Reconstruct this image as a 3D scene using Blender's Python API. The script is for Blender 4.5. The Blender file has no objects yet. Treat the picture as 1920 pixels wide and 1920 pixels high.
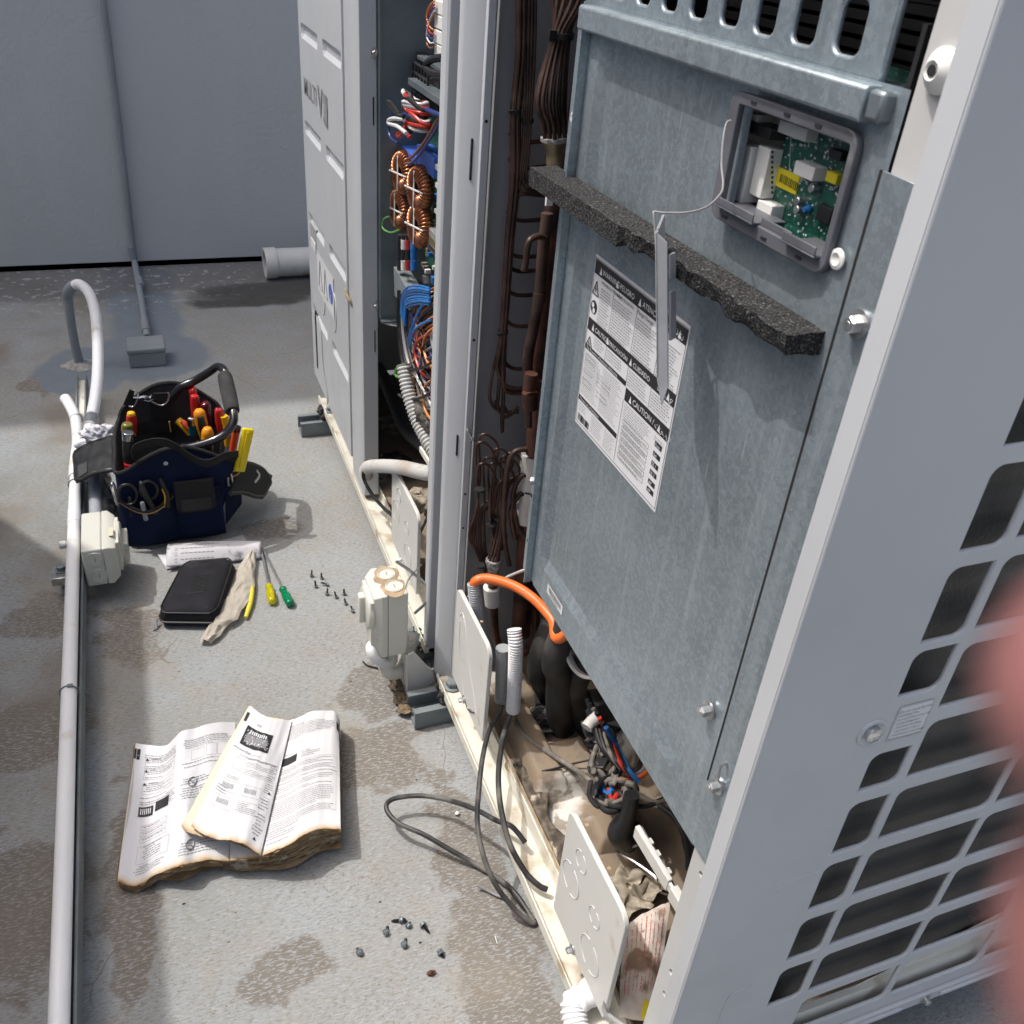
import bpy, bmesh, math, random
from mathutils import Vector, Matrix, noise as mnoise
R = math.radians
C = bpy.context.scene.collection
random.seed(7)

# ---------------------------------------------------------------- camera, world, sun, exposure
H = 1.34                                           # eye height above the roof deck
CR = Vector((0.93427427, -0.34843573, 0.07565805))     # camera right
CD = Vector((-0.13299743, -0.53743219, -0.83275346))   # camera down
CF = Vector((0.33082213, 0.7679578, -0.54845012))      # camera forward
FPX = 1727.4126                                    # focal length for a 1920 px wide frame
EYE = Vector((0, 0, H))
cam = bpy.data.cameras.new('camera')
camo = bpy.data.objects.new('camera', cam); C.objects.link(camo)
m = Matrix(((CR.x, -CD.x, -CF.x), (CR.y, -CD.y, -CF.y), (CR.z, -CD.z, -CF.z)))
camo.matrix_world = Matrix.Translation(EYE) @ m.to_4x4()
cam.sensor_width = 36; cam.lens = FPX / 1920 * 36
cam.clip_start = 0.004; cam.clip_end = 200
cam.dof.use_dof = True; cam.dof.focus_distance = 1.35; cam.dof.aperture_fstop = 18
bpy.context.scene.camera = camo

SUN = Vector((0.45, -0.26, -1.0)).normalized()     # direction the light travels
w = bpy.data.worlds.new("World"); bpy.context.scene.world = w; w.use_nodes = True
nt = w.node_tree
sky = nt.nodes.new('ShaderNodeTexSky'); sky.sky_type = 'NISHITA'; sky.sun_disc = False
sky.sun_elevation = math.asin(-SUN.z)
sky.sun_rotation = math.atan2(-SUN.x, -SUN.y)
sky.dust_density = 10.0; sky.air_density = 1.1; sky.ozone_density = 2.5
bg = nt.nodes['Background']; bg.inputs[1].default_value = 0.15
nt.links.new(sky.outputs[0], bg.inputs[0])
sl = bpy.data.lights.new('sun', 'SUN'); sl.energy = 2.0; sl.angle = R(0.7); sl.color = (1.0, 0.985, 0.965)
so = bpy.data.objects.new('sun', sl); C.objects.link(so)
so.rotation_euler = SUN.to_track_quat('-Z', 'Y').to_euler()
vs = bpy.context.scene.view_settings
vs.view_transform = 'Standard'; vs.look = 'None'; vs.exposure = 0.46; vs.gamma = 1
bpy.context.scene.cycles.max_bounces = 10

# ---------------------------------------------------------------- helpers
def ray(u, v): return (CR * (u - 960) + CD * (v - 960) + CF * FPX).normalized()
def X(u, v, x): d = ray(u, v); return EYE + d * (x / d.x)
def Y(u, v, y): d = ray(u, v); return EYE + d * (y / d.y)
def Z(u, v, z=0.0): d = ray(u, v); return EYE + d * ((z - H) / d.z)
V = Vector
BASE = {}
def obj(name, me, parent=None, loc=(0, 0, 0)):
    o = bpy.data.objects.new(name, me); C.objects.link(o)
    o.location = loc
    if parent: o.parent = parent
    return o
def tag(o, label=None, cat=None, group=None, kind=None):
    if label: o['label'] = label
    if cat: o['category'] = cat
    if group: o['group'] = group
    if kind: o['kind'] = kind
    return o
def thing(name, label, cat, loc, group=None):
    o = bpy.data.objects.new(name, None); C.objects.link(o); o.location = loc
    o.empty_display_size = 0.05
    BASE[o.name] = V(loc); return tag(o, label, cat, group)
def copy_tree(o, parent=None):
    c = o.copy(); C.objects.link(c)
    if parent: c.parent = parent
    for ch in [k for k in bpy.data.objects if k.parent == o]: copy_tree(ch, c)
    return c

class MB:
    def __init__(s): s.v = []; s.f = []; s.mi = []; s.sm = []; s.mats = []; s.cur = 0; s.smooth = True
    def mat(s, m):
        if m not in s.mats: s.mats.append(m)
        s.cur = s.mats.index(m); return s
    def add(s, vs, fs, smooth=None):
        b = len(s.v); s.v += [tuple(v) for v in vs]
        for f in fs:
            s.f.append(tuple(i + b for i in f)); s.mi.append(s.cur)
        return s
    def box(s, a, b, mtx=None):
        x0, y0, z0 = [min(a[i], b[i]) for i in range(3)]; x1, y1, z1 = [max(a[i], b[i]) for i in range(3)]
        vs = [V((x, y, z)) for x in (x0, x1) for y in (y0, y1) for z in (z0, z1)]
        if mtx: vs = [mtx @ v for v in vs]
        return s.add(vs, [(0, 1, 3, 2), (4, 6, 7, 5), (0, 4, 5, 1), (2, 3, 7, 6), (0, 2, 6, 4), (1, 5, 7, 3)])
    def frame(s, o, ax, ay, az, a, b):
        """box with corner coordinates a, b in the frame (o; ax, ay, az)"""
        m = Matrix((ax, ay, az)).transposed().to_4x4(); m.translation = o
        return s.box(a, b, m)
    def prism(s, pts, d):
        """closed polygon pts (3-D) swept by vector d"""
        n = len(pts); d = V(d); vs = [V(p) for p in pts] + [V(p) + d for p in pts]
        fs = [tuple(range(n)), tuple(range(2 * n - 1, n - 1, -1))] + [(i, (i + 1) % n + 0, (i + 1) % n + n, i + n) for i in range(n)]
        fs = [fs[0][::-1], fs[1][::-1]] + fs[2:]
        return s.add(vs, fs)
    def quad(s, *p): return s.add([V(q) for q in p], [tuple(range(len(p)))])
    def tube(s, pts, r, seg=10, res=6, cap=True, ripple=None, closed=False, flat=None):
        """smooth tube through pts; r a number or one per point; ripple=(pitch, depth) makes it corrugated"""
        pts = [V(p) for p in pts]; n = len(pts)
        rr = r if isinstance(r, (list, tuple)) else [r] * n
        P = []; Q = []
        rng = n if closed else n - 1
        for i in range(rng):
            if closed: p0, p1, p2, p3 = pts[i - 1], pts[i], pts[(i + 1) % n], pts[(i + 2) % n]
            else: p0, p1, p2, p3 = pts[max(i - 1, 0)], pts[i], pts[i + 1], pts[min(i + 2, n - 1)]
            k = res
            for j in range(k):
                t = j / k; t2 = t * t; t3 = t2 * t
                P.append(0.5 * ((2 * p1) + (p2 - p0) * t + (2 * p0 - 5 * p1 + 4 * p2 - p3) * t2 + (3 * p1 - p0 - 3 * p2 + p3) * t3))
                Q.append(rr[i] * (1 - t) + rr[(i + 1) % n] * t)
        if not closed: P.append(pts[-1]); Q.append(rr[-1])
        if ripple:
            L = [0]
            for i in range(1, len(P)): L.append(L[-1] + (P[i] - P[i - 1]).length)
            step = ripple[0] / 4; m_ = max(2, int(L[-1] / step)); P2 = []; Q2 = []; k = 0
            for i in range(m_ + 1):
                t = L[-1] * i / m_
                while k < len(L) - 2 and L[k + 1] < t: k += 1
                f = (t - L[k]) / max(1e-9, L[k + 1] - L[k])
                P2.append(P[k].lerp(P[k + 1], f))
                Q2.append(Q[k] + (Q[k + 1] - Q[k]) * f + (0, -ripple[1], -ripple[1], 0)[i % 4])
            P, Q = P2, Q2
        N = len(P); T = []
        for i in range(N):
            a = P[(i - 1) % N] if (closed or i > 0) else P[0]
            b = P[(i + 1) % N] if (closed or i < N - 1) else P[-1]
            t = (b - a); T.append(t.normalized() if t.length > 1e-9 else V((0, 0, 1)))
        u = T[0].orthogonal().normalized(); b0 = len(s.v)
        for i in range(N):
            u = (u - T[i] * u.dot(T[i])); u = u.normalized() if u.length > 1e-9 else T[i].orthogonal().normalized()
            w_ = T[i].cross(u)
            for k in range(seg):
                a = 2 * math.pi * k / seg
                s.v.append(tuple(P[i] + (u * math.cos(a) + w_ * math.sin(a)) * Q[i]))
        for i in range(N if closed else N - 1):
            i2 = (i + 1) % N
            for k in range(seg):
                k2 = (k + 1) % seg
                s.f.append((b0 + i * seg + k, b0 + i * seg + k2, b0 + i2 * seg + k2, b0 + i2 * seg + k)); s.mi.append(s.cur)
        if cap and not closed:
            s.f.append(tuple(b0 + k for k in range(seg))[::-1]); s.mi.append(s.cur)
            s.f.append(tuple(b0 + (N - 1) * seg + k for k in range(seg))); s.mi.append(s.cur)
        return s
    def rod(s, a, b, r, seg=12, r2=None, cap=True):
        return s.tube([a, b], [r, r if r2 is None else r2], seg, 1, cap)
    def lathe(s, o, axis, prof, seg=20, ph=0.0):
        """prof: list of (distance along axis, radius)"""
        o = V(o); ax = V(axis).normalized(); u = ax.orthogonal().normalized()
        if abs(ax.z) < 0.9: u = V((0, 0, 1)) - ax * ax.z; u.normalize()
        w_ = ax.cross(u); b0 = len(s.v)
        for (d, r) in prof:
            for k in range(seg):
                a = 2 * math.pi * k / seg + ph
                s.v.append(tuple(o + ax * d + (u * math.cos(a) + w_ * math.sin(a)) * max(r, 1e-5)))
        for i in range(len(prof) - 1):
            for k in range(seg):
                k2 = (k + 1) % seg
                s.f.append((b0 + i * seg + k, b0 + i * seg + k2, b0 + (i + 1) * seg + k2, b0 + (i + 1) * seg + k)); s.mi.append(s.cur)
        s.f.append(tuple(b0 + k for k in range(seg))[::-1]); s.mi.append(s.cur)
        s.f.append(tuple(b0 + (len(prof) - 1) * seg + k for k in range(seg))); s.mi.append(s.cur)
        return s
    def grid(s, fn, nu, nv, flip=False):
        b0 = len(s.v)
        for j in range(nv + 1):
            for i in range(nu + 1): s.v.append(tuple(fn(i / nu, j / nv)))
        for j in range(nv):
            for i in range(nu):
                a = b0 + j * (nu + 1) + i; q = (a, a + 1, a + nu + 2, a + nu + 1)
                s.f.append(q[::-1] if flip else q); s.mi.append(s.cur)
        return s
    def text(s, txt, fn, size=1.0, x=0, y=0, align='LEFT', shear=0, bold=0.0):
        """flat lettering mapped by fn(x, y) into space"""
        vs, fs = glyphs(txt, align, bold)
        return s.add([fn(x + (a + shear * b) * size, y + b * size) for a, b in vs], fs)
    def build(s, name, mat=None, parent=None, sharp=35, bevel=0, seg=2, base=None, fixn=True, solid=0, sub=0):
        me = bpy.data.meshes.new(name)
        b = V(base) if base is not None else (BASE_of(parent) if parent else V((0, 0, 0)))
        me.from_pydata([(x - b.x, y - b.y, z - b.z) for x, y, z in s.v], [], s.f)
        mats = s.mats if s.mats else [mat]
        for m_ in mats: me.materials.append(m_)
        if len(mats) > 1: me.polygons.foreach_set('material_index', s.mi)
        if fixn:
            bm = bmesh.new(); bm.from_mesh(me); bmesh.ops.recalc_face_normals(bm, faces=bm.faces); bm.to_mesh(me); bm.free()
        me.polygons.foreach_set('use_smooth', [True] * len(me.polygons))
        try: me.set_sharp_from_angle(angle=R(sharp))
        except Exception: pass
        me.update()
        o = obj(name, me, parent, (0, 0, 0) if parent else b)
        if solid:
            mo = o.modifiers.new('solid', 'SOLIDIFY'); mo.thickness = solid; mo.offset = 0
        if bevel:
            mo = o.modifiers.new('bevel', 'BEVEL'); mo.width = bevel; mo.segments = seg; mo.limit_method = 'ANGLE'; mo.angle_limit = R(40)
        if sub:
            mo = o.modifiers.new('sub', 'SUBSURF'); mo.levels = sub; mo.render_levels = sub
        return o
def BASE_of(p):
    while p.parent: p = p.parent
    return BASE.get(p.name, V(p.location))
def solo(mb, name, mat, label, cat, group=None, **k):
    if 'base' not in k:
        xs = [v[0] for v in mb.v]; ys = [v[1] for v in mb.v]; zs = [v[2] for v in mb.v]
        k['base'] = ((min(xs) + max(xs)) / 2, (min(ys) + max(ys)) / 2, min(zs))
    o = mb.build(name, mat, None, **k); BASE[o.name] = V(o.location)
    return tag(o, label, cat, group)

_g = {}
def glyphs(txt, align, bold=0.0):
    key = (txt, align, bold)
    if key in _g: return _g[key]
    cu = bpy.data.curves.new('t', 'FONT'); cu.body = txt; cu.align_x = align; cu.size = 1.0; cu.resolution_u = 2; cu.offset = bold
    o = bpy.data.objects.new('t', cu); C.objects.link(o)
    dg = bpy.context.evaluated_depsgraph_get(); me = bpy.data.meshes.new_from_object(o.evaluated_get(dg))
    r = ([(v.co.x, v.co.y) for v in me.vertices], [tuple(p.vertices) for p in me.polygons])
    bpy.data.objects.remove(o); bpy.data.curves.remove(cu); bpy.data.meshes.remove(me)
    _g[key] = r; return r

# ---------------------------------------------------------------- materials
def mat(name, col, rough=0.5, metal=0.0, var=0.0, vscale=8.0, bump=0.0, bscale=60.0, dirt=None, dscale=5.0, dlo=0.5, dhi=0.7, spec=0.5, stretch=None, trans=0.0, alpha=1.0, coat=0.0, extra=None, detail=6):
    m_ = bpy.data.materials.new(name); m_.use_nodes = True; n = m_.node_tree; L = n.links
    p = n.nodes['Principled BSDF']
    p.inputs['Roughness'].default_value = rough; p.inputs['Metallic'].default_value = metal
    p.inputs['Specular IOR Level'].default_value = spec
    if trans: p.inputs['Transmission Weight'].default_value = trans
    if alpha < 1: p.inputs['Alpha'].default_value = alpha
    if coat: p.inputs['Coat Weight'].default_value = coat
    tc = n.nodes.new('ShaderNodeTexCoord'); src = tc.outputs['Object']
    if stretch:
        mp = n.nodes.new('ShaderNodeMapping'); mp.inputs['Scale'].default_value = stretch; L.new(src, mp.inputs[0]); st = mp.outputs[0]
    else: st = src
    c4 = (*col, 1); p.inputs['Base Color'].default_value = c4; out = None
    def noise(sc, dt=detail, s_=st):
        t = n.nodes.new('ShaderNodeTexNoise'); t.inputs['Scale'].default_value = sc; t.inputs['Detail'].default_value = dt; L.new(s_, t.inputs['Vector']); return t.outputs['Fac']
    def ramp(f, lo, hi, a=0, b=1):
        t = n.nodes.new('ShaderNodeMapRange'); t.inputs[1].default_value = lo; t.inputs[2].default_value = hi; t.inputs[3].default_value = a; t.inputs[4].default_value = b; t.interpolation_type = 'SMOOTHSTEP'
        L.new(f, t.inputs[0]); return t.outputs[0]
    def mix(f, a, b):
        t = n.nodes.new('ShaderNodeMix'); t.data_type = 'RGBA'
        if hasattr(f, 'links') or not isinstance(f, (int, float)): L.new(f, t.inputs[0])
        else: t.inputs[0].default_value = f
        for s_, v_ in ((6, a), (7, b)):
            if isinstance(v_, tuple): t.inputs[s_].default_value = v_
            else: L.new(v_, t.inputs[s_])
        return t.outputs[2]
    out = c4
    if var:
        f = ramp(noise(vscale), 0.3, 0.7)
        out = mix(f, tuple(max(0, c * (1 - var)) for c in col) + (1,), tuple(min(1, c * (1 + var)) for c in col) + (1,))
    if dirt:
        f = ramp(noise(dscale, 8, src), dlo, dhi); out = mix(f, out, (*dirt, 1))
        L.new(ramp(noise(dscale, 8, src), dlo, dhi, rough, min(1, rough + .3)), p.inputs['Roughness'])
    if extra: out = extra(n, L, src, out, p, noise, ramp, mix) or out
    if not isinstance(out, tuple): L.new(out, p.inputs['Base Color'])
    if bump:
        b_ = n.nodes.new('ShaderNodeBump'); b_.inputs['Strength'].default_value = bump; b_.inputs['Distance'].default_value = 0.002
        L.new(noise(bscale, 4), b_.inputs['Height']); L.new(b_.outputs[0], p.inputs['Normal'])
    return m_
def maprange(n, L, f, lo, hi, a=0, b=1):
    t = n.nodes.new('ShaderNodeMapRange'); t.inputs[1].default_value = lo; t.inputs[2].default_value = hi; t.inputs[3].default_value = a; t.inputs[4].default_value = b
    t.interpolation_type = 'SMOOTHSTEP'; L.new(f, t.inputs[0]); return t.outputs[0]
def math_(n, L, op, a, b=None):
    t = n.nodes.new('ShaderNodeMath'); t.operation = op
    for i, q in enumerate((a, b)):
        if q is None: continue
        if isinstance(q, (int, float)): t.inputs[i].default_value = q
        else: L.new(q, t.inputs[i])
    return t.outputs[0]
M = {}
M['paint'] = mat('unit_paint', (.485, .505, .525), .36, var=.04, vscale=3, bump=.03, bscale=900, dirt=(.43, .445, .455), dscale=5, dlo=.50, dhi=.85)
M['cream'] = mat('cream_paint', (.66, .64, .56), .5, var=.06, vscale=6, dirt=(.40, .33, .23), dscale=16, dlo=.52, dhi=.72, bump=.05, bscale=400)
M['plate'] = mat('plate_paint', (.60, .60, .57), .45, var=.03, vscale=6, dirt=(.42, .36, .27), dscale=22, dlo=.62, dhi=.8)
def galv_x(n, L, src, out, p, noise, ramp, mix):
    vo = n.nodes.new('ShaderNodeTexVoronoi'); vo.inputs['Scale'].default_value = 220; L.new(src, vo.inputs['Vector'])
    f = ramp(vo.outputs['Color'], 0.2, 0.9); out = mix(math_(n, L, 'MULTIPLY', f, .30), out, (.50, .58, .63, 1))
    g = ramp(noise(420, 2, src), .60, .72); out = mix(math_(n, L, 'MULTIPLY', g, .30), out, (.62, .69, .73, 1))
    mp = n.nodes.new('ShaderNodeMapping'); mp.inputs['Scale'].default_value = (60, 60, 3.5); L.new(src, mp.inputs[0])
    out = mix(math_(n, L, 'MULTIPLY', ramp(noise(1, 5, mp.outputs[0]), .52, .72), .22), out, (.60, .66, .70, 1))
    mp = n.nodes.new('ShaderNodeMapping'); mp.inputs['Scale'].default_value = (300, 300, 14); mp.inputs['Rotation'].default_value = (.12, 0, 0); L.new(src, mp.inputs[0])
    out = mix(math_(n, L, 'MULTIPLY', ramp(noise(1, 2, mp.outputs[0]), .73, .76), .5), out, (.68, .72, .75, 1))
    out = mix(math_(n, L, 'MULTIPLY', ramp(noise(3.1, 7, src), .55, .72), .35), out, (.26, .25, .22, 1))
    L.new(ramp(noise(5, 6, src), .3, .7, .28, .52), p.inputs['Roughness']); return out
M['galv'] = mat('galvanised_steel', (.28, .335, .368), .38, .62, var=.12, vscale=7, extra=galv_x, bump=.04, bscale=500)
M['galv_dark'] = mat('galvanised_inner', (.20, .235, .255), .42, .6, var=.2, vscale=6)
M['zinc'] = mat('zinc_plated', (.55, .56, .56), .3, .9, var=.2, vscale=90)
M['strut'] = mat('dull_zinc_strut', (.20, .225, .235), .55, .35, var=.15, vscale=12, dirt=(.3, .27, .22), dscale=30, dlo=.6, dhi=.8)
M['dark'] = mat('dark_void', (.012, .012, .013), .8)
M['inner'] = mat('inner_sheet', (.32, .325, .335), .5, var=.1, vscale=4)
M['black'] = mat('black_plastic', (.018, .018, .019), .42, var=.2, vscale=30)
M['rubber'] = mat('black_rubber', (.025, .025, .025), .75, var=.3, vscale=60, bump=.4, bscale=300, dirt=(.12, .10, .08), dscale=40, dlo=.5, dhi=.75)
M['foam'] = mat('foam', (.024, .025, .028), .95, var=.6, vscale=420, bump=1.0, bscale=420, dirt=(.17, .16, .14), dscale=520, dlo=.50, dhi=.75, detail=3, spec=.15)
M['copper'] = mat('weathered_copper', (.070, .042, .034), .5, .4, var=.6, vscale=18, dirt=(.13, .085, .06), dscale=30, dlo=.55, dhi=.75)
M['copper_red'] = mat('copper_pipe', (.115, .048, .034), .5, .35, var=.6, vscale=14, dirt=(.03, .028, .028), dscale=18, dlo=.50, dhi=.70)
M['brass'] = mat('brass', (.30, .24, .14), .45, .7, var=.2, vscale=30)
M['solder'] = mat('solder', (.35, .34, .33), .6, .4, var=.5, vscale=200)
M['wire_cu'] = mat('enamelled_copper', (.36, .13, .055), .22, .75, var=.25, vscale=80, coat=.5)
M['pvc'] = mat('white_pvc', (.78, .79, .80), .38, var=.03, vscale=5, dirt=(.55, .50, .42), dscale=14, dlo=.62, dhi=.82)
M['pvc_dirty'] = mat('dusty_white_pvc', (.55, .55, .53), .5, var=.05, vscale=5, dirt=(.42, .37, .30), dscale=12, dlo=.45, dhi=.75)
M['pvc_grey'] = mat('grey_corrugated', (.36, .38, .40), .45, var=.08, vscale=8, dirt=(.3, .26, .2), dscale=20, dlo=.6, dhi=.8)
M['orange'] = mat('orange_conduit', (.80, .17, .035), .4, var=.06, vscale=12, dirt=(.45, .2, .1), dscale=25, dlo=.62, dhi=.85)
M['iso'] = mat('cream_plastic', (.62, .62, .55), .38, var=.03, vscale=5, dirt=(.5, .47, .4), dscale=20, dlo=.62, dhi=.85)
M['dust'] = mat('brown_dust', (.36, .27, .17), .9, var=.25, vscale=60, bump=.3, bscale=300)
M['white'] = mat('white_plastic', (.72, .72, .69), .4, var=.04, vscale=20)
M['label'] = mat('label_paper', (.66, .67, .69), .45)
M['ink'] = mat('black_ink', (.02, .02, .022), .5)
M['ink_grey'] = mat('grey_ink', (.22, .22, .23), .6)
M['ink_faint'] = mat('faint_ink', (.36, .36, .38), .6)
M['red'] = mat('red_insulation', (.42, .03, .02), .35, var=.1, vscale=30)
M['blue'] = mat('blue_insulation', (.02, .16, .46), .35, var=.1, vscale=30)
M['blue_part'] = mat('blue_plastic', (.05, .13, .50), .4)
M['wwire'] = mat('white_insulation', (.6, .6, .58), .4)
M['bwire'] = mat('black_insulation', (.016, .016, .018), .5, var=.3, vscale=60, dirt=(.07, .065, .06), dscale=30, dlo=.5, dhi=.8, spec=.3)
M['dusty_wire'] = mat('dusty_insulation', (.16, .145, .125), .75, var=.35, vscale=50)
M['brown_wire'] = mat('brown_insulation', (.20, .07, .03), .4)
M['orange_wire'] = mat('orange_insulation', (.60, .22, .05), .4)
M['green_wire'] = mat('green_insulation', (.10, .30, .06), .4)
M['grey_wire'] = mat('grey_insulation', (.25, .25, .26), .45)
def pcb_x(n, L, src, out, p, noise, ramp, mix):
    f = ramp(noise(260, 2, src), .60, .64); out = mix(math_(n, L, 'MULTIPLY', f, .55), out, (.45, .50, .45, 1))
    f = ramp(noise(120, 3, src), .38, .46); return mix(math_(n, L, 'MULTIPLY', f, .6), (.01, .06, .045, 1), out)
M['pcb'] = mat('circuit_board', (.015, .13, .085), .35, extra=pcb_x)
M['yellow'] = mat('yellow_label', (.75, .62, .02), .5)
# ---------------------------------------------------------------- roof deck
def sepx(n, L, src):
    sp = n.nodes.new('ShaderNodeSeparateXYZ'); L.new(src, sp.inputs[0]); return sp.outputs[0]
def floor_x(n, L, src, out, p, noise, ramp, mix):
    def blob(cx, cy, rx, ry, lo=.6, hi=1.15, amp=.9, sc=9):
        sp = n.nodes.new('ShaderNodeSeparateXYZ'); L.new(src, sp.inputs[0])
        dx = math_(n, L, 'DIVIDE', math_(n, L, 'SUBTRACT', sp.outputs[0], cx), rx)
        dy = math_(n, L, 'DIVIDE', math_(n, L, 'SUBTRACT', sp.outputs[1], cy), ry)
        d = math_(n, L, 'SQRT', math_(n, L, 'ADD', math_(n, L, 'MULTIPLY', dx, dx), math_(n, L, 'MULTIPLY', dy, dy)))
        d = math_(n, L, 'ADD', d, math_(n, L, 'MULTIPLY', math_(n, L, 'SUBTRACT', noise(sc, 8, src), .5), amp))
        return maprange(n, L, d, lo, hi, 1, 0)
    def box_(x0, x1, y0, y1, soft, amp=.1, sc=8):
        sp = n.nodes.new('ShaderNodeSeparateXYZ'); L.new(src, sp.inputs[0])
        nn = math_(n, L, 'MULTIPLY', math_(n, L, 'SUBTRACT', noise(sc, 8, src), .5), amp)
        ex = math_(n, L, 'SUBTRACT', math_(n, L, 'ABSOLUTE', math_(n, L, 'SUBTRACT', sp.outputs[0], (x0 + x1) / 2)), (x1 - x0) / 2)
        ey = math_(n, L, 'SUBTRACT', math_(n, L, 'ABSOLUTE', math_(n, L, 'SUBTRACT', sp.outputs[1], (y0 + y1) / 2)), (y1 - y0) / 2)
        return maprange(n, L, math_(n, L, 'ADD', math_(n, L, 'MAXIMUM', ex, ey), nn), -soft, soft, 1, 0)
    mul = lambda a, b: math_(n, L, 'MULTIPLY', a, b)
    # cloudy wear, bluish paint film, beige grit
    out = mix(ramp(noise(3.2, 7, src), .36, .66), (0.252, 0.259, 0.248, 1), (0.281, 0.302, 0.315, 1))
    out = mix(mul(ramp(noise(11, 8, src), .47, .70), .55), out, (0.273, 0.255, 0.218, 1))
    # fibrous flecks in two directions
    fibs = []
    for rot, col, k in ((0.4, (0.355, 0.371, 0.373, 1), .5), (1.7, (0.178, 0.171, 0.153, 1), .6), (2.6, (0.213, 0.19, 0.153, 1), .45), (1.1, (0.334, 0.35, 0.358, 1), .4)):
        mp = n.nodes.new('ShaderNodeMapping'); mp.inputs['Rotation'].default_value = (0, 0, rot); mp.inputs['Scale'].default_value = (90, 330, 1)
        L.new(src, mp.inputs[0])
        f = ramp(noise(1.0, 3, mp.outputs[0]), .54, .62)
        out = mix(mul(f, k), out, col); fibs.append(f)
    f = mul(ramp(noise(170, 3, src), .60, .66), ramp(noise(6, 4, src), .42, .60)); out = mix(mul(f, .7), out, (0.166, 0.12, 0.073, 1))
    # brown silt stains beside the units and under the conduit run
    st = blob(.27, 1.16, .13, .10, sc=16, amp=1.5, lo=.70, hi=.86)
    for a in ((.33, 1.33, .12, .10), (.37, .84, .075, .30), (.35, .62, .10, .2), (-.30, 1.74, .12, .10), (-.33, 1.40, .15, .12), (-.42, 1.02, .26, .20), (-.14, 1.62, .08, .13), (-.16, 1.02, .05, .24), (.05, .80, .09, .06), (-.36, 2.9, .10, .10), (.20, 1.95, .10, .06)):
        st = math_(n, L, 'MAXIMUM', st, blob(*a, sc=15, amp=1.6, lo=.66, hi=.86))
    fl = ramp(noise(150, 3, src), .42, .58)
    st2 = mul(st, math_(n, L, 'ADD', mul(math_(n, L, 'MAXIMUM', fibs[0], fibs[3]), -.75), 1.0))
    out = mix(mul(st2, .80), out, (0.142, 0.12, 0.096, 1))
    # broad tan silt in the left shade and hairline scratches
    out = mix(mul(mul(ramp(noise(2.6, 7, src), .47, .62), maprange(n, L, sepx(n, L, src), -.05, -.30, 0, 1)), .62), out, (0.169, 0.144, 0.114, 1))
    out = mix(mul(ramp(noise(4.5, 8, src), .56, .66), .32), out, (0.254, 0.229, 0.186, 1))
    vo = n.nodes.new('ShaderNodeTexVoronoi'); vo.feature = 'DISTANCE_TO_EDGE'; vo.inputs['Scale'].default_value = 1.7; dm = n.nodes.new('ShaderNodeVectorMath'); dm.operation = 'ADD'; L.new(src, dm.inputs[0]); nz = n.nodes.new('ShaderNodeTexNoise'); nz.inputs['Scale'].default_value = 6; L.new(src, nz.inputs['Vector']); sc_ = n.nodes.new('ShaderNodeVectorMath'); sc_.operation = 'SCALE'; sc_.inputs['Scale'].default_value = .12; L.new(nz.outputs['Color'], sc_.inputs[0]); L.new(sc_.outputs[0], dm.inputs[1]); L.new(dm.outputs[0], vo.inputs['Vector'])
    out = mix(mul(mul(maprange(n, L, vo.outputs['Distance'], .0010, .0030, 1, 0), ramp(noise(3, 3, src), .50, .56)), .55), out, (0.144, 0.118, 0.093, 1))
    # thin sealant splash by the wall, flakes, wet dark stain near the drain pipe
    pa = math_(n, L, 'MAXIMUM', blob(-.05, 3.05, .24, .22, amp=.5, lo=.75, hi=.95), box_(-.17, .07, 3.0, 4.0, .03, .12))
    pa = math_(n, L, 'MAXIMUM', pa, blob(-.24, 2.98, .17, .2, amp=.4, lo=.8, hi=.95))
    out = mix(mul(pa, .92), out, (0.16, 0.193, 0.229, 1))
    wet = math_(n, L, 'MAXIMUM', blob(.50, 3.60, .42, .10, amp=.9, sc=7), blob(.35, 3.50, .25, .07, amp=1.1, sc=9))
    out = mix(mul(wet, .8), out, (0.06, 0.057, 0.053, 1))
    ed0 = wet
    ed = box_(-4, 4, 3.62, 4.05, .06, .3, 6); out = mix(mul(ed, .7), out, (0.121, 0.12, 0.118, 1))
    fk = mul(box_(-2, .4, 3.45, 4.0, .1, .2), ramp(noise(32, 3, src), .60, .63)); out = mix(mul(fk, .8), out, (0.355, 0.356, 0.343, 1))
    out = mix(mul(wet, .8), out, (0.06, 0.057, 0.053, 1))
    L.new(ramp(noise(14, 5, src), .4, .7, .62, .85), p.inputs['Roughness'])
    return out
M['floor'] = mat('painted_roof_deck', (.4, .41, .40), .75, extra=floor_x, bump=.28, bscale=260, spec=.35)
mb = MB(); mb.quad((-12, -12, 0), (12, -12, 0), (12, 3.95, 0), (-12, 3.95, 0))
o = mb.build('roof_deck', M['floor']); tag(o, kind='structure')
# rendered wall that closes the roof: tall, standing just proud of the deck with an open joint
def wall_x(n, L, src, out, p, noise, ramp, mix):
    out = mix(ramp(noise(1.3, 5, src), .35, .65), out, (.50, .515, .52, 1))
    mp = n.nodes.new('ShaderNodeMapping'); mp.inputs['Scale'].default_value = (9, 1, 1.2); L.new(src, mp.inputs[0])
    return mix(math_(n, L, 'MULTIPLY', ramp(noise(1, 5, mp.outputs[0]), .45, .75), .35), out, (.52, .53, .53, 1))
M['wall'] = mat('grey_render', (.47, .495, .495), .8, extra=wall_x, bump=.9, bscale=70)
mb = MB(); mb.box((-7, 3.95, .022), (7, 4.2, 5.1)); mb.mat(M['wall'])
solo(mb, 'rendered_wall', M['wall'], 'tall grey rendered wall closing the roof behind the machines', 'wall')

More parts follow.
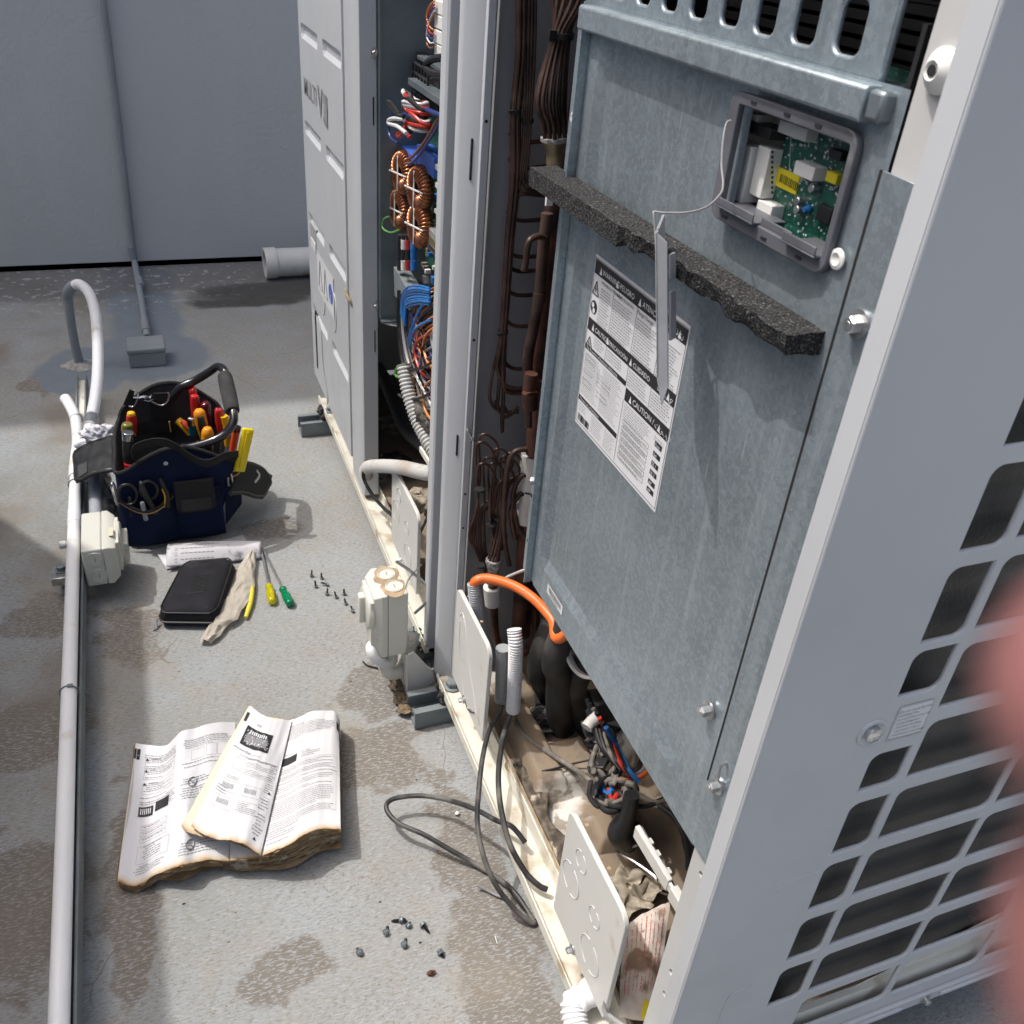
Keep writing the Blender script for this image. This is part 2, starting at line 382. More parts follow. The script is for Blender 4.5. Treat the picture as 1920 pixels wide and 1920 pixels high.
# grey conduit running down the wall and over the deck into a painted junction box
t = thing('wall_conduit', 'grey painted conduit running down the wall and across the roof to the junction box', 'conduit', (-.05, 3.9, 0))
M['greypaint'] = mat('grey_conduit_paint', (.225, .25, .275), .5, var=.06, vscale=9)
mb = MB(); a = Y(188, -40, 3.932); b = Y(252, 486, 3.932)
mb.tube([V((-.04, 3.932, 2.2)), a, b, V((b.x, 3.90, .035)), Z(262, 545, .03), Z(276, 632, .03)], .0115, 12, 5)
mb.build('pipe', M['greypaint'], t)
for p0, p1 in ((Y(246, 462, 3.932), Y(251, 484, 3.932)), (Z(263, 538, .03), Z(260, 522, .03)), (Z(274, 622, .03), Z(271, 600, .03))):
    mb = MB(); mb.rod(p0, p1, .0145, 14); mb.build('coupling', M['greypaint'], t)
t = thing('junction_box', 'square grey painted junction box on the roof at the end of the wall conduit', 'junction box', (-.05, 3.02, 0))
mb = MB(); a = V((-.106, 2.965, 0)); b = V((.006, 3.065, .048)); mb.box(a, b); mb.build('housing', M['greypaint'], t, bevel=.004)
mb = MB(); mb.box((-.110, 2.961, .048), (.010, 3.069, .066)); mb.build('lid', M['greypaint'], t, bevel=.006, seg=3)

# drain pipe stub
mb = MB(); a = V((.43, 3.74, .062)); ax = V((1, .02, 0)); r = .058
mb.lathe(a, ax, [(.01, r - .006), (.0, r - .006), (0, r + .002), (.045, r + .002), (.047, r - .002), (.6, r - .002)], 32)
t = thing('drain_pipe', 'open white drain pipe with brown stain ring lying by the wall behind the cabinet', 'pipe', (.47, 3.74, 0))
mbp = MB(); N = 32
prof = [(.20, r - .009), (.002, r - .009), (0, r - .005), (0, r + .001), (.003, r + .003), (.045, r + .003), (.047, r - .002), (1.1, r - .002)]
mbp.lathe(a, ax, prof, 40); mbp.f = mbp.f[:-2]; mbp.mi = mbp.mi[:-2]
M['drain'] = mat('stained_pvc', (.60, .60, .57), .45, var=.05, vscale=9, dirt=(.42, .30, .18), dscale=11, dlo=.58, dhi=.75)
mbp.build('pipe', M['drain'], t, fixn=False)
mb = MB(); mb.lathe(a + ax * .19, ax, [(0, r - .009), (.002, r - .009)], 24); mb.build('inside', M['dark'], t)
# ---------------------------------------------------------------- pressed-metal helpers
def pressed(mb, fn, w, h, recs, holes=()):
    """sheet 0..w x 0..h; recs: (x0,y0,x1,y1,depth,slope) dents with sloping sides; holes: (x0,y0,x1,y1)"""
    xs = {0, w}; ys = {0, h}
    for a, b, c, d, dep, sl, *sr in recs: xs |= {a, a + sl, c - (sr[0] if sr else sl), c}; ys |= {b, b + sl, d - sl, d}
    for a, b, c, d in holes: xs |= {a, c}; ys |= {b, d}
    xs = sorted(xs); ys = sorted(ys)
    def dep_(x, y):
        t = 0
        for a, b, c, d, dep, sl, *sr in recs:
            if a - 1e-9 <= x <= c + 1e-9 and b - 1e-9 <= y <= d + 1e-9:
                k = min((x - a) / sl, (c - x) / (sr[0] if sr else sl), (y - b) / sl, (d - y) / sl); t += dep * max(0, min(1, k))
        return t
    b0 = len(mb.v); nx = len(xs)
    for y in ys:
        for x in xs: mb.v.append(tuple(fn(x, y, dep_(x, y))))
    for j in range(len(ys) - 1):
        for i in range(nx - 1):
            cx = (xs[i] + xs[i + 1]) / 2; cy = (ys[j] + ys[j + 1]) / 2
            if any(a < cx < c and b < cy < d for a, b, c, d in holes): continue
            a = b0 + j * nx + i; mb.f.append((a, a + 1, a + nx + 1, a + nx)); mb.mi.append(mb.cur)
    return mb
def holed(mb, outer, holes, fn, thick, bev=0.0):
    """flat plate with cut-outs, fn(x, y, z) maps to space, z across the thickness"""
    cu = bpy.data.curves.new('h', 'CURVE'); cu.dimensions = '2D'; cu.fill_mode = 'BOTH'; cu.extrude = max(0, thick / 2 - bev); cu.bevel_depth = bev; cu.bevel_resolution = 2; cu.offset = -bev
    for poly in [outer] + list(holes):
        s = cu.splines.new('POLY'); s.points.add(len(poly) - 1); s.use_cyclic_u = True
        for i, (x, y) in enumerate(poly): s.points[i].co = (x, y, 0, 1)
    o = bpy.data.objects.new('h', cu); C.objects.link(o)
    dg = bpy.context.evaluated_depsgraph_get(); me = bpy.data.meshes.new_from_object(o.evaluated_get(dg))
    mb.add([fn(*v.co) for v in me.vertices], [tuple(p.vertices) for p in me.polygons])
    bpy.data.objects.remove(o); bpy.data.curves.remove(cu); bpy.data.meshes.remove(me); return mb
def rrect(x0, y0, x1, y1, r=(0, 0, 0, 0), n=5):
    """rounded rectangle; r for corners (x0,y0) (x1,y0) (x1,y1) (x0,y1)"""
    if not isinstance(r, tuple): r = (r,) * 4
    out = []
    for (cx, cy, rr, a0) in ((x0 + r[0], y0 + r[0], r[0], 180), (x1 - r[1], y0 + r[1], r[1], 270), (x1 - r[2], y1 - r[2], r[2], 0), (x0 + r[3], y1 - r[3], r[3], 90)):
        if rr <= 0: out.append((cx, cy)); continue
        for i in range(n + 1):
            a = R(a0 + 90 * i / n); out.append((cx + rr * math.cos(a), cy + rr * math.sin(a)))
    return out
def hexbolt(mb, p, ax, r=.008, washer=True, L=.008):
    ax = V(ax).normalized()
    if washer: mb.lathe(p, ax, [(0, r * 1.55), (.0018, r * 1.55), (.0022, r * 1.2)], 18)
    mb.lathe(V(p) + ax * .0018, ax, [(0, r), (L * .85, r), (L, r * .8)], 6)
    mb.lathe(V(p) + ax * (L + .0014), ax, [(0, r * .45), (.0008, r * .4)], 8)
NX = V((-1, 0, 0))
FX = .42   # front plane of both outdoor machines

def rail(mb, y0, y1, xf=.415):
    """folded base rail: outer lip, flange, inner upstand"""
    prof = [(xf, .060), (xf, .082), (xf + .003, .082), (xf + .004, .072), (xf + .045, .070), (xf + .048, .098), (xf + .0505, .098), (xf + .053, .066), (xf + .053, .060)]
    mb.prism([V((x, y0, z)) for x, z in prof], (0, y1 - y0, 0))
def strut(name, y, x0, label, w=.062, h=.042, x1=1.25):
    t = .0035; z0 = .002
    mb = MB(); hw = w / 2
    pr = [(-hw, 0), (hw, 0), (hw, h), (hw - .014, h), (hw - .014, h - .006), (hw - t, h - .006), (hw - t, t), (-hw + t, t), (-hw + t, h - .006), (-hw + .014, h - .006), (-hw + .014, h), (-hw, h)]
    mb.prism([V((x0, y + a, z0 + b)) for a, b in pr], (x1 - x0, 0, 0))
    o = solo(mb, name, M['strut'], label, 'channel', 'struts under the machines'); return o
strut('strut_channel', 2.425, .345, 'short end of dark grey steel strut channel under the far corner of the far machine')
strut('strut_channel', 1.235, .357, 'dark steel strut channel lying open under the bolted corner nearest the cream isolator')
strut('strut_channel', 1.42, .40, 'dark strut channel hidden behind the lower cream isolator under the grey corner post')
def pad(x, y, label, s=.05):
    mb = MB()
    def f(u, v): return 0
    mb.box((x, y - s / 2, .045), (x + .05, y + s / 2, .060))
    for k in range(26):
        a = random.random(); b = random.random(); q = V((x - .004 + random.random() * .012, y - s / 2 + b * s, .036 + a * .03)); e = .004 + random.random() * .004
        mb.lathe(q, (random.random() - .5, random.random() - .5, 1), [(0, e * .6), (e, e), (2 * e, e * .4)], 5)
    return solo(mb, 'rubber_pad', M['rubber'], label, 'pad', 'rubber pads under the rails', sharp=180)
pad(.418, 1.235, 'crumbling black rubber pad on the strut beside the near bolted corner')
pad(.408, 2.425, 'crumbling black rubber pad on the far strut end')
pad(.418, 1.40, 'crumbling black rubber pad behind the lower cream isolator')

# ================================================================ far machine
B0, B1 = 1.345, 2.595; TOP = 1.69; XB = 1.18
tB = thing('outdoor_unit', 'far white air conditioning cabinet with one pressed cover on and its wiring exposed', 'air conditioner', (.42, 1.97, .06), 'outdoor air conditioning machines')
mb = MB(); mb.mat(M['paint'])
mb.box((FX + .012, B1 - .012, .10), (XB, B1, TOP)); mb.box((XB - .02, B0, .1), (XB, B1, TOP)); mb.box((FX, B0, TOP), (XB, B1, TOP + .02)); mb.box((FX + .05, B0, .10), (XB, B0 + .01, TOP))
mb.build('casing', None, tB, bevel=.002)
mb = MB(); mb.box((FX + .01, B0 + .01, TOP - .12), (FX + .03, B1 - .01, TOP)); mb.build('header', M['paint'], tB)
mb = MB(); rail(mb, B0 + .0, B1 - .1); mb.build('base_rail', M['cream'], tB, bevel=.0008)
# cover panel with its pressed grooves
def fB(x, y, d): return V((FX + .001 + d, 2.582 - x, .115 + y))
W_ = 2.582 - 2.062; H_ = TOP - .13
recs = []
for z in (1.527, 1.292, 1.058, .835, .602, .345):
    recs.append((.032, z - .115 - .028, .245, z - .115 + .006, .007, .010)); recs.append((.310, z - .115 - .028, .508, z - .115 + .006, .007, .010))
mb = MB(); pressed(mb, fB, W_, H_, recs)
# folded edges of the panel
for x in (0, W_):
    mb.quad(fB(x, 0, 0), fB(x, H_, 0), fB(x, H_, .02), fB(x, 0, .02))
mb.quad(fB(0, 0, 0), fB(W_, 0, 0), fB(W_, 0, .02), fB(0, 0, .02))
cp = mb.build('cover_panel', M['paint'], tB, sharp=12)
mb = MB()
for y, z in ((2.40, .43), (2.245, .445)):     # pressed knockout rings low on the cover
    mb.tube([V((FX, y + .044 * math.cos(a), z + .056 * math.sin(a))) for a in [R(i * 20) for i in range(3, 14)]], .0011, 6, 2)
mb.build('knockout', M['white'], cp)
mb = MB(); mb.box((FX - .0006, 2.510, .16), (FX + .004, 2.525, .335)); mb.build('hand_slot', M['dark'], cp)
mb = MB(); mb.tube([V((FX - .0005, y, z)) for y, z in ((2.50, .33), (2.43, .31), (2.42, .22), (2.38, .16), (2.365, .13), (2.385, .10))], .0012, 6, 3); mb.build('press_line', M['inner'], cp)
mb = MB(); mb.mat(M['inner']); mb.box((FX - .0004, 2.452, .522), (FX + .006, 2.535, .585)); mb.mat(M['label']); mb.box((FX - .0016, 2.462, .520), (FX + .001, 2.526, .546)); mb.build('pull_recess', None, cp, bevel=.001)
mb = MB(); mb.mat(M['label']); mb.quad((FX - .0008, 2.446, .425), (FX - .0008, 2.225, .425), (FX - .0008, 2.225, .535), (FX - .0008, 2.446, .535)); mb.cur = 0
mb.mat(M['ink_grey'])
for y in (2.40, 2.33):
    a, b, c = V((FX - .0012, y + .024, .445)), V((FX - .0012, y - .024, .445)), V((FX - .0012, y, .520))
    for p, q in ((a, b), (b, c), (c, a)): mb.rod(p, q, .0013, 5)
mb.mat(M['blue_part']); mb.lathe((FX - .0009, 2.262, .480), NX, [(0, .026), (.0004, .026)], 20)
mb.mat(M['label']); mb.text('i', lambda a, b: V((FX - .0018, 2.262 - a, .458 + b)), .05, 0, 0, 'CENTER')
mb.build('warning_label', None, cp, base=None)
tf = lambda a, b: V((FX - .0006, 2.535 - a, .905 + b))
def lettering(parts, name, parent):
    mb = MB()
    for m_, fnc in parts: mb.mat(M[m_]); fnc(mb)
    return mb.build(name, None, parent, fixn=False)
lettering([('ink_grey', lambda q: (q.text('MULTI', tf, .060, 0, 0, bold=.004), q.text('V.', tf, .098, .186, -.016, bold=.006), q.quad(tf(.258, -.022), tf(.300, -.022), tf(.300, .046), tf(.258, .046)))),
           ('paint', lambda q: q.text('III', lambda a, b: V((FX - .0010, 2.535 - a, .905 + b)), .050, .279, -.008, 'CENTER'))], 'badge', cp)
# middle post, return flange facing the viewer
mb = MB()
pr = [(FX, 2.035), (FX, 1.925), (FX + .004, 1.915), (.458, 1.915), (.458, 1.919), (FX + .012, 1.919), (FX + .012, 2.05), (FX + .008, 2.05)]
mb.prism([V((x, y, .085)) for x, y in pr], (0, 0, TOP - .085)); mb.build('centre_post', M['paint'], tB, bevel=.0012)
mb = MB(); mb.box((FX + .012, 2.02, .12), (FX + .016, 2.08, TOP)); mb.build('panel_gap', M['inner'], tB)
for z in (1.085, .58): mb = MB(); hexbolt(mb, (.452, 1.9148, z), (0, -1, 0), .006); mb.build('flange_screw', M['zinc'], tB)
for z in (.955, .47): mb = MB(); mb.box((.4495, 1.9139, z), (.4520, 1.916, z + .052)); mb.build('slot', M['dark'], tB)
# near corner post
mb = MB()
pr = [(FX, B0 + .028), (FX, B0 + .004), (FX + .003, B0), (.452, B0), (.452, B0 + .004), (FX + .01, B0 + .006), (FX + .01, B0 + .028)]
mb.prism([V((x, y, .06)) for x, y in pr], (0, 0, TOP - .06)); mb.build('corner_post', M['paint'], tB, bevel=.001)
# floor pan inside
def pan_fn(x0, x1, y0, y1, z, seed):
    def f(u, v):
        p = V((x0 + (x1 - x0) * u, y0 + (y1 - y0) * v, 0)); h = mnoise.noise(V((p.x * 9 + seed, p.y * 7, 0))) * .012 + max(0, mnoise.noise(V((p.x * 5, p.y * 4 + seed, 3)))) * .03
        return V((p.x, p.y, z + h))
    return f
M['pan'] = mat('dirty_white_pan', (.64, .62, .57), .5, var=.05, dirt=(.24, .185, .13), dscale=5.5, dlo=.40, dhi=.50, bump=.35, bscale=160,
    extra=lambda n, L, src, out, p, noise, ramp, mix: mix(math_(n, L, 'MULTIPLY', ramp(noise(38, 8, src), .50, .60), .75), out, (.19, .155, .12, 1)))
mb = MB(); mb.grid(pan_fn(.47, XB - .02, B0 + .01, B1 - .02, .088, 2), 40, 60); mb.build('base_pan', M['pan'], tB, sharp=180)
# the control box: far side sheet, lower edge, board with everything on it
mb = MB()
def fS(x, y, d): return V((.459 + x, 1.898 - d, .555 + y))
pressed(mb, fS, .34, 1.10, [(.045, .075 + k * .095, .11, .085 + k * .095, -.004, .004) for k in range(3)])
mb.box((.459, 1.895, .555), (.463, 1.914, 1.655)); mb.box((.459, 1.88, .551), (.80, 1.899, .555))
cbx = mb.build('control_box', M['galv_dark'], tB, sharp=20)
mb = MB(); mb.tube([V((.47, 1.895, .549)), V((.50, 1.885, .545)), V((.60, 1.885, .548)), V((.68, 1.89, .552))], .005, 8); mb.build('box_lip', M['zinc'], cbx)
mb = MB(); mb.box((.60, 1.37, .56), (.603, 1.89, 1.66)); mb.build('back_plate', M['galv_dark'], cbx)
mb = MB(); mb.box((.545, 1.37, .70), (.549, 1.865, 1.04)); pb = mb.build('power_board', M['pcb'], tB)
mb = MB(); mb.mat(M['galv_dark'])
mb.box((.505, 1.37, 1.040), (.60, 1.86, 1.052)); mb.box((.522, 1.37, 1.085), (.60, 1.86, 1.092)); mb.build('board_shelf', None, tB, bevel=.001)
# ================================================================ near machine
A0, A1 = .41, 1.296
tA = thing('outdoor_unit', 'near air conditioning cabinet without its front cover, steel control box and copper pipes exposed', 'air conditioner', (.42, .85, .06), 'outdoor air conditioning machines')
mb = MB(); mb.mat(M['paint'])
mb.box((XB - .02, A0 + .03, .1), (XB, A1, TOP)); mb.box((FX, A0, TOP), (XB, A1, TOP + .02)); mb.build('casing', None, tA)
mb = MB(); mb.box((.470, A1 - .016, .085), (XB, A1 - .002, TOP)); mb.build('inner_side_sheet', M['inner'], tA)
mb = MB(); mb.box((FX + .01, A0 + .03, TOP - .12), (FX + .03, A1 - .01, TOP)); mb.build('header', M['paint'], tA)
mb = MB(); rail(mb, A0 + .02, A1 - .035); mb.build('base_rail', M['cream'], tA, bevel=.0008)
# far corner post: narrow sunlit edge, wide return tilted into sunlight, bright inner lip
mb = MB()
pr = [(FX, A1), (FX, A1 - .014), (FX + .0025, A1 - .018), (.4400, 1.2550), (.4425, 1.2535), (.4425, 1.2475), (.4530, 1.2475), (.4560, 1.2500), (.4560, 1.290), (FX + .01, A1)]
mb.prism([V((x, y, .062)) for x, y in pr], (0, 0, TOP - .062)); mb.build('corner_post', M['paint'], tA, bevel=.0012)
for z, h in ((1.015, .055), (.57, .038)): mb = MB(); mb.box((.4330, 1.2600, z), (.4352, 1.2680, z + h)); mb.build('slot', M['dark'], tA)
for z in (1.095, .50, .78, .43): mb = MB(); mb.lathe((.4480, 1.2474, z), (0, -1, 0), [(0, .0022), (.0004, .0022)], 10); mb.build('screw_hole', M['dark'], tA)
mb = MB(); q = V((.4480, 1.2465, .615)); mb.tube([q + V((-.003, 0, .012)), q + V((-.003, -.007, .009)), q + V((.004, -.008, -.005)), q + V((.005, 0, -.010))], .002, 6); mb.build('clip', M['zinc'], tA)
# near side panel: shaded grille face
CELL = []
for z0, z1 in ((.296, .367), (.390, .461), (.484, .555), (.578, .649), (.672, .717), (.795, .842), (.857, .930), (.951, 1.024), (1.045, 1.118), (1.139, 1.212), (1.233, 1.306), (1.327, 1.40)):
    CELL.append(rrect(.5555, z0 - .002, .6005, z1 + .002, (0, .010, 0, .010)))
for c0, c1 in ((.614, .757), (.770, .913), (.926, 1.069)):
    for k in range(13):
        z0 = .203 + .0939 * k; CELL.append(rrect(c0 - .0015, z0 - .002, c1 + .0015, z0 + .0725, (0, .010, 0, .010)))
mb = MB()
holed(mb, [(FX + .0005, .172), (XB, .172), (XB, TOP), (FX + .0005, TOP)], CELL, lambda x, y, z: V((x, A0 + .0025 + z, y)), .005, .0022)
mb.box((FX, A0 + .0025, .06), (FX + .004, A0 + .0215, TOP)); mb.box((FX + .001, A0 + .0195, .06), (.444, A0 + .0225, TOP))
sp = mb.build('side_panel', M['paint'], tA, sharp=30)
mb = MB(); mb.box((.52, A0 - .004, .148), (XB, A0 + .008, .170)); mb.box((.60, A0 - .007, .155), (.80, A0 - .003, .163)); mb.box((.865, A0 - .007, .155), (1.1, A0 - .003, .163)); mb.build('bottom_rail', M['paint'], tA, bevel=.003)
mb = MB(); mb.lathe((.84, A0 - .004, .160), (0, -1, 0), [(0, .008), (.002, .008), (.0022, .005), (.008, .005), (.009, .003)], 12); mb.build('panel_screw', M['zinc'], tA)
mb = MB(); mb.lathe((.5405, A0 + .002, .755), (0, -1, 0), [(0, .0165), (.0035, .0158), (.004, .0135), (.0015, .0085), (.0012, .007)], 28); bs = mb.build('screw_boss', M['paint'], sp)
mb = MB(); mb.lathe((.5405, A0 + .000, .755), (0, -1, 0), [(0, .0085), (.0045, .0082), (.0065, .005)], 18); mb.box((.5370, A0 - .0072, .7542), (.5440, A0 - .006, .7558)); mb.build('screw', M['zinc'], bs)
# faint pressed lines on the plain strip of the side panel
mb = MB()
for pts in (((.497, .545), (.515, .553), (.548, .555)), ((.517, .363), (.500, .362), (.488, .350), (.486, .30), (.484, .22)), ((.485, .222), (.50, .228), (.52, .232)), ((.45, .213), (.468, .222), (.478, .212), (.474, .200))):
    mb.tube([V((a, A0 - .0002, b)) for a, b in pts], .0009, 6, 5)
mb.build('press_line', M['paint'], sp)
# heat exchanger fins behind the grille
def fin_x(n, L, src, out, p, noise, ramp, mix):
    mp = n.nodes.new('ShaderNodeMapping'); mp.inputs['Scale'].default_value = (2, 1, 26); L.new(src, mp.inputs[0])
    out = mix(math_(n, L, 'MULTIPLY', ramp(noise(2.2, 6, mp.outputs[0]), .35, .75), .6), out, (.10, .094, .084, 1))
    mp2 = n.nodes.new('ShaderNodeMapping'); mp2.inputs['Scale'].default_value = (90, 1, 10); L.new(src, mp2.inputs[0])
    return mix(math_(n, L, 'MULTIPLY', ramp(noise(1, 4, mp2.outputs[0]), .72, .76), .7), out, (.42, .40, .36, 1))
M['fins'] = mat('heat_exchanger_fins', (.048, .047, .044), .6, .1, extra=fin_x, bump=.5, bscale=300)
mb = MB(); mb.box((.50, A0 + .022, .23), (XB - .02, A0 + .05, TOP)); mb.build('heat_exchanger', M['fins'], tA)
mb = MB(); mb.box((.50, A0 + .012, .12), (XB - .02, A0 + .020, .215)); mb.quad((.60, A0 + .018, .19), (XB - .02, A0 + .018, .19), (XB - .02, A0 + .0185, .33), (.80, A0 + .0185, .235)); mb.build('lower_sheet', M['cream'], tA)
# "do not touch" label
def side_label(q):
    pass
LF = lambda a, b: V((.5625 + a, A0 - .0009, .7365 + b))
def lines(q):
    rows = [('Do not touch the heat', .0072), ('exchanger fins.', .0072), ('Не торкайтеся пластин', .0060), ('теплообмінника!', .0060), ('- Improper Handling', .0068), ('  may result in injury', .0068), ('- Неправильне поводження', .0052), ('може призвести до травм', .0052)]
    y = .0405
    for s_, h in rows:
        y -= .0049; q.text(s_, LF, h * .56, .0022, y)
def border(q):
    for a, b, c, d in ((.0008, .0008, .0392, .0012), (.0008, .0428, .0392, .0432), (.0008, .0008, .0012, .0432), (.0388, .0008, .0392, .0432)):
        q.quad(LF(a, b), LF(c, b), LF(c, d), LF(a, d))
mb = MB(); mb.quad(*[V((.5625 + a, A0 - .0005, .7365 + b)) for a, b in ((0, 0), (.0400, 0), (.0400, .044), (0, .044))]); 
lb = mb.build('warning_sticker', M['label'], sp)
lettering([('ink_grey', lambda q: (lines(q), border(q)))], 'printing', lb)
# inner flange with holes beside the control box
mb = MB(); holes = [[(.459 + .0042 * math.cos(R(30 * k)), z + .0042 * math.sin(R(30 * k))) for k in range(12)] for z in (.525, .345, .30)]
holed(mb, [(.436, .07), (.479, .07), (.479, TOP), (.436, TOP)], holes, lambda x, y, z: V((.4465 + z, x, y)), .003)
fl = mb.build('inner_flange', M['paint'], tA)
M['flangew'] = mat('flange_paint', (.50, .505, .50), .45, var=.04, vscale=9)
fl.data.materials[0] = M['flangew']
for z in (1.279, .205):
    mb = MB(); mb.lathe((.4445, .460, z), NX, [(0, .013), (.003, .013), (.008, .008), (.010, .0055), (.008, .0030)], 20); g = mb.build('grommet', M['white'], tA)
    mb = MB(); mb.lathe((.4353, .460, z), NX, [(0, .0032), (.0006, .0032)], 12); mb.build('hole', M['dark'], g)
# base pan
mb = MB(); mb.grid(pan_fn(.464, XB - .02, A0 + .035, A1 - .02, .084, 9), 60, 70); mb.build('base_pan', M['pan'], tA, sharp=180)

# control box: pressed galvanised door panel, window, ridge, vented guard above
XP = .445
def fP(x, y, d): return V((XP + d, .968 - x, .545 + y))
mb = MB(); Wp, Hp = .486, .72
pressed(mb, fP, Wp, Hp, [(.047, .045, .458, .712, .007, .014, .034)], [(.318, .606, .456, .683)])
# bottom corner cut and folded edge strips
mb.box((XP, .483, .543), (XP + .02, .935, .545)); mb.box((XP, .9675, .541), (XP + .02, .9695, 1.262))
dp = mb.build('control_box_door', M['galv'], tA, sharp=12)
mb = MB(); mb.box((XP - .0022, .9465, .548), (XP - .0003, .9700, 1.262)); mb.box((XP - .0100, .9440, .541), (XP - .0003, .9464, 1.262)); mb.build('door_flange', M['galv'], dp)
mb = MB(); mb.box((XP + .004, .488, .55), (.60, .492, 1.3)); mb.box((XP + .012, .96, .55), (.60, .966, 1.3)); mb.box((.60, .49, .55), (.604, .966, 1.3)); mb.box((XP + .012, .49, .552), (.60, .96, .556)); mb.build('control_box', M['black'], tA)
mb = MB()
mb.prism([V((XP - .0022, a, b)) for a, b in ((.4845, .640), (.4965, .628), (.4965, .548), (.446, .548), (.446, 1.2165), (.4845, 1.2175))], (.0015, 0, 0)); mb.build('side_strip', M['galv'], tA, bevel=.0004)
mb = MB(); mb.box((XP - .0024, .4842, .64), (XP + .003, .4868, 1.2175)); mb.build('seam', M['dark'], dp)
# ridge
mb = MB(); pr = [(XP + .03, 1.263), (XP - .010, 1.263), (XP - .012, 1.261), (XP - .012, 1.2425), (XP - .010, 1.241), (XP + .001, 1.241), (XP + .001, 1.257), (XP + .03, 1.259)]
mb.prism([V((x, .508, z)) for x, z in pr], (0, .445, 0)); mb.build('ridge', M['galv'], tA, bevel=.0012)
mb = MB(); mb.box((XP - .010, .492, 1.243), (XP + .10, .5075, 1.262)); mb.box((XP + .03, .455, 1.13), (XP + .10, .505, 1.245)); mb.build('end_bracket', M['galv_dark'], tA, bevel=.003)
# guard plate with tall slots, leaning back
SL = []
for k in range(9):
    yc = .5535 + .0485 * k
    for j in range(3): SL.append(rrect(yc - .013, .0105 + j * .052, yc + .013, .043 + j * .052, .007))
mb = MB(); holed(mb, [(.512, -.006), (.968, -.006), (.968, .17), (.512, .17)], SL, lambda x, y, z: V((XP + .004 + z, x, 1.264 + y)), .006, .0025)
mb.build('slotted_guard', M['galv'], tA)
mb = MB(); mb.box((.62, .46, 1.20), (.70, 1.0, TOP)); mb.build('upper_fins', M['fins'], tA)
mb = MB()
for k in range(34): mb.box((.60, .45, 1.20 + k * .011), (.62, 1.0, 1.2035 + k * .011))
mb.build('fin_rows', M['black'], tA)
# screws on the panel
for (y, z, r) in ((.510, .713, .0062), (.470, .651, .0062), (.465, 1.122, .0066), (.953, .705, .0062)):
    mb = MB(); hexbolt(mb, (XP - .0022, y, z), NX, r, L=.0085); mb.build('hex_screw', M['zinc'], tA)
for (y, z) in ((.946 + .011, 1.156), (.503, 1.154)):
    mb = MB(); mb.lathe((XP - .0022, y, z), NX, [(0, .0075), (.0012, .0072), (.0022, .0045), (.0008, .0026), (.0006, .002)], 18); mb.build('grommet', M['white'], dp)
for y, z in ((.958, 1.093), (.955, .756), (.966, .673), (.9622, .60)): mb = MB(); mb.lathe((XP - .0023, y, z), NX, [(0, .0028), (.0005, .0028)], 10); mb.build('screw_hole', M['dark'], dp)
mb = MB(); q = V((XP - .002, .466, .686)); mb.tube([q, q + V((-.008, -.001, 0)), q + V((-.008, -.003, -.018)), q + V((0, -.004, -.024))], .0015, 6); mb.build('wire_clip', M['zinc'], tA)
# window bezel
mb = MB()
inner = rrect(.5155, 1.150, .6505, 1.226, .002)
bz = lambda x, y, z: V((XP - .0035 + z, x, y))
holed(mb, rrect(.5090, 1.1385, .6635, 1.2350, .012), [inner], bz, .006, .0012)
bez = mb.build('window_bezel', mat('dull_grey_plastic', (.105, .110, .125), .40, var=.25, vscale=14, dirt=(.22, .215, .21), dscale=25, dlo=.58, dhi=.8), dp)
mb = MB(); mb.mat(M['ink'])
for y in (.548, .585, .628): mb.box((XP - .0072, y, 1.2295), (XP - .0060, y + .007, 1.2315))
for y in (.535, .580, .636): mb.box((XP - .0072, y, 1.1425), (XP - .0060, y + .007, 1.1445))
mb.build('bezel_slots', None, bez)
mb = MB(); 
for a, b, c, d in ((.5160, .556, 1.1500, 1.158), (.595, .650, 1.1500, 1.158)):
    mb.box((XP - .012, a, c), (XP + .02, b, c + .0018)); mb.box((XP - .012, a, c + .0018), (XP - .0105, b, d))
mb.box((XP - .004, .556, 1.150), (XP - .002, .595, 1.156))
mb.build('latch_tabs', bez.data.materials[0], bez, bevel=.0006)
# ---- sticker on the door
SX = XP + .0070 - .0006
ST = lambda s_, t_: V((SX, .8825 - .2055 * s_, 1.0335 - .2035 * t_))
mb = MB(); mb.prism([ST(0, 0), ST(1, 0), ST(1, 1), ST(0, 1)], (.0004, 0, 0)); stk = mb.build('instruction_sticker', M['label'], dp)
rnd = random.Random(4)
def T_(mbx, txt, s_, t_, h, dx=0): mbx.text(txt, lambda a, b: ST(s_ + a, t_ - b) - V((.0006 + dx, 0, 0)), h, 0, 0)
def para(mbx, s0, s1, t0, t1, lh=.0145, k=.30, fill=.93):
    t_ = t0
    while t_ < t1:
        s_ = s0; e = s1 - rnd.random() * (s1 - s0) * (1 - fill) * 4
        while s_ < e:
            wl = .006 + rnd.random() * .018; q = min(s_ + wl, e)
            mbx.quad(*[ST(a, b) - V((.0005, 0, 0)) for a, b in ((s_, t_), (q, t_), (q, t_ + lh * k), (s_, t_ + lh * k))]); s_ = q + .006
        t_ += lh
def bar(mbx, s0, t0, s1, t1, dx=.0003): mbx.quad(*[ST(a, b) - V((dx, 0, 0)) for a, b in ((s0, t0), (s1, t0), (s1, t1), (s0, t1))])
def frame_(mbx, s0, t0, s1, t1, w_=.003):
    for a in ((s0, t0, s1, t0 + w_), (s0, t1 - w_, s1, t1), (s0, t0, s0 + w_, t1), (s1 - w_, t0, s1, t1)): bar(mbx, *a)
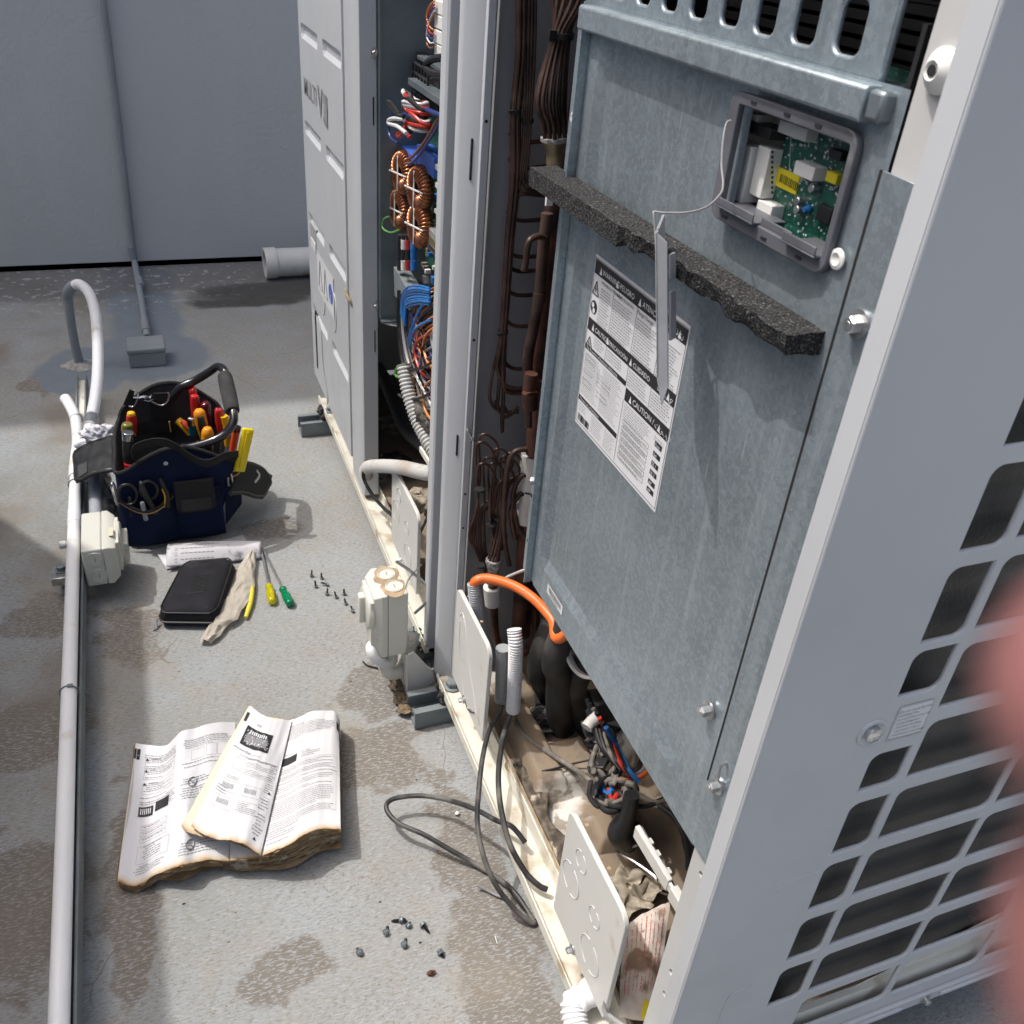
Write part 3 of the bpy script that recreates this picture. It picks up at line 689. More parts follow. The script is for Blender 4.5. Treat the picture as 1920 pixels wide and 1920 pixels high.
def black_print(q):
    bar(q, .012, .022, .988, .098); bar(q, .012, .345, .988, .415); bar(q, .012, .500, .515, .528); bar(q, .525, .528, .988, .600)
    bar(q, .012, .815, .505, .845)
    for c in (.255, .515, .765): 
        bar(q, c, .098, c + .003, .345); bar(q, c, .415, c + .003, .500 if c < .5 else .525)
    for t_ in (.645, .700, .755, .805, .860, .905): bar(q, .885, t_, .955, t_ + .028)
    for k in range(22): bar(q, .03 + k * .0068, .925, .03 + k * .0068 + .002 + .003 * rnd.random(), .968)
    frame_(q, .008, .016, .992, .984, .003)
    for k in range(4):
        for t_ in (.13, .445):
            if k > 0: continue
            a, b, c = ST(.055, t_), ST(.02, t_ + .075 * (1 if t_ < .3 else .75)), ST(.09, t_ + .075 * (1 if t_ < .3 else .75))
            for p0, p1 in ((a, b), (b, c), (c, a)): q.rod(p0 - V((.0006, 0, 0)), p1 - V((.0006, 0, 0)), .0004, 4)
            q.prism([ST(.058, t_ + .022) - V((.001, 0, 0)), ST(.044, t_ + .05) - V((.001, 0, 0)), ST(.055, t_ + .045) - V((.001, 0, 0)), ST(.05, t_ + .068) - V((.001, 0, 0)), ST(.066, t_ + .038) - V((.001, 0, 0)), ST(.056, t_ + .042) - V((.001, 0, 0))], (.0002, 0, 0))
    q.lathe(ST(.055, .275) - V((.0004, 0, 0)), NX, [(0, .0075), (.0002, .0075)], 18)
    T_(q, 'HAZARDOUS VOLTAGE', .105, .125, .0225); T_(q, 'VOLTAJE PELIGROSO', .270, .125, .0225); T_(q, 'Perigo! Energia', .525, .125, .027)
    bar(q, .515, .60, .518, .97); 
    for (a, b) in ((.10, .665), (.54, .0)): pass
    for j in range(6):
        frame_(q, .545, .700 + j * .040, .835, .728 + j * .040, .002)
    for (a, b, c, d) in ((.03, .555, .16, .580), (.03, .59, .16, .615), (.03, .64, .14, .66), (.20, .60, .36, .625), (.20, .645, .36, .67), (.22, .70, .34, .73), (.03, .70, .14, .735)): frame_(q, a, b, c, d, .0018)
def white_print(q):
    for s_, txt in ((.108, 'WARNING'), (.312, 'PELIGRO'), (.562, 'ATENÇÃO')): T_(q, txt, s_, .078, .041)
    for s_, txt in ((.105, 'CAUTION'), (.285, 'PRECAUCIÓN'), (.560, 'CUIDADO')): T_(q, txt, s_, .398, .039 if len(txt) < 9 else .034)
    T_(q, 'CAUTION / تنبيه', .615, .582, .045); T_(q, 'تحذير', .82, .078, .045); T_(q, 'تنبيه', .82, .398, .042)
    for s_, t_ in ((.088, .085), (.285, .085), (.535, .085), (.93, .085), (.08, .402), (.262, .402), (.535, .402), (.93, .402), (.59, .588), (.90, .588)):
        q.prism([ST(s_ - .014, t_) - V((.0007, 0, 0)), ST(s_ + .014, t_) - V((.0007, 0, 0)), ST(s_, t_ - .04) - V((.0007, 0, 0))], (.0001, 0, 0))
    T_(q, 'The Procedure of Automatic Addressing', .03, .5215, .0235); T_(q, 'The amount of Refrigerant', .03, .838, .0235)
    for j in range(6): T_(q, ('Func', 'Set', 'SE 1', 'SE 3', 'dIP', 'dIP')[j], .892, (.645, .700, .755, .805, .860, .905)[j] + .024, .026)
    q.lathe(ST(.048, .265) - V((.0009, 0, 0)), NX, [(0, .003), (.0001, .003)], 12); q.lathe(ST(.063, .292) - V((.0009, 0, 0)), NX, [(0, .003), (.0001, .003)], 12)
def grey_print(q):
    for c0, c1 in ((.11, .245), (.27, .50), (.53, .755), (.78, .97)): para(q, c0, c1, .148, .335, .0155)
    for c0, c1 in ((.11, .245), (.27, .50), (.53, .755), (.78, .97)): para(q, c0, c1, .428, .49 if c1 < .52 else .515, .0155)
    para(q, .03, .24, .545, .80, .0135, .22); para(q, .26, .49, .545, .80, .0135, .22); para(q, .20, .35, .86, .965, .012, .22); para(q, .37, .50, .86, .965, .012, .22)
    para(q, .03, .13, .86, .90, .013, .22); para(q, .54, .84, .615, .69, .0145, .24); para(q, .555, .83, .703, .94, .0135, .22); para(q, .87, .97, .625, .64, .0145, .24)
lettering([('ink', black_print), ('label', white_print), ('ink_grey', grey_print)], 'printing', stk)
# small bar-code label by the lower left corner
mb = MB(); L2 = lambda a, b: V((XP - .0006, .888 - a * .052, .5655 + b * .0155))
mb.quad(L2(0, 0), L2(1, 0), L2(1, 1), L2(0, 1)); bl = mb.build('barcode_label', M['label'], dp)
def bc(q):
    x = .12
    while x < .88:
        w_ = .006 + rnd.random() * .016; q.quad(*[L2(a, b) - V((.0004, 0, 0)) for a, b in ((x, .35), (x + w_, .35), (x + w_, .85), (x, .85))]); x += w_ + .008 + rnd.random() * .012
    x = .2
    while x < .7: q.quad(*[L2(a, b) - V((.0004, 0, 0)) for a, b in ((x, .15), (x + .03, .15), (x + .03, .27), (x, .27))]); x += .045
lettering([('ink_grey', bc)], 'barcode', bl)
mb = MB(); mb.quad(*[V((XP - .0028, a, b)) for a, b in ((.9605, 1.17), (.9555, 1.17), (.9545, 1.214), (.9600, 1.214))]); mb.build('torn_label', M['label'], dp)

# ---- foam strip glued across the door
rf = random.Random(11)
def torn(t):
    """outer edge of the foam: straight on the far part, bitten away towards the viewer"""
    if t < .46: return .033, .0, .021
    b = mnoise.noise(V((t * 9, 1.3, 0))) * .010 + mnoise.noise(V((t * 26, 4.3, 0))) * .004
    k = min(1, (t - .46) / .04)
    return .031 + b * k * .75, .0, .016 + mnoise.noise(V((t * 17, 8.1, 0))) * .006 * k
y0f, y1f = .994, .4975
def foam_fn(u, v):
    y = y0f + (y1f - y0f) * v; d, _, hh = torn(v)
    if v > .94: d = .033
    zt = 1.0985 + .0045 * v - .0; t = u * 4 % 4
    per = [(0, 0), (d, -.001), (d - (.003 if v > .46 else 0), -hh), (0, -.018)]
    a = per[int(t) % 4]; b = per[(int(t) + 1) % 4]; f = t - int(t)
    dx = a[0] + (b[0] - a[0]) * f; dz = a[1] + (b[1] - a[1]) * f
    q = V((XP - dx, y, zt + dz)); rough = .0006 if v < .46 else .0016
    if dx > .002: q += V((mnoise.noise(q * 90), mnoise.noise(q * 80 + V((5, 0, 0))), mnoise.noise(q * 85 + V((0, 9, 0))))) * rough * 1.2
    return q
mb = MB(); mb.grid(foam_fn, 28, 190)
mb.v = mb.v[:]
n_ = 29
mb.f.append(tuple(range(0, 28))); mb.mi.append(0); mb.f.append(tuple(len(mb.v) - 29 + k for k in range(28))); mb.mi.append(0)
mb.build('foam_strip', M['foam'], dp, sharp=75)
# ================================================================ inside the near machine: copper work
def pipe(name, pts, r, m_, parent, **k):
    mb = MB(); mb.tube(pts, r, k.pop('seg', 10), k.pop('res', 6)); return mb.build(name, M[m_], parent)
# upper distributor: a bundle of thin capillaries gathered into a brass cone
ds = thing('distributor', 'upper copper distributor with a bundle of capillary tubes fanning out of a brass cone', 'copper distributor', (.53, 1.2, 1.05), 'refrigerant distributors')
YC = 1.19; c0 = Y(1040, 262, YC); c1 = Y(1041, 312, YC)
mb = MB(); ax = (c1 - c0); L_ = ax.length
mb.lathe(c0 + V((0, 0, .002)), ax, [(0, .0185), (L_ * .12, .0175), (L_ * .42, .0125), (L_ * .7, .0118), (L_ * .75, .0125), (L_, .0122), (L_ * 1.1, .009), (L_ * 1.3, .009)], 20); mb.build('cone', M['brass'], ds)
mb = MB(); mb.lathe(c0 + V((0, 0, .004)), ax, [(-.001, .015), (.0, .0195), (.004, .0195), (.006, .0180)], 20); mb.build('solder_joint', M['solder'], ds)
rr_ = random.Random(5)
for k in range(13):
    a = 2 * math.pi * k / 13; rad = .013 + .003 * (k % 2); o_ = V((math.cos(a) * rad, math.sin(a) * rad, 0))
    p0 = c0 + o_; p1 = Y(1033 + math.cos(a) * 26, 180, YC) + V((0, math.sin(a) * .014, 0)); p2 = Y(1052 + math.cos(a) * 15, 68, YC) + V((0, math.sin(a) * .008, 0)); p3 = Y(1068 + math.cos(a + 1) * 24, -30, YC) + V((0, math.sin(a) * .02, 0))
    pipe('capillary', [p0, p0.lerp(p1, .3) + V((0, 0, .004)), p1, p2, p3, p3 + V((0, 0, .12))], .0028, 'copper', ds, seg=7)
mb = MB(); q = Y(1052, 66, YC); mb.lathe(q - V((0, 0, .004)), (0, 0, 1), [(0, .0165), (.007, .0165)], 16); mb.box(q + V((-.024, -.02, -.005)), q + V((-.014, -.010, .007))); mb.build('cable_tie', M['black'], ds)
# main risers
cp_ = thing('copper_risers', 'thick copper risers with a white sleeve running down beside the steel control box', 'copper pipe', (.54, 1.2, .1))
pipe('riser', [Y(1041, 312, YC), Y(1036, 420, YC), Y(1022, 560, YC), Y(1008, 700, YC), Y(1000, 850, YC)], .0125, 'copper_red', cp_, seg=14)
pipe('riser', [V((.577, 1.22, 1.2)), Y(1062, 340, 1.23), Y(1040, 600, 1.23), Y(1012, 900, 1.23), Y(985, 1150, 1.23), Y(980, 1190, 1.23)], .014, 'copper_red', cp_, seg=14)
pipe('bent_tube', [Y(1026, 400, 1.17), Y(1018, 470, 1.17), Y(1012, 545, 1.17), Y(1003, 600, 1.17), Y(990, 670, 1.17), Y(992, 705, 1.17), Y(1008, 722, 1.17), Y(1020, 718, 1.19)], .0082, 'copper', cp_, seg=12)
mb = MB(); mb.rod(Y(1012, 548, 1.17), Y(1010, 566, 1.17), .0095, 14); mb.build('joint', M['copper'], cp_)
mb = MB(); mb.rod(Y(1000, 850, 1.20), Y(986, 975, 1.20), .0205, 20); sl_ = mb.build('sleeve', M['pvc_dirty'], cp_)
mb = MB(); mb.lathe(Y(994, 912, 1.20), (Y(986, 975, 1.20) - Y(1000, 850, 1.20)), [(0, .0212), (.004, .0212)], 20); mb.build('cable_tie', M['black'], sl_)
pipe('lower_riser', [Y(988, 970, 1.20), Y(982, 1040, 1.20), Y(976, 1130, 1.20), Y(972, 1185, 1.2)], .014, 'copper_red', cp_, seg=14)
pipe('stub', [Y(1022, 447, 1.16), Y(1010, 443, 1.15), Y(994, 450, 1.14), Y(988, 470, 1.14), Y(986, 492, 1.14), Y(982, 508, 1.14)], .0045, 'copper', cp_)
mb = MB(); mb.box(Y(1028, 343, 1.165), Y(1033, 384, 1.17)); mb.build('tag', M['label'], cp_)
pipe('valve_stem', [Y(990, 752, 1.16), Y(991, 790, 1.16), Y(990, 800, 1.16)], .006, 'copper', cp_)
mb = MB(); mb.rod(Y(993, 735, 1.16), Y(995, 765, 1.16), .012, 12); mb.rod(Y(996, 700, 1.15), Y(992, 730, 1.15), .010, 12); mb.build('valve_body', M['copper_red'], cp_)
# long capillaries tied together down the side sheet, loops at each coil pass
cl = thing('capillary_harness', 'long thin dark copper capillaries tied in a bundle on the grey side sheet', 'copper pipe', (.50, 1.24, .6))
rr2 = random.Random(3)
for k in range(5):
    o1 = 5.0 * (k - 2)
    y_ = 1.235 - .006 * (k % 2)
    bot = 655 + 28 * k
    pts = [Y(978 + o1 * .8, -40, y_), Y(977 + o1 * .8, 100, y_), Y(967 + o1 * .7, 210, y_), Y(966 + o1 * .7, 330, y_), Y(955 + o1 * .6, 450, y_), Y(948 + o1 * .5, 560, y_), Y(942 + o1 * .5, 640, y_), Y(933 + o1 * .9, bot + 40, y_), Y(930 + o1 * 1.2, 745 + 4 * k, y_), Y(945 + o1, 770 + 6 * (k % 3), y_), Y(972, 773 - 3 * k, y_)]
    if k in (1, 3): pts = pts[:7] + [Y(937 + o1, 690, y_), Y(946, 725 + o1, y_), Y(965, 733 + o1, y_), Y(990, 731 + o1, y_)]
    pipe('capillary', pts, .0030, 'copper', cl, seg=7)
for k in range(4):
    o1 = 6 * k
    pipe('capillary', [Y(1004 - o1, -30, 1.23), Y(1002 - o1, 90, 1.23), Y(996 - o1 * .7, 205, 1.23), Y(990 - o1 * .6, 290, 1.23), Y(986 - o1, 330 + 10 * k, 1.23), Y(996 - o1 * .5, 352 + 4 * k, 1.23), Y(1030, 356 + 4 * k, 1.23)], .0025, 'copper', cl, seg=7)
for v in (265, 313, 412, 470 + 10, 507, 552, 610, 690, 733):
    mb = MB(); u0 = 978 - v * .03
    mb.tube([Y(u0 - 14, v - 16, 1.262), Y(u0 - 2, v - 2, 1.262), Y(u0 + 20, v + 2, 1.262), Y(u0 + 62, v - 2, 1.262)], .0032, 7, 5); mb.build('coil_bend', M['copper'], cl)
for (u, v) in ((966, 211), (989, 230), (943, 625)):
    mb = MB(); q = Y(u, v, 1.232); mb.lathe(q, (0, 0, 1), [(0, .0085), (.0045, .0085)], 12); mb.box(q + V((-.012, -.009, 0)), q + V((-.004, -.003, .004))); mb.build('cable_tie', M['black'], cl)
# lower distributor
dl = thing('distributor', 'lower copper distributor with a silver collar under a cluster of looping capillaries', 'copper distributor', (.49, 1.2, .3), 'refrigerant distributors')
c0 = Y(926, 1048, 1.2)
mb = MB(); mb.lathe(c0, (.02, 0, -1), [(0, .014), (.006, .015), (.012, .013), (.030, .008), (.045, .0075)], 18); mb.build('collar', M['solder'], dl)
for k in range(9):
    a = 2 * math.pi * k / 9; o_ = V((math.cos(a) * .009, math.sin(a) * .009, 0)); w_ = 4 * (k - 4)
    top = [(908, 815), (902, 830), (935, 842), (948, 856), (916, 858), (925, 870), (958, 850), (905, 870), (938, 866)][k]
    l = top[0]; pipe('capillary', [c0 + o_, Y(930 + w_ * .6, 985, 1.2) + V((0, math.sin(a) * .01, 0)), Y(936 + w_, 920, 1.2), Y(l + 26, top[1] + 30, 1.2), Y(l + 12, top[1] + 4, 1.2), Y(l - 4, top[1], 1.2), Y(l - 10, top[1] + 16, 1.21), Y(l - 8, top[1] + 80, 1.225), Y(900 + w_ * .5, 960, 1.225), Y(896 + w_, 1010 + k * 6, 1.225), Y(910, 1040 + k * 4, 1.225), Y(950, 1025 - k * 3, 1.23)], .0022, 'copper', dl, seg=7)
for (u, v) in ((899, 920), (934, 972), (900, 1062), (922, 985)):
    mb = MB(); q = Y(u, v, 1.2); mb.lathe(q, (0, 0, 1), [(0, .0085), (.0035, .0085)], 12); mb.build('cable_tie', M['black'], dl)
for pts in (((966, 1010), (958, 960), (972, 930), (985, 925)), ((955, 1060), (945, 1000), (948, 900), (962, 850), (990, 842)), ((985, 1005), (970, 985), (962, 930), (975, 895), (992, 890))):
    pipe('side_tube', [Y(u, v, 1.19) for u, v in pts], .0045, 'copper', dl)
# taped valve and the heavy bends at the bottom
vb = thing('service_valve', 'white taped service valve on a copper bend behind the orange conduit', 'valve', (.50, 1.19, .15))
mb = MB(); mb.rod(Y(922, 1100, 1.2), Y(924, 1132, 1.2), .0155, 16, .0145); mb.build('tape_wrap', M['white'], vb)
pipe('stem', [Y(925, 1075, 1.2), Y(924, 1105, 1.2)], .009, 'copper_red', vb); mb = MB(); mb.lathe(Y(924, 1092, 1.2), (0, 0, 1), [(0, .014), (.010, .016), (.014, .009)], 6); mb.build('nut', M['brass'], vb)
pipe('bend', [Y(926, 1135, 1.2), Y(928, 1180, 1.2), Y(935, 1210, 1.2), Y(955, 1225, 1.2), Y(985, 1222, 1.2), Y(1003, 1190, 1.2), Y(1005, 1120, 1.2), Y(1008, 1060, 1.22)], .0075, 'copper_red', vb, seg=12)
pipe('sensor_lead', [Y(936, 1096, 1.18), Y(948, 1084, 1.17), Y(965, 1076, 1.15), Y(990, 1066, 1.1)], .0025, 'wwire', vb)

# black lagged pipes behind the corrugated conduits
M['lag'] = mat('black_lagging', (.022, .022, .023), .6, var=.3, vscale=30, bump=.35, bscale=90, dirt=(.10, .09, .08), dscale=14, dlo=.5, dhi=.8)
lp = thing('lagged_pipes', 'black taped insulated pipes rising through the base behind the grey conduits', 'insulated pipe', (.62, 1.1, .08))
def taped(name, pts, r, n=7):
    mb = MB(); mb.tube(pts, r, 14, 6); o = mb.build(name, M['lag'], lp); return o
taped('pipe', [V((.60, 1.06, .06)), Z(1048, 1330, .16), Z(1050, 1270, .24), Z(1046, 1215, .33), V((.605, 1.03, .55)), V((.61, 1.02, 1.0))], [.024, .024, .025, .023, .023, .023])
taped('pipe', [V((.66, 1.03, .06)), Z(1085, 1320, .16), Z(1083, 1260, .25), V((.66, .98, .50)), V((.67, .97, 1.0))], .026)
taped('pipe', [V((.63, 1.13, .06)), Z(1022, 1290, .14), Z(1015, 1225, .26), V((.62, 1.12, .45)), V((.66, 1.10, 1.0))], .021)
def crumple(c, sx, sy, sz, seed, nu=14, nv=10, amp=.5):
    c = V(c)
    def f(u, v):
        a = 2 * math.pi * u; b = math.pi * (v - .5); d = V((math.cos(a) * math.cos(b) * sx, math.sin(a) * math.cos(b) * sy, math.sin(b) * sz))
        return c + d * (1 + amp * mnoise.noise(d.normalized() * 2.3 + V((seed, 0, 0)))) + V((mnoise.noise(d.normalized() * 6 + V((0, seed, 0))), mnoise.noise(d.normalized() * 6 + V((seed, 7, 0))), 0)) * sx * .25
    return f
mb = MB(); mb.grid(crumple(Z(1022, 1345, .12), .030, .018, .022, 3), 26, 16); mb.grid(crumple(Z(1075, 1330, .12), .03, .02, .03, 8), 26, 16); mb.build('loose_tape', M['lag'], lp, sharp=30)
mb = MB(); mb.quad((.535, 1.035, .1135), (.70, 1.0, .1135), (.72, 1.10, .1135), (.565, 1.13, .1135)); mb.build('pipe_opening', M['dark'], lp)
# compressor drum in the shade behind the near end
cd = thing('compressor', 'black compressor drum in the dark under the control box', 'compressor', (.80, .70, .09))
mb = MB(); mb.lathe((.79, .72, .10), (0, 0, 1), [(0, .12), (.02, .125), (.05, .10), (.06, .095), (.30, .095), (.36, .06)], 36); mb.build('drum', mat('compressor_paint', (.022, .022, .024), .35), cd, sharp=30)
mb = MB(); mb.lathe((.79, 1.05, .10), (0, 0, 1), [(0, .10), (.30, .10), (.36, .06)], 30); mb.build('accumulator', M['black'], cd)
mb = MB(); mb.tube([Z(1185, 1490, .24), Z(1175, 1530, .20), Z(1160, 1560, .17), Z(1175, 1575, .14), Z(1190, 1555, .13)], [.012, .014, .018, .020, .017], 12, 6); mb.build('rubber_boot', M['black'], cd)
# ================================================================ pan embossings, knock-out plates, bracket, packing
mb = MB()
def mound(x0, x1, y0, y1, h, e=.025, z=.084):
    def f(u, v):
        x = x0 - e + (x1 - x0 + 2 * e) * u; y = y0 - e + (y1 - y0 + 2 * e) * v
        d = max(max(x0 - x, x - x1), max(y0 - y, y - y1)); k = max(0, min(1, 1 - d / e)); k = k * k * (3 - 2 * k)
        return V((x, y, z - .006 + (h + .006) * k))
    return f
for a in ((.53, .60, .93, 1.0, .035), (.50, .535, .93, 1.10, .042), (.555, .62, .80, .84, .03), (.70, .85, .88, 1.0, .03), (.515, .56, 1.13, 1.22, .035)):
    mb.grid(mound(*a), 24, 24)
mb.build('pan_embossing', M['pan'], tA, sharp=180)
mb = MB(); hexbolt(mb, Z(963, 1436, .098), (0, 0, 1), .0055, True, .010); mb.build('pan_bolt', M['zinc'], tA)
mb = MB(); mb.lathe(Z(963, 1436, .094), (0, 0, 1), [(0, .016), (.004, .014)], 20); mb.build('bolt_seat', M['dust'], tA)
for par, q in ((tA, V((.436, 1.228, .0725))), (tB, V((.434, 2.405, .0725))), (tB, V((.440, 1.375, .0725)))):
    mb = MB(); mb.lathe(q, (0, 0, 1), [(0, .0165), (.003, .0165), (.004, .012)], 22); mb.lathe(q + V((0, 0, .003)), (0, 0, 1), [(0, .0115), (.010, .0115), (.012, .009)], 6); mb.build('foot_bolt', M['strut'], par)
def kplate(par, y0, y1, z0, z1, kind, name='knockout_plate', x=.428):
    """flat plate with folded rim and half-cut knock-out rings"""
    mb = MB(); w_ = y1 - y0; h_ = z1 - z0
    out = rrect(0, 0, w_, h_, (.004, .004, .022, .014)); fn = lambda a, b, c: V((x + c, y1 - a, z0 + b))
    mb.prism([fn(a, b, -.0015) for a, b in out], (.0075, 0, 0)); o = mb.build(name, M['plate'], par, sharp=40, bevel=.0012); mb = MB(); cx_, cy_ = w_ / 2, h_ / 2
    rim = rrect(0, 0, w_, h_, (.004, .004, .022, .014)); 
    mb = MB()
    rings = {'A': [], 'B': [(.30, .80, .016), (.62, .60, .015), (.20, .52, .026), (.66, .26, .027)]}[kind]
    for a, b, r in rings:
        c = fn(a * w_, b * h_, -.0021)
        mb.tube([c + V((0, -r * math.cos(R(t)), r * math.sin(R(t)))) for t in range(-78, 82, 12)], .0005, 5, 2)
        mb.tube([c + V((0, -r * math.cos(R(t)), r * math.sin(R(t)))) for t in range(102, 262, 12)], .0005, 5, 2)
    if kind == 'A':
        P_ = [(.14, .78), (.22, .86), (.34, .78), (.50, .50), (.80, .16)]; mb.tube([fn(a * w_, b * h_, -.002) for a, b in P_], .0006, 5, 4)
        P_ = [(.16, .74), (.20, .45), (.38, .10), (.52, .02), (.64, .10)]; mb.tube([fn(a * w_, b * h_, -.002) for a, b in P_], .0006, 5, 4)
    mb.build('knockout_ring', M['label'], o)
    if kind == 'A':
        mb = MB(); mb.tube([fn(a * w_, b * h_, -.0022) for a, b in ((.40, .07), (.50, .025), (.58, .03), (.74, .13))], .0012, 5, 3); mb.build('cut', M['ink'], o)
    mb = MB()
    for a in (.12, .52): mb.lathe(fn(a * w_ + .01, h_ + .0002, .010), (0, 0, 1), [(0, .0028), (.0005, .0028)], 8)
    mb.build('rim_hole', M['dust'], o)
    mb = MB(); hexbolt(mb, fn(w_ * .42, .006, -.002), NX, .0048); mb.build('screw', M['zinc'], o)
    return o
kplate(tA, 1.030, 1.203, .128, .338, 'A')
kplate(tA, .534, .706, .120, .340, 'B')
kplate(tB, 1.455, 1.662, .125, .322, 'B')
# front skirt that the plates are screwed to, with brown rust line
mb = MB(); mb.box((.4665, A0 + .03, .060), (.4685, A1 - .03, .104)); mb.mat(M['dust']); mb.box((.4660, A0 + .05, .103), (.4686, A1 - .05, .1052)); mb.mats[0] = M['dust']; mb.mats = [M['cream'], M['dust']]; mb.mi = [0] * 6 + [1] * 6
mb.build('pan_lip', None, tA)
# grime along the inside of the front lip
M['grime'] = mat('wet_grime', (.11, .09, .07), .9, var=.5, vscale=70, bump=1.0, bscale=120, dirt=(.42, .37, .30), dscale=34, dlo=.55, dhi=.62)
def grimef(u, v):
    y = .56 + .44 * v; w_ = .035 + .035 * mnoise.noise(V((y * 11, 0, 2))) ; x = .472 + w_ * u
    return V((x, y, .099 + .006 * math.sin(math.pi * min(1, u * 1.02)) * (.6 + mnoise.noise(V((x * 90, y * 90, 0)))) - .012 * (u > .97) - .01 * (u < .02)))
mb = MB(); mb.grid(grimef, 16, 150); g_ = mb.build('silt', M['grime'], tA, sharp=180)
# folded bracket on its edge between the machines
bt = thing('corner_bracket', 'dusty triangular sheet-metal bracket standing on the deck against the strut', 'bracket', (.34, 1.29, 0))
mb = MB(); a = Z(766, 1308, .03); b = Y(762, 1228, 1.30); c = Y(815, 1262, 1.30); d = Z(822, 1290, .055)
mb.prism([Y(764, 1310, 1.285), Y(765, 1228, 1.285), Y(776, 1222, 1.285), Y(813, 1262, 1.285), Y(815, 1278, 1.285)], (0, .003, 0))
mb.prism([Y(764, 1312, 1.284), Y(762, 1228, 1.284), Y(756, 1225, 1.33), Y(752, 1296, 1.33)], (.003, 0, 0)); mb.build('plate', M['plate'], bt, bevel=.0008)
# small white hinged arm leaning over the pan
ha = thing('float_arm', 'white plastic hinged arm with a clamped lead leaning over the near pan', 'plastic arm', (.56, .60, .15))
p0 = Z(1193, 1557, .235); p1 = Z(1255, 1660, .225); p2 = Z(1286, 1712, .215)
dv = (p1 - p0).normalized(); up = V((0, 0, 1)); sd = dv.cross(up).normalized()
mb = MB(); mb.frame(p0, dv, sd, up, (0, -.004, -.012), ((p1 - p0).length, .004, .012)); mb.frame(p1, dv, sd, up, (0, -.002, -.008), (.012, .003, .008)); mb.frame(p1 + dv * .008, dv, sd, up, (0, -.007, -.014), ((p2 - p1).length - .008, .006, .010)); mb.build('arm', M['white'], ha, bevel=.0012)
mb = MB(); 
for t in (.28, .5, .82): mb.frame(p0 + dv * (p1 - p0).length * t, dv, sd, up, (-.006, -.004 - .009, -.010), (.004, -.003, .004))
mb.build('clamps', M['white'], ha, bevel=.001)
mb = MB(); mb.tube([p0 + dv * a - sd * b + up * c for a, b, c in ((-.002, .009, .0), (.02, .010, -.004), (.05, .010, -.004), (.075, .012, -.008), (.10, .006, -.016), (.115, -.002, -.014))], .0032, 8, 5); mb.build('lead', M['grey_wire'], ha)
mb = MB(); mb.tube([Z(1194, 1585, .16), Z(1170, 1594, .125), Z(1166, 1602, .122), Z(1190, 1616, .122), Z(1226, 1642, .122), Z(1232, 1655, .122)], .0022, 6, 5); mb.build('wire_hook', M['zinc'], ha)
# packing bag with red print in the near corner of the pan
def bag(u, v):
    # corners in plan
    a = Z(1172, 1718, .15); b = Z(1262, 1672, .15); c = Z(1232, 1900, .15); d = Z(1165, 1890, .15)
    q = a.lerp(b, u).lerp(d.lerp(c, u), v); n_ = mnoise.noise(V((q.x * 28, q.y * 22, 1))) * .008 + mnoise.noise(V((q.x * 75, q.y * 60, 5))) * .0035
    return V((q.x, q.y, .128 + n_ + .02 * math.sin(math.pi * u) * math.sin(math.pi * v)))
M['bagp'] = mat('dirty_packing_paper', (.62, .55, .48), .6, var=.1, vscale=30, dirt=(.27, .21, .15), dscale=17, dlo=.58, dhi=.66)
pk = thing('packing_bag', 'torn white packing bag printed with rows of red warning text in the near pan corner', 'packaging', (.50, .50, .1))
mb = MB(); mb.grid(bag, 30, 40); mb.build('bag', M['bagp'], pk, sharp=180)
M['redink'] = mat('red_print', (.55, .10, .12), .6)
mb = MB(); r4 = random.Random(8)
for col in range(9):
    v0 = .06; u0 = .10 + col * .095 + (col % 3) * .004
    while v0 < .78:
        L_ = .01 + r4.random() * .03; w_ = .020 if col % 4 == 0 else .013
        if r4.random() < .88:
            q = [bag(a, b) + V((0, 0, .0012)) for a, b in ((u0, v0), (u0 + w_, v0), (u0 + w_, v0 + L_), (u0, v0 + L_))]; mb.quad(*q)
        v0 += L_ + .008
mb.build('printing', M['redink'], pk, fixn=False)
mb = MB(); q = [bag(a, b) + V((0, 0, .001)) for a, b in ((.62, .86), (.98, .84), (.98, .97), (.62, .99))]; mb.quad(*q); mb.build('yellow_mark', M['yellow'], pk)
# scraps of torn film and leaves heaped beside it
M['film'] = mat('dirty_film', (.30, .26, .20), .6, var=.4, vscale=40, bump=.6, bscale=80)
for k, (u, v, s_, lab) in enumerate(((1150, 1655, .022, 'grey torn film scrap at the foot of the near knock-out plate'), (1185, 1640, .018, 'pale brown curled film scrap in the near pan'), (1215, 1668, .020, 'crumpled dusty film scrap under the white hinged arm'), (1180, 1690, .024, 'lumpy brown debris heap next to the red printed bag'))):
    def sc(a, b, k=k, u=u, v=v, s_=s_):
        q = Z(u, v, .104) + V(((a - .5) * s_ * 2.4 + .006 * math.sin(b * 7 + k), (b - .5) * s_ * 1.6 + .005 * math.sin(a * 9 + k), 0))
        return q + V((0, 0, .009 * math.sin(a * 5 + k) * math.cos(b * 4 + k * 2) + .002 * math.sin(a * 19 + b * 13)))
    mb = MB(); mb.grid(sc, 22, 16); solo(mb, 'debris_scrap', M['film'], lab, 'debris', 'scraps in the near pan', sharp=70)
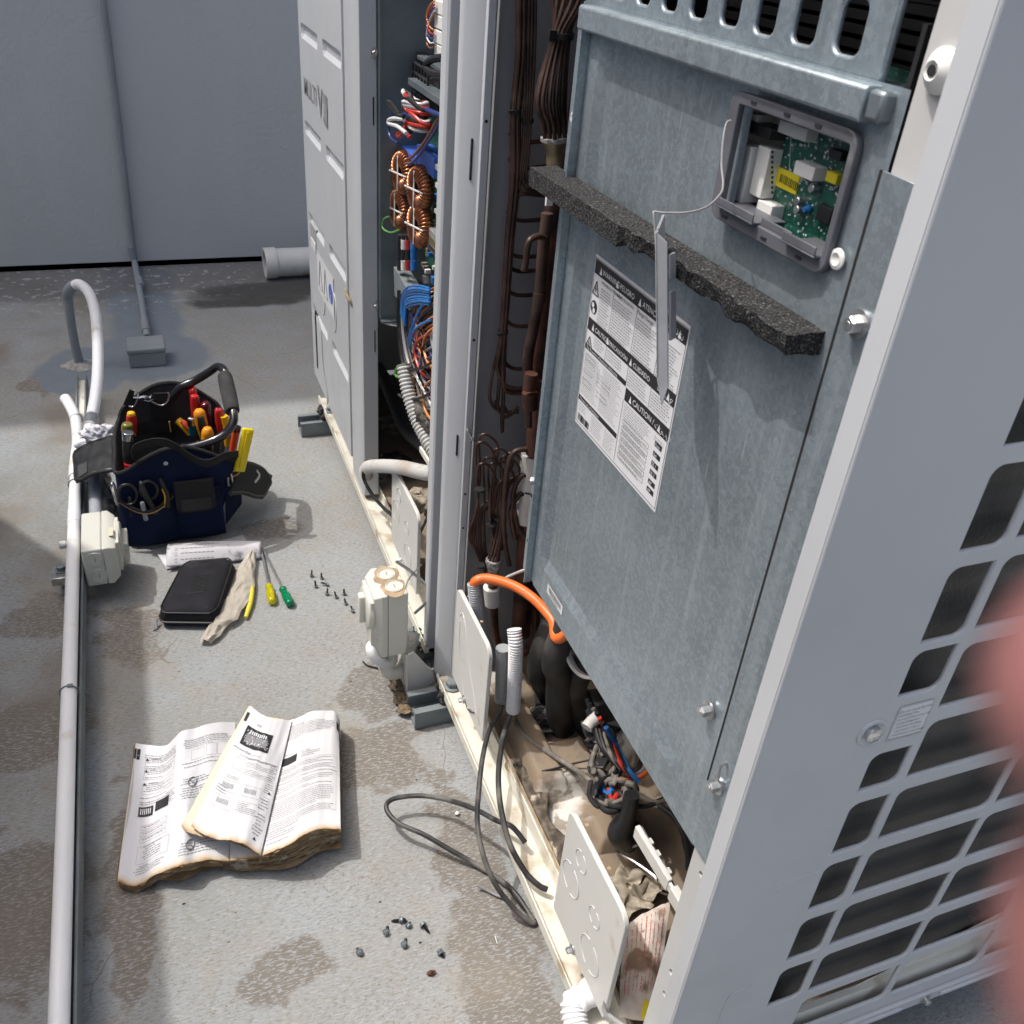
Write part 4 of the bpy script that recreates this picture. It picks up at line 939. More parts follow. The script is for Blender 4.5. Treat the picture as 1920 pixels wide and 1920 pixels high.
# folded strip crossing the bottom front corner, and the white corrugated hose on the lip
mb = MB(); mb.tube([X(1128, 1880, .44), X(1138, 1905, .47), Z(1180, 1925, .12), Z(1230, 1960, .11)], [.002] * 4, 6); 
def strap(u, v):
    P_ = [Z(1128, 1868, .165), Z(1137, 1893, .14), Z(1160, 1910, .13), Z(1215, 1945, .12)]
    t = u * 3; i = min(2, int(t)); q = P_[i].lerp(P_[i + 1], t - i); return q + V((0, -.004, -.018 * v))
mb = MB(); mb.grid(strap, 24, 1); solo(mb, 'bent_strip', M['plate'], 'bent pale metal strip at the foot of the near knock-out plate', 'strip', solid=.002)
hs = MB(); hs.tube([V((.40, .36, .02)), Z(1078, 1915, .085), Z(1100, 1868, .10), V((.445, .59, .095)), V((.47, .61, .08))], .0185, 20, 10, ripple=(.0065, .0028)); solo(hs, 'corrugated_hose', M['pvc'], 'short white corrugated hose crossing the rail at the bottom edge of the picture', 'hose', 'corrugated hoses')

# ================================================================ conduits and cables of the near machine
t = thing('corrugated_conduit', 'open grey corrugated conduit tail with the orange conduit pushed into its mouth', 'conduit', (.50, 1.2, .1), 'corrugated conduits')
ft = [Z(889, 1095, .375), Z(892, 1125, .345), Z(900, 1165, .295), Z(912, 1205, .24), Z(930, 1250, .17)]
mb = MB(); mb.tube(ft, .0118, 20, 8, ripple=(.0042, .0014)); mb.build('conduit', M['pvc_grey'], t)
mb = MB(); mb.lathe(ft[0] + (ft[0] - ft[1]).normalized() * -.002, (ft[0] - ft[1]), [(-.004, .0095), (.0025, .0122), (.003, .0105), (-.001, .009)], 18); mb.build('mouth', M['pvc_grey'], t)
mb = MB(); mb.tube([Z(889, 1100, .37), Z(893, 1089, .385), Z(915, 1085, .39), Z(960, 1097, .39), Z(1000, 1122, .385), Z(1035, 1160, .375), Z(1058, 1192, .38), V((.60, .90, .62))], .0085, 16, 8)
solo(mb, 'orange_conduit', M['orange'], 'bright orange flexible conduit arching from the grey corrugated tail under the steel door', 'conduit')
for dx, m_, lab in ((0, 'wwire', 'cream cable loop hanging below the steel door'), (7, 'grey_wire', 'blue grey cable loop hanging below the steel door')):
    mb = MB(); mb.tube([Z(1060 + dx, 1200, .36), Z(1062 + dx, 1225, .33), Z(1072 + dx, 1250, .31), Z(1092 + dx, 1268, .30), Z(1118 + dx, 1272, .31)], .0032, 10, 6); solo(mb, 'cable_loop', M[m_], lab, 'cable', 'cable loops under the door')
t = thing('corrugated_conduit', 'bright white corrugated conduit standing open end down beside a smooth grey tube', 'conduit', (.52, 1.15, .1), 'corrugated conduits')
wt = [Z(964, 1180, .345), Z(967, 1210, .32), Z(966, 1255, .27), Z(964, 1300, .215), Z(962, 1330, .175)]
mb = MB(); mb.tube(wt, .0125, 20, 8, ripple=(.0048, .0016)); mb.build('conduit', M['pvc'], t)
mb = MB(); dd = (wt[-1] - wt[-2]).normalized(); mb.lathe(wt[-1] - dd * .002, dd, [(0, .0128), (.003, .0128), (.003, .0105), (-.006, .010)], 18); mb.build('mouth', M['pvc'], t); mb = MB(); mb.lathe(wt[-1] - dd * .0, dd, [(0, .0108), (.0008, .0108)], 18); mb.build('hollow', M['dark'], t)
t = thing('grey_tube', 'short smooth grey tube with dark cables coming out of its open end', 'tube', (.50, 1.15, .1))
a, b = Z(943, 1215, .28), Z(941, 1312, .165); mb = MB(); mb.rod(a, b, .0125, 20); mb.rod(b - (b - a).normalized() * .010, b, .0138, 20); mb.build('tube', M['pvc_grey'], t); mb = MB(); dd = (b - a).normalized(); mb.lathe(b, dd, [(0, .0112), (.0008, .0112)], 18); mb.build('hollow', M['dark'], t)
def cable(pts, r, m_, lab, cat='cable', grp='black cables over the rail', name='black_cable', res=8):
    mb = MB(); mb.tube(pts, r, 10, res); return solo(mb, name, M[m_], lab, cat, grp)
M['bcable'] = mat('worn_black_cable', (.028, .028, .03), .5, var=.4, vscale=40, dirt=(.17, .16, .145), dscale=16, dlo=.42, dhi=.68)
# loop thrown out on the deck and back
cable([Z(941, 1318, .16), Z(935, 1340, .16), Z(918, 1368, .165), Z(905, 1420, .17), Z(898, 1480, .165), Z(895, 1540, .14), Z(905, 1600, .11), Z(930, 1660, .07), Z(965, 1705, .03), Z(990, 1726, .012), Z(1002, 1730, .006), Z(993, 1715, .008), Z(970, 1680, .012), Z(945, 1655, .010), Z(900, 1625, .010), Z(850, 1597, .022), Z(795, 1565, .035), Z(750, 1545, .038), Z(728, 1524, .038), Z(726, 1506, .040), Z(745, 1496, .042), Z(790, 1492, .045), Z(840, 1500, .055), Z(890, 1517, .085), Z(930, 1538, .10), Z(960, 1550, .108), Z(985, 1580, .095)], .0042, 'bcable', 'black cable looping far out over the deck and back across the rail')
cable([Z(958, 1328, .17), Z(955, 1345, .165), Z(945, 1375, .165), Z(936, 1430, .17), Z(935, 1480, .165), Z(942, 1530, .15), Z(957, 1585, .13), Z(985, 1635, .105), Z(1010, 1660, .092), Z(1026, 1668, .088)], .0046, 'bcable', 'thick black cable curving down onto the cream rail and stopping there')
cable([Z(965, 1332, .17), Z(966, 1350, .13), Z(985, 1380, .125), Z(1030, 1412, .13), Z(1075, 1440, .135), Z(1100, 1458, .14), Z(1118, 1475, .145)], .0045, 'dusty_wire', 'dusty grey cable running over the pan to the tied bundle')
cable([Z(1016, 1446, .125), Z(1045, 1440, .13), Z(1075, 1432, .13), Z(1110, 1424, .14)], .0018, 'bwire', 'thin black lead lying across the near pan')
cable([Z(895, 1660, .012), Z(915, 1670, .006), Z(935, 1680, .006), Z(952, 1682, .010)], .0022, 'grey_wire', 'short bare grey wire end on the deck beside the cable loop')
cable([Z(948, 1655, .012), Z(965, 1680, .012), Z(985, 1705, .010), Z(1003, 1727, .007), Z(1010, 1722, .007)], .0030, 'bwire', 'short black wire twisted over the big cable loop')

# tied wiring bundle hanging under the steel door
wb = thing('wiring_bundle', 'dusty knot of tied cables with blue and orange strands hanging under the steel door', 'wiring', (.60, .85, .2))
r5 = random.Random(21)
def knot(cu, cv, cz, su, sv, n, mats, r0=.0035, name='strand'):
    for k in range(n):
        a0 = r5.random() * 6.28; pts = []
        for j in range(7):
            a = a0 + j * 1.05 + r5.random() * .4; q = .45 + r5.random() * .75
            pts.append(Z(cu + math.cos(a) * su * q + j * .8, cv + math.sin(a) * sv * q, cz + (r5.random() - .5) * .05))
        mb = MB(); mb.tube(pts, r0 * (.8 + r5.random() * .5), 8, 5, closed=(k % 3 == 0)); mb.build(name, M[mats[k % len(mats)]], wb)
knot(1135, 1432, .20, 27, 36, 17, ('dusty_wire', 'dusty_wire', 'bwire', 'dusty_wire', 'grey_wire'), .0036)
knot(1152, 1485, .20, 36, 27, 16, ('dusty_wire', 'bwire', 'dusty_wire', 'bwire'), .0042)
for pts, m_, r_ in ((((1135, 1452), (1128, 1478), (1140, 1490), (1152, 1470), (1160, 1450)), 'blue', .0052), (((1140, 1480), (1146, 1500), (1156, 1490), (1152, 1465)), 'red', .0045), (((1160, 1462), (1185, 1463), (1210, 1450), (1225, 1430)), 'orange', .0045), (((1168, 1452), (1190, 1455), (1212, 1440), (1222, 1420)), 'grey_wire', .0050), (((1200, 1380), (1192, 1410), (1185, 1440), (1175, 1460)), 'dusty_wire', .0045), (((1212, 1385), (1205, 1415), (1195, 1445), (1175, 1470)), 'bwire', .0045),
                    (((1120, 1490), (1130, 1515), (1150, 1522), (1168, 1508), (1162, 1488), (1140, 1488)), 'bwire', .0048), (((1108, 1465), (1105, 1492), (1122, 1512), (1138, 1500), (1130, 1478)), 'bwire', .0040), (((1165, 1480), (1195, 1490), (1225, 1505), (1250, 1500), (1270, 1490)), 'dusty_wire', .0048), (((1180, 1510), (1210, 1512), (1240, 1500), (1262, 1488)), 'bwire', .0042), (((1235, 1510), (1262, 1530), (1282, 1565), (1290, 1600), (1291, 1630)), 'bwire', .0046)):
    mb = MB(); mb.tube([Z(u, v, .21) for u, v in pts], r_, 10, 6); mb.build('strand', M[m_], wb)
mb = MB(); mb.frame(Z(1112, 1432, .22), V((.6, -.6, .4)).normalized(), V((.7, .7, 0)).normalized(), V((-.3, .3, .9)).normalized(), (-.004, -.012, -.004), (.024, .012, .004)); mb.build('tie_block', M['black'], wb, bevel=.002)
tb_ = thing('terminal_cover', 'black plastic clamp with a dusty white elbow under the door edge', 'clamp', (.62, .97, .2))
mb = MB(); mb.tube([Z(1092, 1352, .23), Z(1098, 1372, .22), Z(1112, 1398, .20), Z(1130, 1404, .20), Z(1146, 1396, .21)], .004, 8, 5); mb.tube([Z(1110, 1330, .25), Z(1118, 1360, .24), Z(1132, 1388, .23)], .011, 12, 5); mb.grid(crumple(Z(1128, 1385, .22), .024, .020, .02, 12), 24, 14); mb.build('clamp', M['black'], tb_)
mb = MB(); mb.tube([Z(1100, 1365, .245), Z(1108, 1355, .25), Z(1122, 1343, .262)], .0105, 12, 5); mb.build('elbow', M['pvc_dirty'], tb_)
mb = MB(); mb.tube([Z(1107, 1380, .18), Z(1106, 1388, .17), Z(1114, 1392, .165), Z(1120, 1394, .16)], .0016, 6, 5); mb.build('copper_lead', M['orange_wire'], tb_)
for k in range(7):
    pts = [Z(1100 + k * 6, 1310 + k * 9, .27), Z(1112 + k * 8, 1345 + k * 10, .25 - .004 * k), Z(1125 + k * 9, 1395 + k * 8, .24), Z(1150 + k * 8, 1430 + k * 6, .23)]
    mb = MB(); mb.tube(pts, .004, 8, 5); mb.build('strand', M[('bwire', 'bwire', 'dusty_wire', 'bwire', 'red', 'bwire', 'blue')[k]], wb)
# ================================================================ electrics of the far machine (kept as things of the far cabinet's wiring)
def toroid(c, R_=.0215, r=.0145, seed=0):
    t = thing('choke_coil', TL[seed], 'choke coil', c, 'copper choke coils')
    mb = MB(); nU, nV = 306, 20; ax = V((-.95, -.30, 0)).normalized(); u_ = V((0, 0, 1)); w_ = ax.cross(u_)
    def f(a, b):
        th = 2 * math.pi * a; ph = 2 * math.pi * b; g = .78 + .22 * abs(math.sin(th * 17)); gap = 1.0 if abs(math.sin(th)) > .10 else .80
        rr = r * g * gap
        return V(c) + (u_ * math.cos(th) * 1.22 + w_ * math.sin(th)) * (R_ + rr * math.cos(ph)) + ax * rr * 1.15 * math.sin(ph)
    mb.grid(f, nU, nV); mb.build('winding', M['wire_cu'], t, sharp=180, fixn=False)
    mb = MB(); mb.frame(V(c) + ax * (r * .95), w_, u_, ax, (-.031, -.0018, 0), (.031, .0018, .0025)); mb.frame(V(c) + ax * (r * .95), u_, w_, ax, (-.034, -.0016, 0), (.034, .0016, .0020)); mb.build('band', M['white'], t, bevel=.001)
    return t
TL = ['upper left copper choke coil in the far control box', 'upper right copper choke coil beside the blue part', 'lower left copper choke coil above the black sleeves', 'lower right copper choke coil above the clear relay']
for k, (u, v, x) in enumerate(((757, 324, .500), (788, 354, .490), (751, 392, .500), (788, 423, .490))): toroid(X(u, v, x), seed=k)
fb = thing('control_board', 'far control box board with blue blocks white connectors and a clear relay', 'circuit board', (.54, 1.75, .8))
def cb(name, u0, v0, u1, v1, x, m_, d=.03, par=fb, bev=.0015):
    a = X(u0, v1, x); b = X(u1, v0, x); c_ = X(u0, v0, x)
    y0, y1 = sorted((X(u0, (v0 + v1) / 2, x).y, X(u1, (v0 + v1) / 2, x).y)); zz = sorted((X((u0 + u1) / 2, v1, x).z, X((u0 + u1) / 2, v0, x).z))
    mb = MB(); mb.box((x, y0, zz[0]), (x + d, y1, zz[1])); return mb.build(name, M[m_] if isinstance(m_, str) else m_, par, bevel=bev)
cb('blue_block', 743, 279, 780, 293, .505, 'blue_part'); cb('blue_block', 781, 283, 813, 321, .497, 'blue_part'); cb('blue_block', 764, 352, 775, 408, .51, 'blue_part')
for a in ((794, 300, 822, 311), (815, 345, 826, 356), (813, 396, 826, 405)): cb('connector', *a, .50, 'white', .02)
for k in range(4): cb('connector', 812 + 2 * (k % 2), 2 + 28 * k, 834, 28 + 28 * k, .495, 'white', .03)
cb('heat_sink_back', 776, 108, 822, 206, .53, 'black', .02)
a0 = X(779, 114, .525); b0 = X(806, 205, .525)
mb = MB()
for k in range(6):
    for j in range(5):
        y = a0.y + (b0.y - a0.y) * k / 5; z = a0.z + (b0.z - a0.z) * j / 4
        if k < 5: mb.rod((.520, y, z), (.520, y + (b0.y - a0.y) / 5, z - .004), .0022, 6)
        if j < 4: mb.rod((.520, y, z), (.520, y, z + (b0.z - a0.z) / 4), .0022, 6)
mb.build('grid_guard', M['black'], fb)
M['clear'] = mat('clear_relay_case', (.55, .56, .55), .15, trans=.5)
cb('relay', 800, 434, 822, 476, .497, 'clear', .03); cb('relay_core', 804, 448, 818, 462, .4965, 'brass', .001); cb('relay_coil', 803, 465, 820, 474, .4963, 'copper', .001)
rr6 = random.Random(2)
for k in range(40):
    q = X(800 + rr6.random() * 22, 320 + rr6.random() * 270, .540); s_ = .003 + rr6.random() * .005
    mb = MB(); mb.box(q - V((.012, s_, s_)), q + V((0, s_, s_ * 1.2))); mb.build('component', M[('zinc', 'white', 'black', 'blue', 'dusty_wire')[k % 5]], fb, bevel=.0006)
fw = thing('wiring', 'tangled coloured wires spilling out of the open far control box', 'wiring', (.50, 1.75, .55))
def wire(pts, r, m_, x=.49, par=fw, name='wire'):
    mb = MB(); mb.tube([X(u, v, x + (q[0] if q else 0)) for u, v, *q in pts], r, 8, 6); return mb.build(name, M[m_], par)
# the striped ball of spare cable
cols = ['wwire', 'red', 'bwire', 'wwire', 'grey_wire', 'red', 'bwire', 'wwire', 'red', 'ink_blue', 'bwire', 'red', 'wwire']
M['ink_blue'] = mat('navy_insulation', (.02, .035, .16), .4)
for k, m_ in enumerate(cols):
    cv = 186 + k * 4.1; cu = 778 + (k % 3) * 1.5 + (k > 6) * 2; w2 = 15 if k < 6 else 17
    mb = MB(); c = X(cu, cv, .478); yv = (X(cu - w2, cv, .478).y - X(cu + w2, cv, .478).y) / 2
    mb.tube([c + V((-.018 * math.cos(t), yv * .9 * math.sin(t), .006 * math.cos(t) + .004 * math.sin(t * 2 + k))) for t in [i * math.pi / 5 for i in range(10)]], .0036, 8, 4, closed=True); mb.build('wire_coil', M[m_], fw)
mb = MB(); c = X(768, 215, .475); mb.grid(crumple(c, .012, .03, .035, 4), 16, 10); mb.build('coil_core', M['bwire'], fw)
wire(((757, 219), (742, 212), (731, 198), (728, 190), (735, 195), (748, 214)), .0035, 'bwire', .45); wire(((757, 224), (740, 222), (729, 225), (730, 232), (745, 237), (762, 250)), .0035, 'wwire', .45)
wire(((743, 203), (735, 215), (729, 235), (731, 255), (740, 265), (746, 268)), .0022, 'ink_blue', .455); wire(((761, 232), (755, 250), (748, 256), (746, 250), (757, 247), (769, 258)), .0036, 'red', .455)
wire(((832, 205), (815, 235), (795, 268), (775, 292), (762, 300), (760, 306), (775, 305)), .0026, 'brown_wire', .462); wire(((833, 212), (817, 243), (797, 275), (779, 300), (766, 309)), .0026, 'ink_blue', .460)
wire(((800, 205), (815, 212), (832, 218)), .004, 'ink_blue', .46); wire(((729, 406), (719, 412), (718, 428), (732, 436), (748, 431)), .0018, 'green_wire', .45)
wire(((832, 108), (815, 110), (801, 118), (800, 128), (815, 138), (834, 140)), .006, 'bwire', .46); wire(((834, 148), (820, 146), (813, 149)), .0055, 'bwire', .46)
for k, m_ in enumerate(('orange_wire', 'red', 'ink_blue', 'wwire', 'brown_wire')): wire(((815, 2 + k * 6), (805, 12 + k * 9), (800, 30 + k * 12), (806, 50 + k * 10), (813, 56 + k * 8)), .0014, m_, .49)
for k, (u, m1, m2) in enumerate(((751, 'black', 'black'), (758, 'white', 'black'), (766, 'red', 'black'), (776, 'blue', 'blue'))):
    mb = MB(); mb.rod(X(u, 440, .48), X(u - 1, 505, .48), .0062, 12); mb.build('sleeve', M['black' if k < 3 else 'blue'], fw)
    for va, vb in ((449, 467), (488, 506)): mb = MB(); mb.rod(X(u, va, .48), X(u, vb, .48), .0069, 12); mb.build('ferrule', M[m1], fw)
mb = MB(); mb.prism([X(738, 500, .476), X(765, 545, .476), X(766, 575, .476), X(740, 555, .476)], (.03, 0, 0)); mb.build('terminal_plate', M['strut'], fb)
r7 = random.Random(12)
for k in range(8):
    a = 4.9 * k + r7.random() * 2; wire(((806, 540 + a * .9), (785, 535 + a), (764, 538 + a * 1.1), (754 + k, 555 + a), (752 + k * 1.2, 590 + 3 * k)), .0023, 'blue', .455 + .004 * r7.random())
wire(((802, 560), (785, 585), (770, 625), (766, 640)), .003, 'blue', .46); wire(((806, 600), (780, 615), (772, 632), (768, 650)), .003, 'blue', .458)
r7 = random.Random(12)
for k in range(44):
    m_ = ('orange_wire', 'brown_wire', 'orange_wire', 'bwire', 'red', 'wwire', 'bwire', 'orange_wire', 'dusty_wire')[k % 9]
    u0 = 818 - r7.random() * 8; v0 = 545 + k * 2.7
    wire(((822, v0 - 8), (u0 - 8, v0), (u0 - 20 - r7.random() * 10, v0 + 18 + r7.random() * 10), (u0 - 26 - r7.random() * 8, v0 + 45), (u0 - 22 + r7.random() * 6, v0 + 75)), .0016 + .0008 * r7.random(), m_, .462 + r7.random() * .02)
for k, (du, m_) in enumerate(((0, 'bwire'), (6, 'bwire'), (12, 'grey_wire'), (20, 'bwire'), (28, 'bwire'), (34, 'dusty_wire'), (42, 'ink_blue'), (50, 'red'), (56, 'grey_wire'), (62, 'bwire'))):
    wire(((748 + du * .6, 545 + du), (747 + du * .7, 600 + du * .8), (752 + du * .8, 660), (760 + du, 700), (766 + du * .9, 715 + du * .3), (776 + du * .8, 740)), .0040, m_, .465 + .002 * (k % 3))
mb = MB(); mb.rod(X(757, 686, .455), X(764, 704, .455), .0065, 10); mb.build('white_cap', M['white'], fw)
for v in (690, 745): wire(((748, v - 5), (760, v + 2), (785, v + 2), (805, v - 8), (822, v - 22)), .0028, 'bwire', .45)
wire(((757, 683), (745, 690), (742, 702), (747, 708)), .0032, 'green_wire', .45)
mb = MB(); mb.grid(lambda a, b: X(776 + a * 42, 692 + a * 84 + b * 9 + 5 * mnoise.noise(V((a * 14, b * 3, 0))), .452 + .004 * mnoise.noise(V((a * 9, 3, b)))), 50, 3); mb.build('torn_flap', M['white'], fw, sharp=20, solid=.001)
mb = MB(); mb.grid(crumple(X(800, 770, .47), .022, .04, .035, 6), 18, 12); mb.build('taped_knot', M['dusty_wire'], fw, sharp=180)
for k in range(22):
    m_ = ('bwire', 'dusty_wire', 'bwire', 'grey_wire', 'bwire', 'orange_wire', 'ink_blue', 'red')[k % 8]; u0 = 775 + (k * 13) % 42; v0 = 600 + k * 6
    wire(((824, v0 - 20), (u0 + 6, v0 - 8), (u0 - 4, v0 + 14), (u0 + 2, v0 + 44), (u0 + 14, v0 + 62), (826, v0 + 70)), .0022 + .0012 * r7.random(), m_, .452 + r7.random() * .02)
# hoses
t = thing('corrugated_hose', 'grey corrugated hose hanging from the tangled wires down into the far cabinet', 'hose', (.50, 1.75, .3), 'corrugated hoses')
mb = MB(); mb.tube([X(757, 684, .445), X(766, 735, .447), X(782, 785, .455), X(800, 822, .465), X(816, 850, .475)], .0150, 18, 8, ripple=(.0078, .0030)); mb.build('hose', M['pvc_dirty'], t)
t = thing('corrugated_hose', 'dusty white corrugated hose bulging out over the far cabinet sill', 'hose', (.42, 1.7, .25), 'corrugated hoses')
hp = [X(688, 893, .42), X(686, 882, .415), X(694, 875, .415), X(720, 874, .42), X(755, 877, .43), X(785, 884, .44), X(815, 889, .455)]
mb = MB(); mb.tube(hp, .0155, 20, 8, ripple=(.0068, .0028)); mb.build('hose', M['pvc_dirty'], t)
mb = MB(); mb.tube([X(682, 878, .405), X(683, 900, .405), X(700, 930, .42), X(722, 955, .43), X(738, 968, .44)], .0042, 8, 6); solo(mb, 'black_cable', M['bwire'], 'black cable dropping from the bulging white hose in front of the far cabinet', 'cable', 'black cables over the rail')
mb = MB(); mb.tube([X(813, 930, .44), X(803, 965, .435), X(792, 990, .435), X(786, 1003, .44)], .003, 8, 5); solo(mb, 'black_cable', M['bwire'], 'thin black cable behind the far knock-out plate', 'cable', 'black cables over the rail')
mb = MB(); mb.tube([X(708, 690, .60), X(725, 720, .60), X(745, 770, .59), X(765, 810, .58), X(800, 838, .58)], .020, 14, 8); solo(mb, 'drain_hose', mat('dark_grey_hose', (.13, .135, .14), .5), 'smooth dark grey hose in the black space of the far cabinet', 'hose')
mb = MB(); a, b = X(786, 842, .43), X(812, 884, .43); dv2 = (b - a).normalized(); mb.frame(a, dv2, V((1, 0, 0)), dv2.cross(V((1, 0, 0))), (0, 0, -.006), ((b - a).length, .005, .006)); solo(mb, 'float_arm', M['cream'], 'cream hinged arm at the far cabinet sill under the corrugated hose', 'plastic arm', bevel=.001)
for k, (u, v, x, s_, m_, lab) in enumerate(((735, 850, .56, .05, 'lag', 'dark crumpled plastic in the bottom of the far cabinet'), (727, 820, .60, .03, 'film', 'yellowish scrap in the black space of the far cabinet'), (800, 940, .50, .04, 'film', 'brown lump of debris behind the far knock-out plate'), (745, 868, .52, .04, 'lag', 'black crumpled film behind the bulging white hose'))):
    mb = MB(); q = X(u, v, x); mb.grid(crumple(q, s_, s_, s_ * .5, k + 30, amp=.6), 26, 16); solo(mb, 'debris_scrap', M[m_], lab, 'debris', 'scraps in the far cabinet', sharp=25)
mb = MB(); mb.tube([X(645, 556 - 15, .417), X(650, 553, .414), X(655, 562, .414), X(660, 575, .418)], [.001, .004, .003, .001], 6, 5); solo(mb, 'gecko_tail_leaf', mat('dry_leaf', (.22, .17, .09), .8), 'small curled dry leaf stuck on the far white cover', 'leaf')

# ---- seen through the window of the near control box
nb = thing('circuit_board', 'green circuit board with white connectors behind the open window of the steel door', 'circuit board', (.50, .58, 1.15))
XB2 = .474
mb = MB(); mb.box((XB2, .50, 1.10), (XB2 + .002, .632, 1.27)); mb.build('board', M['pcb'], nb)
def pc(name, u0, v0, u1, v1, d, m_, bev=.0006):
    y0, y1 = sorted((X(u0, (v0 + v1) / 2, XB2).y, X(u1, (v0 + v1) / 2, XB2).y)); z0, z1 = sorted((X((u0 + u1) / 2, v1, XB2).z, X((u0 + u1) / 2, v0, XB2).z))
    mb = MB(); mb.box((XB2 - d, y0, z0), (XB2 + .0005, y1, z1)); return mb.build(name, M[m_], nb, bevel=bev)
pc('connector', 1398, 265, 1432, 378, .016, 'white'); pc('connector', 1436, 272, 1460, 372, .012, 'white'); pc('connector', 1440, 378, 1470, 412, .012, 'white'); pc('connector', 1425, 212, 1448, 240, .014, 'white')
pc('connector', 1478, 232, 1535, 258, .010, 'white'); pc('terminal', 1512, 306, 1552, 334, .012, 'white'); pc('module', 1430, 232, 1478, 256, .016, 'black'); pc('chip', 1540, 385, 1568, 418, .005, 'black')
pc('switch', 1566, 280, 1590, 300, .006, 'black'); pc('orange_block', 1560, 322, 1582, 344, .006, 'yellow'); pc('barcode_label', 1456, 320, 1500, 358, .0012, 'yellow', 0)
mb = MB()
for k in range(9):
    for j in range(1): 
        q = X(1448, 285 + k * 9.5, XB2 - .0125); mb.box(q - V((.0003, .0012, .0010)), q + V((.0003, .0012, .0010)))
for k in range(11): q0 = X(1464 + k * 3.1, 330 + k * 1.7, XB2 - .0016); mb.box(q0 - V((.0001, .0003 + .0003 * (k % 3 == 0), .0045)), q0 + V((.0001, .0003, .0018)))
mb.build('pins', M['ink'], nb)
for (u, v) in ((1535, 353), (1508, 377), (1507, 393)):
    mb = MB(); q = X(u, v, XB2); mb.lathe(q, NX, [(0, .0034), (.007, .0034), (.0075, .0028)], 14); mb.build('capacitor', M['zinc'], nb)
mb = MB(); q = X(1522, 392, XB2); mb.lathe(q, NX, [(0, .002), (.004, .0035), (.007, .002)], 10); mb.build('disc', M['blue'], nb)
mb = MB(); r8 = random.Random(77)
for k in range(150):
    u = 1470 + r8.random() * 110; v = 255 + r8.random() * 190
    q = X(u, v, XB2 - .0003); s1 = .0003 + r8.random() * .0008; s2 = .0003 + r8.random() * .0006; mb.box(q - V((.0006 * (k % 2), s1, s2)), q + V((.0001, s1, s2)))
for (u0, v0, u1, v1) in ((1483, 258, 1480, 320), (1480, 320, 1515, 342), (1535, 240, 1532, 268), (1480, 258, 1532, 268)): mb.rod(X(u0, v0, XB2 - .0004), X(u1, v1, XB2 - .0004), .0003, 4)
mb.build('printing', M['label'], nb)
for k, m_ in enumerate(('red', 'wwire', 'ink_blue', 'red', 'wwire', 'brown_wire', 'red', 'wwire')):
    mb = MB(); mb.tube([X(1400, 275 + k * 12, .487), X(1385, 280 + k * 11, .488), X(1378 + 3 * (k % 3), 295 + k * 8, .492), X(1390, 315 + k * 6, .50)], .0009, 6, 5); mb.build('wire', M[m_], nb)
for k in range(6):
    mb = MB(); mb.tube([X(1385 + k, 205 + k * 3, .49), X(1405, 215 + k * 3, .489), X(1422, 215 + k * 4, .487)], .0008, 6, 4); mb.build('wire', M['wwire' if k % 2 else 'brown_wire'], nb)

# ---- loose cover hanging on its cord in front of the foam
hc = thing('hanging_cover', 'grey plastic window cover dangling edge-on from a thin cord over the foam strip', 'plastic cover', (.39, .62, 1.0))
c_top = X(1228, 434, .385); c_bot = X(1231, 722, .385); c_tip = X(1250, 753, .385)
vd = (EYE - c_top); vd.z = 0; vd = V((vd.x, vd.y, 0)).normalized(); sd = V((0, 0, 1)).cross(vd).normalized()
mgrey = bez.data.materials[0]
M['lidgrey'] = mat('hanging_cover_plastic', (.30, .31, .325), .35, var=.15, vscale=20)
mb = MB()
hh = (c_top - c_bot).length; uph = (c_top - c_bot).normalized()
away = -vd * .020 + V((.004, 0, 0))
def cv(a, b, c): return c_bot + sd * a + (-vd * .97 + sd * .10).normalized() * c + uph * b
P_ = [(0, .006), (0, hh), (.010, hh - .008), (.010, .0), (.004, -.018)]
mb.prism([cv(a, b, 0) for a, b in P_], (cv(0, 0, .003) - cv(0, 0, 0)))
mb.add([cv(0, hh, 0), cv(.0, .006, 0), cv(-.002, .006, .055), cv(-.002, hh, .055), cv(.0025, hh, 0), cv(.0025, .006, 0), cv(.0005, .006, .055), cv(.0005, hh, .055)], [(0, 1, 2, 3), (7, 6, 5, 4), (0, 4, 5, 1), (3, 2, 6, 7), (0, 3, 7, 4), (1, 5, 6, 2)])
mb.add([cv(.010, hh * .62, .003), cv(.010, hh * .30, .003), cv(.0135, hh * .30, .012), cv(.0135, hh * .62, .012), cv(.012, hh * .62, .003), cv(.012, hh * .30, .003), cv(.0155, hh * .30, .012), cv(.0155, hh * .62, .012)], [(0, 1, 2, 3), (7, 6, 5, 4), (0, 4, 5, 1), (3, 2, 6, 7), (0, 3, 7, 4), (1, 5, 6, 2)])
mb.add([cv(.010, hh * .86, .003), cv(.010, hh * .70, .003), cv(.0135, hh * .70, .012), cv(.0135, hh * .86, .012), cv(.012, hh * .86, .003), cv(.012, hh * .70, .003), cv(.0155, hh * .70, .012), cv(.0155, hh * .86, .012)], [(0, 1, 2, 3), (7, 6, 5, 4), (0, 4, 5, 1), (3, 2, 6, 7), (0, 3, 7, 4), (1, 5, 6, 2)])
mb.build('cover', M['lidgrey'], hc, bevel=.0006)
mb = MB(); mb.tube([X(1371, 226, .434), X(1362, 232, .430), X(1356, 262, .425), X(1353, 310, .420), X(1356, 345, .415), X(1350, 365, .410), X(1325, 388, .402), X(1290, 398, .396), X(1250, 399, .392), X(1227, 397, .388), X(1225.5, 400, .386), X(1228, 430, .386), X(1230, 466, .386)], .00085, 7, 8); mb.build('cord', M['grey_wire'], hc)
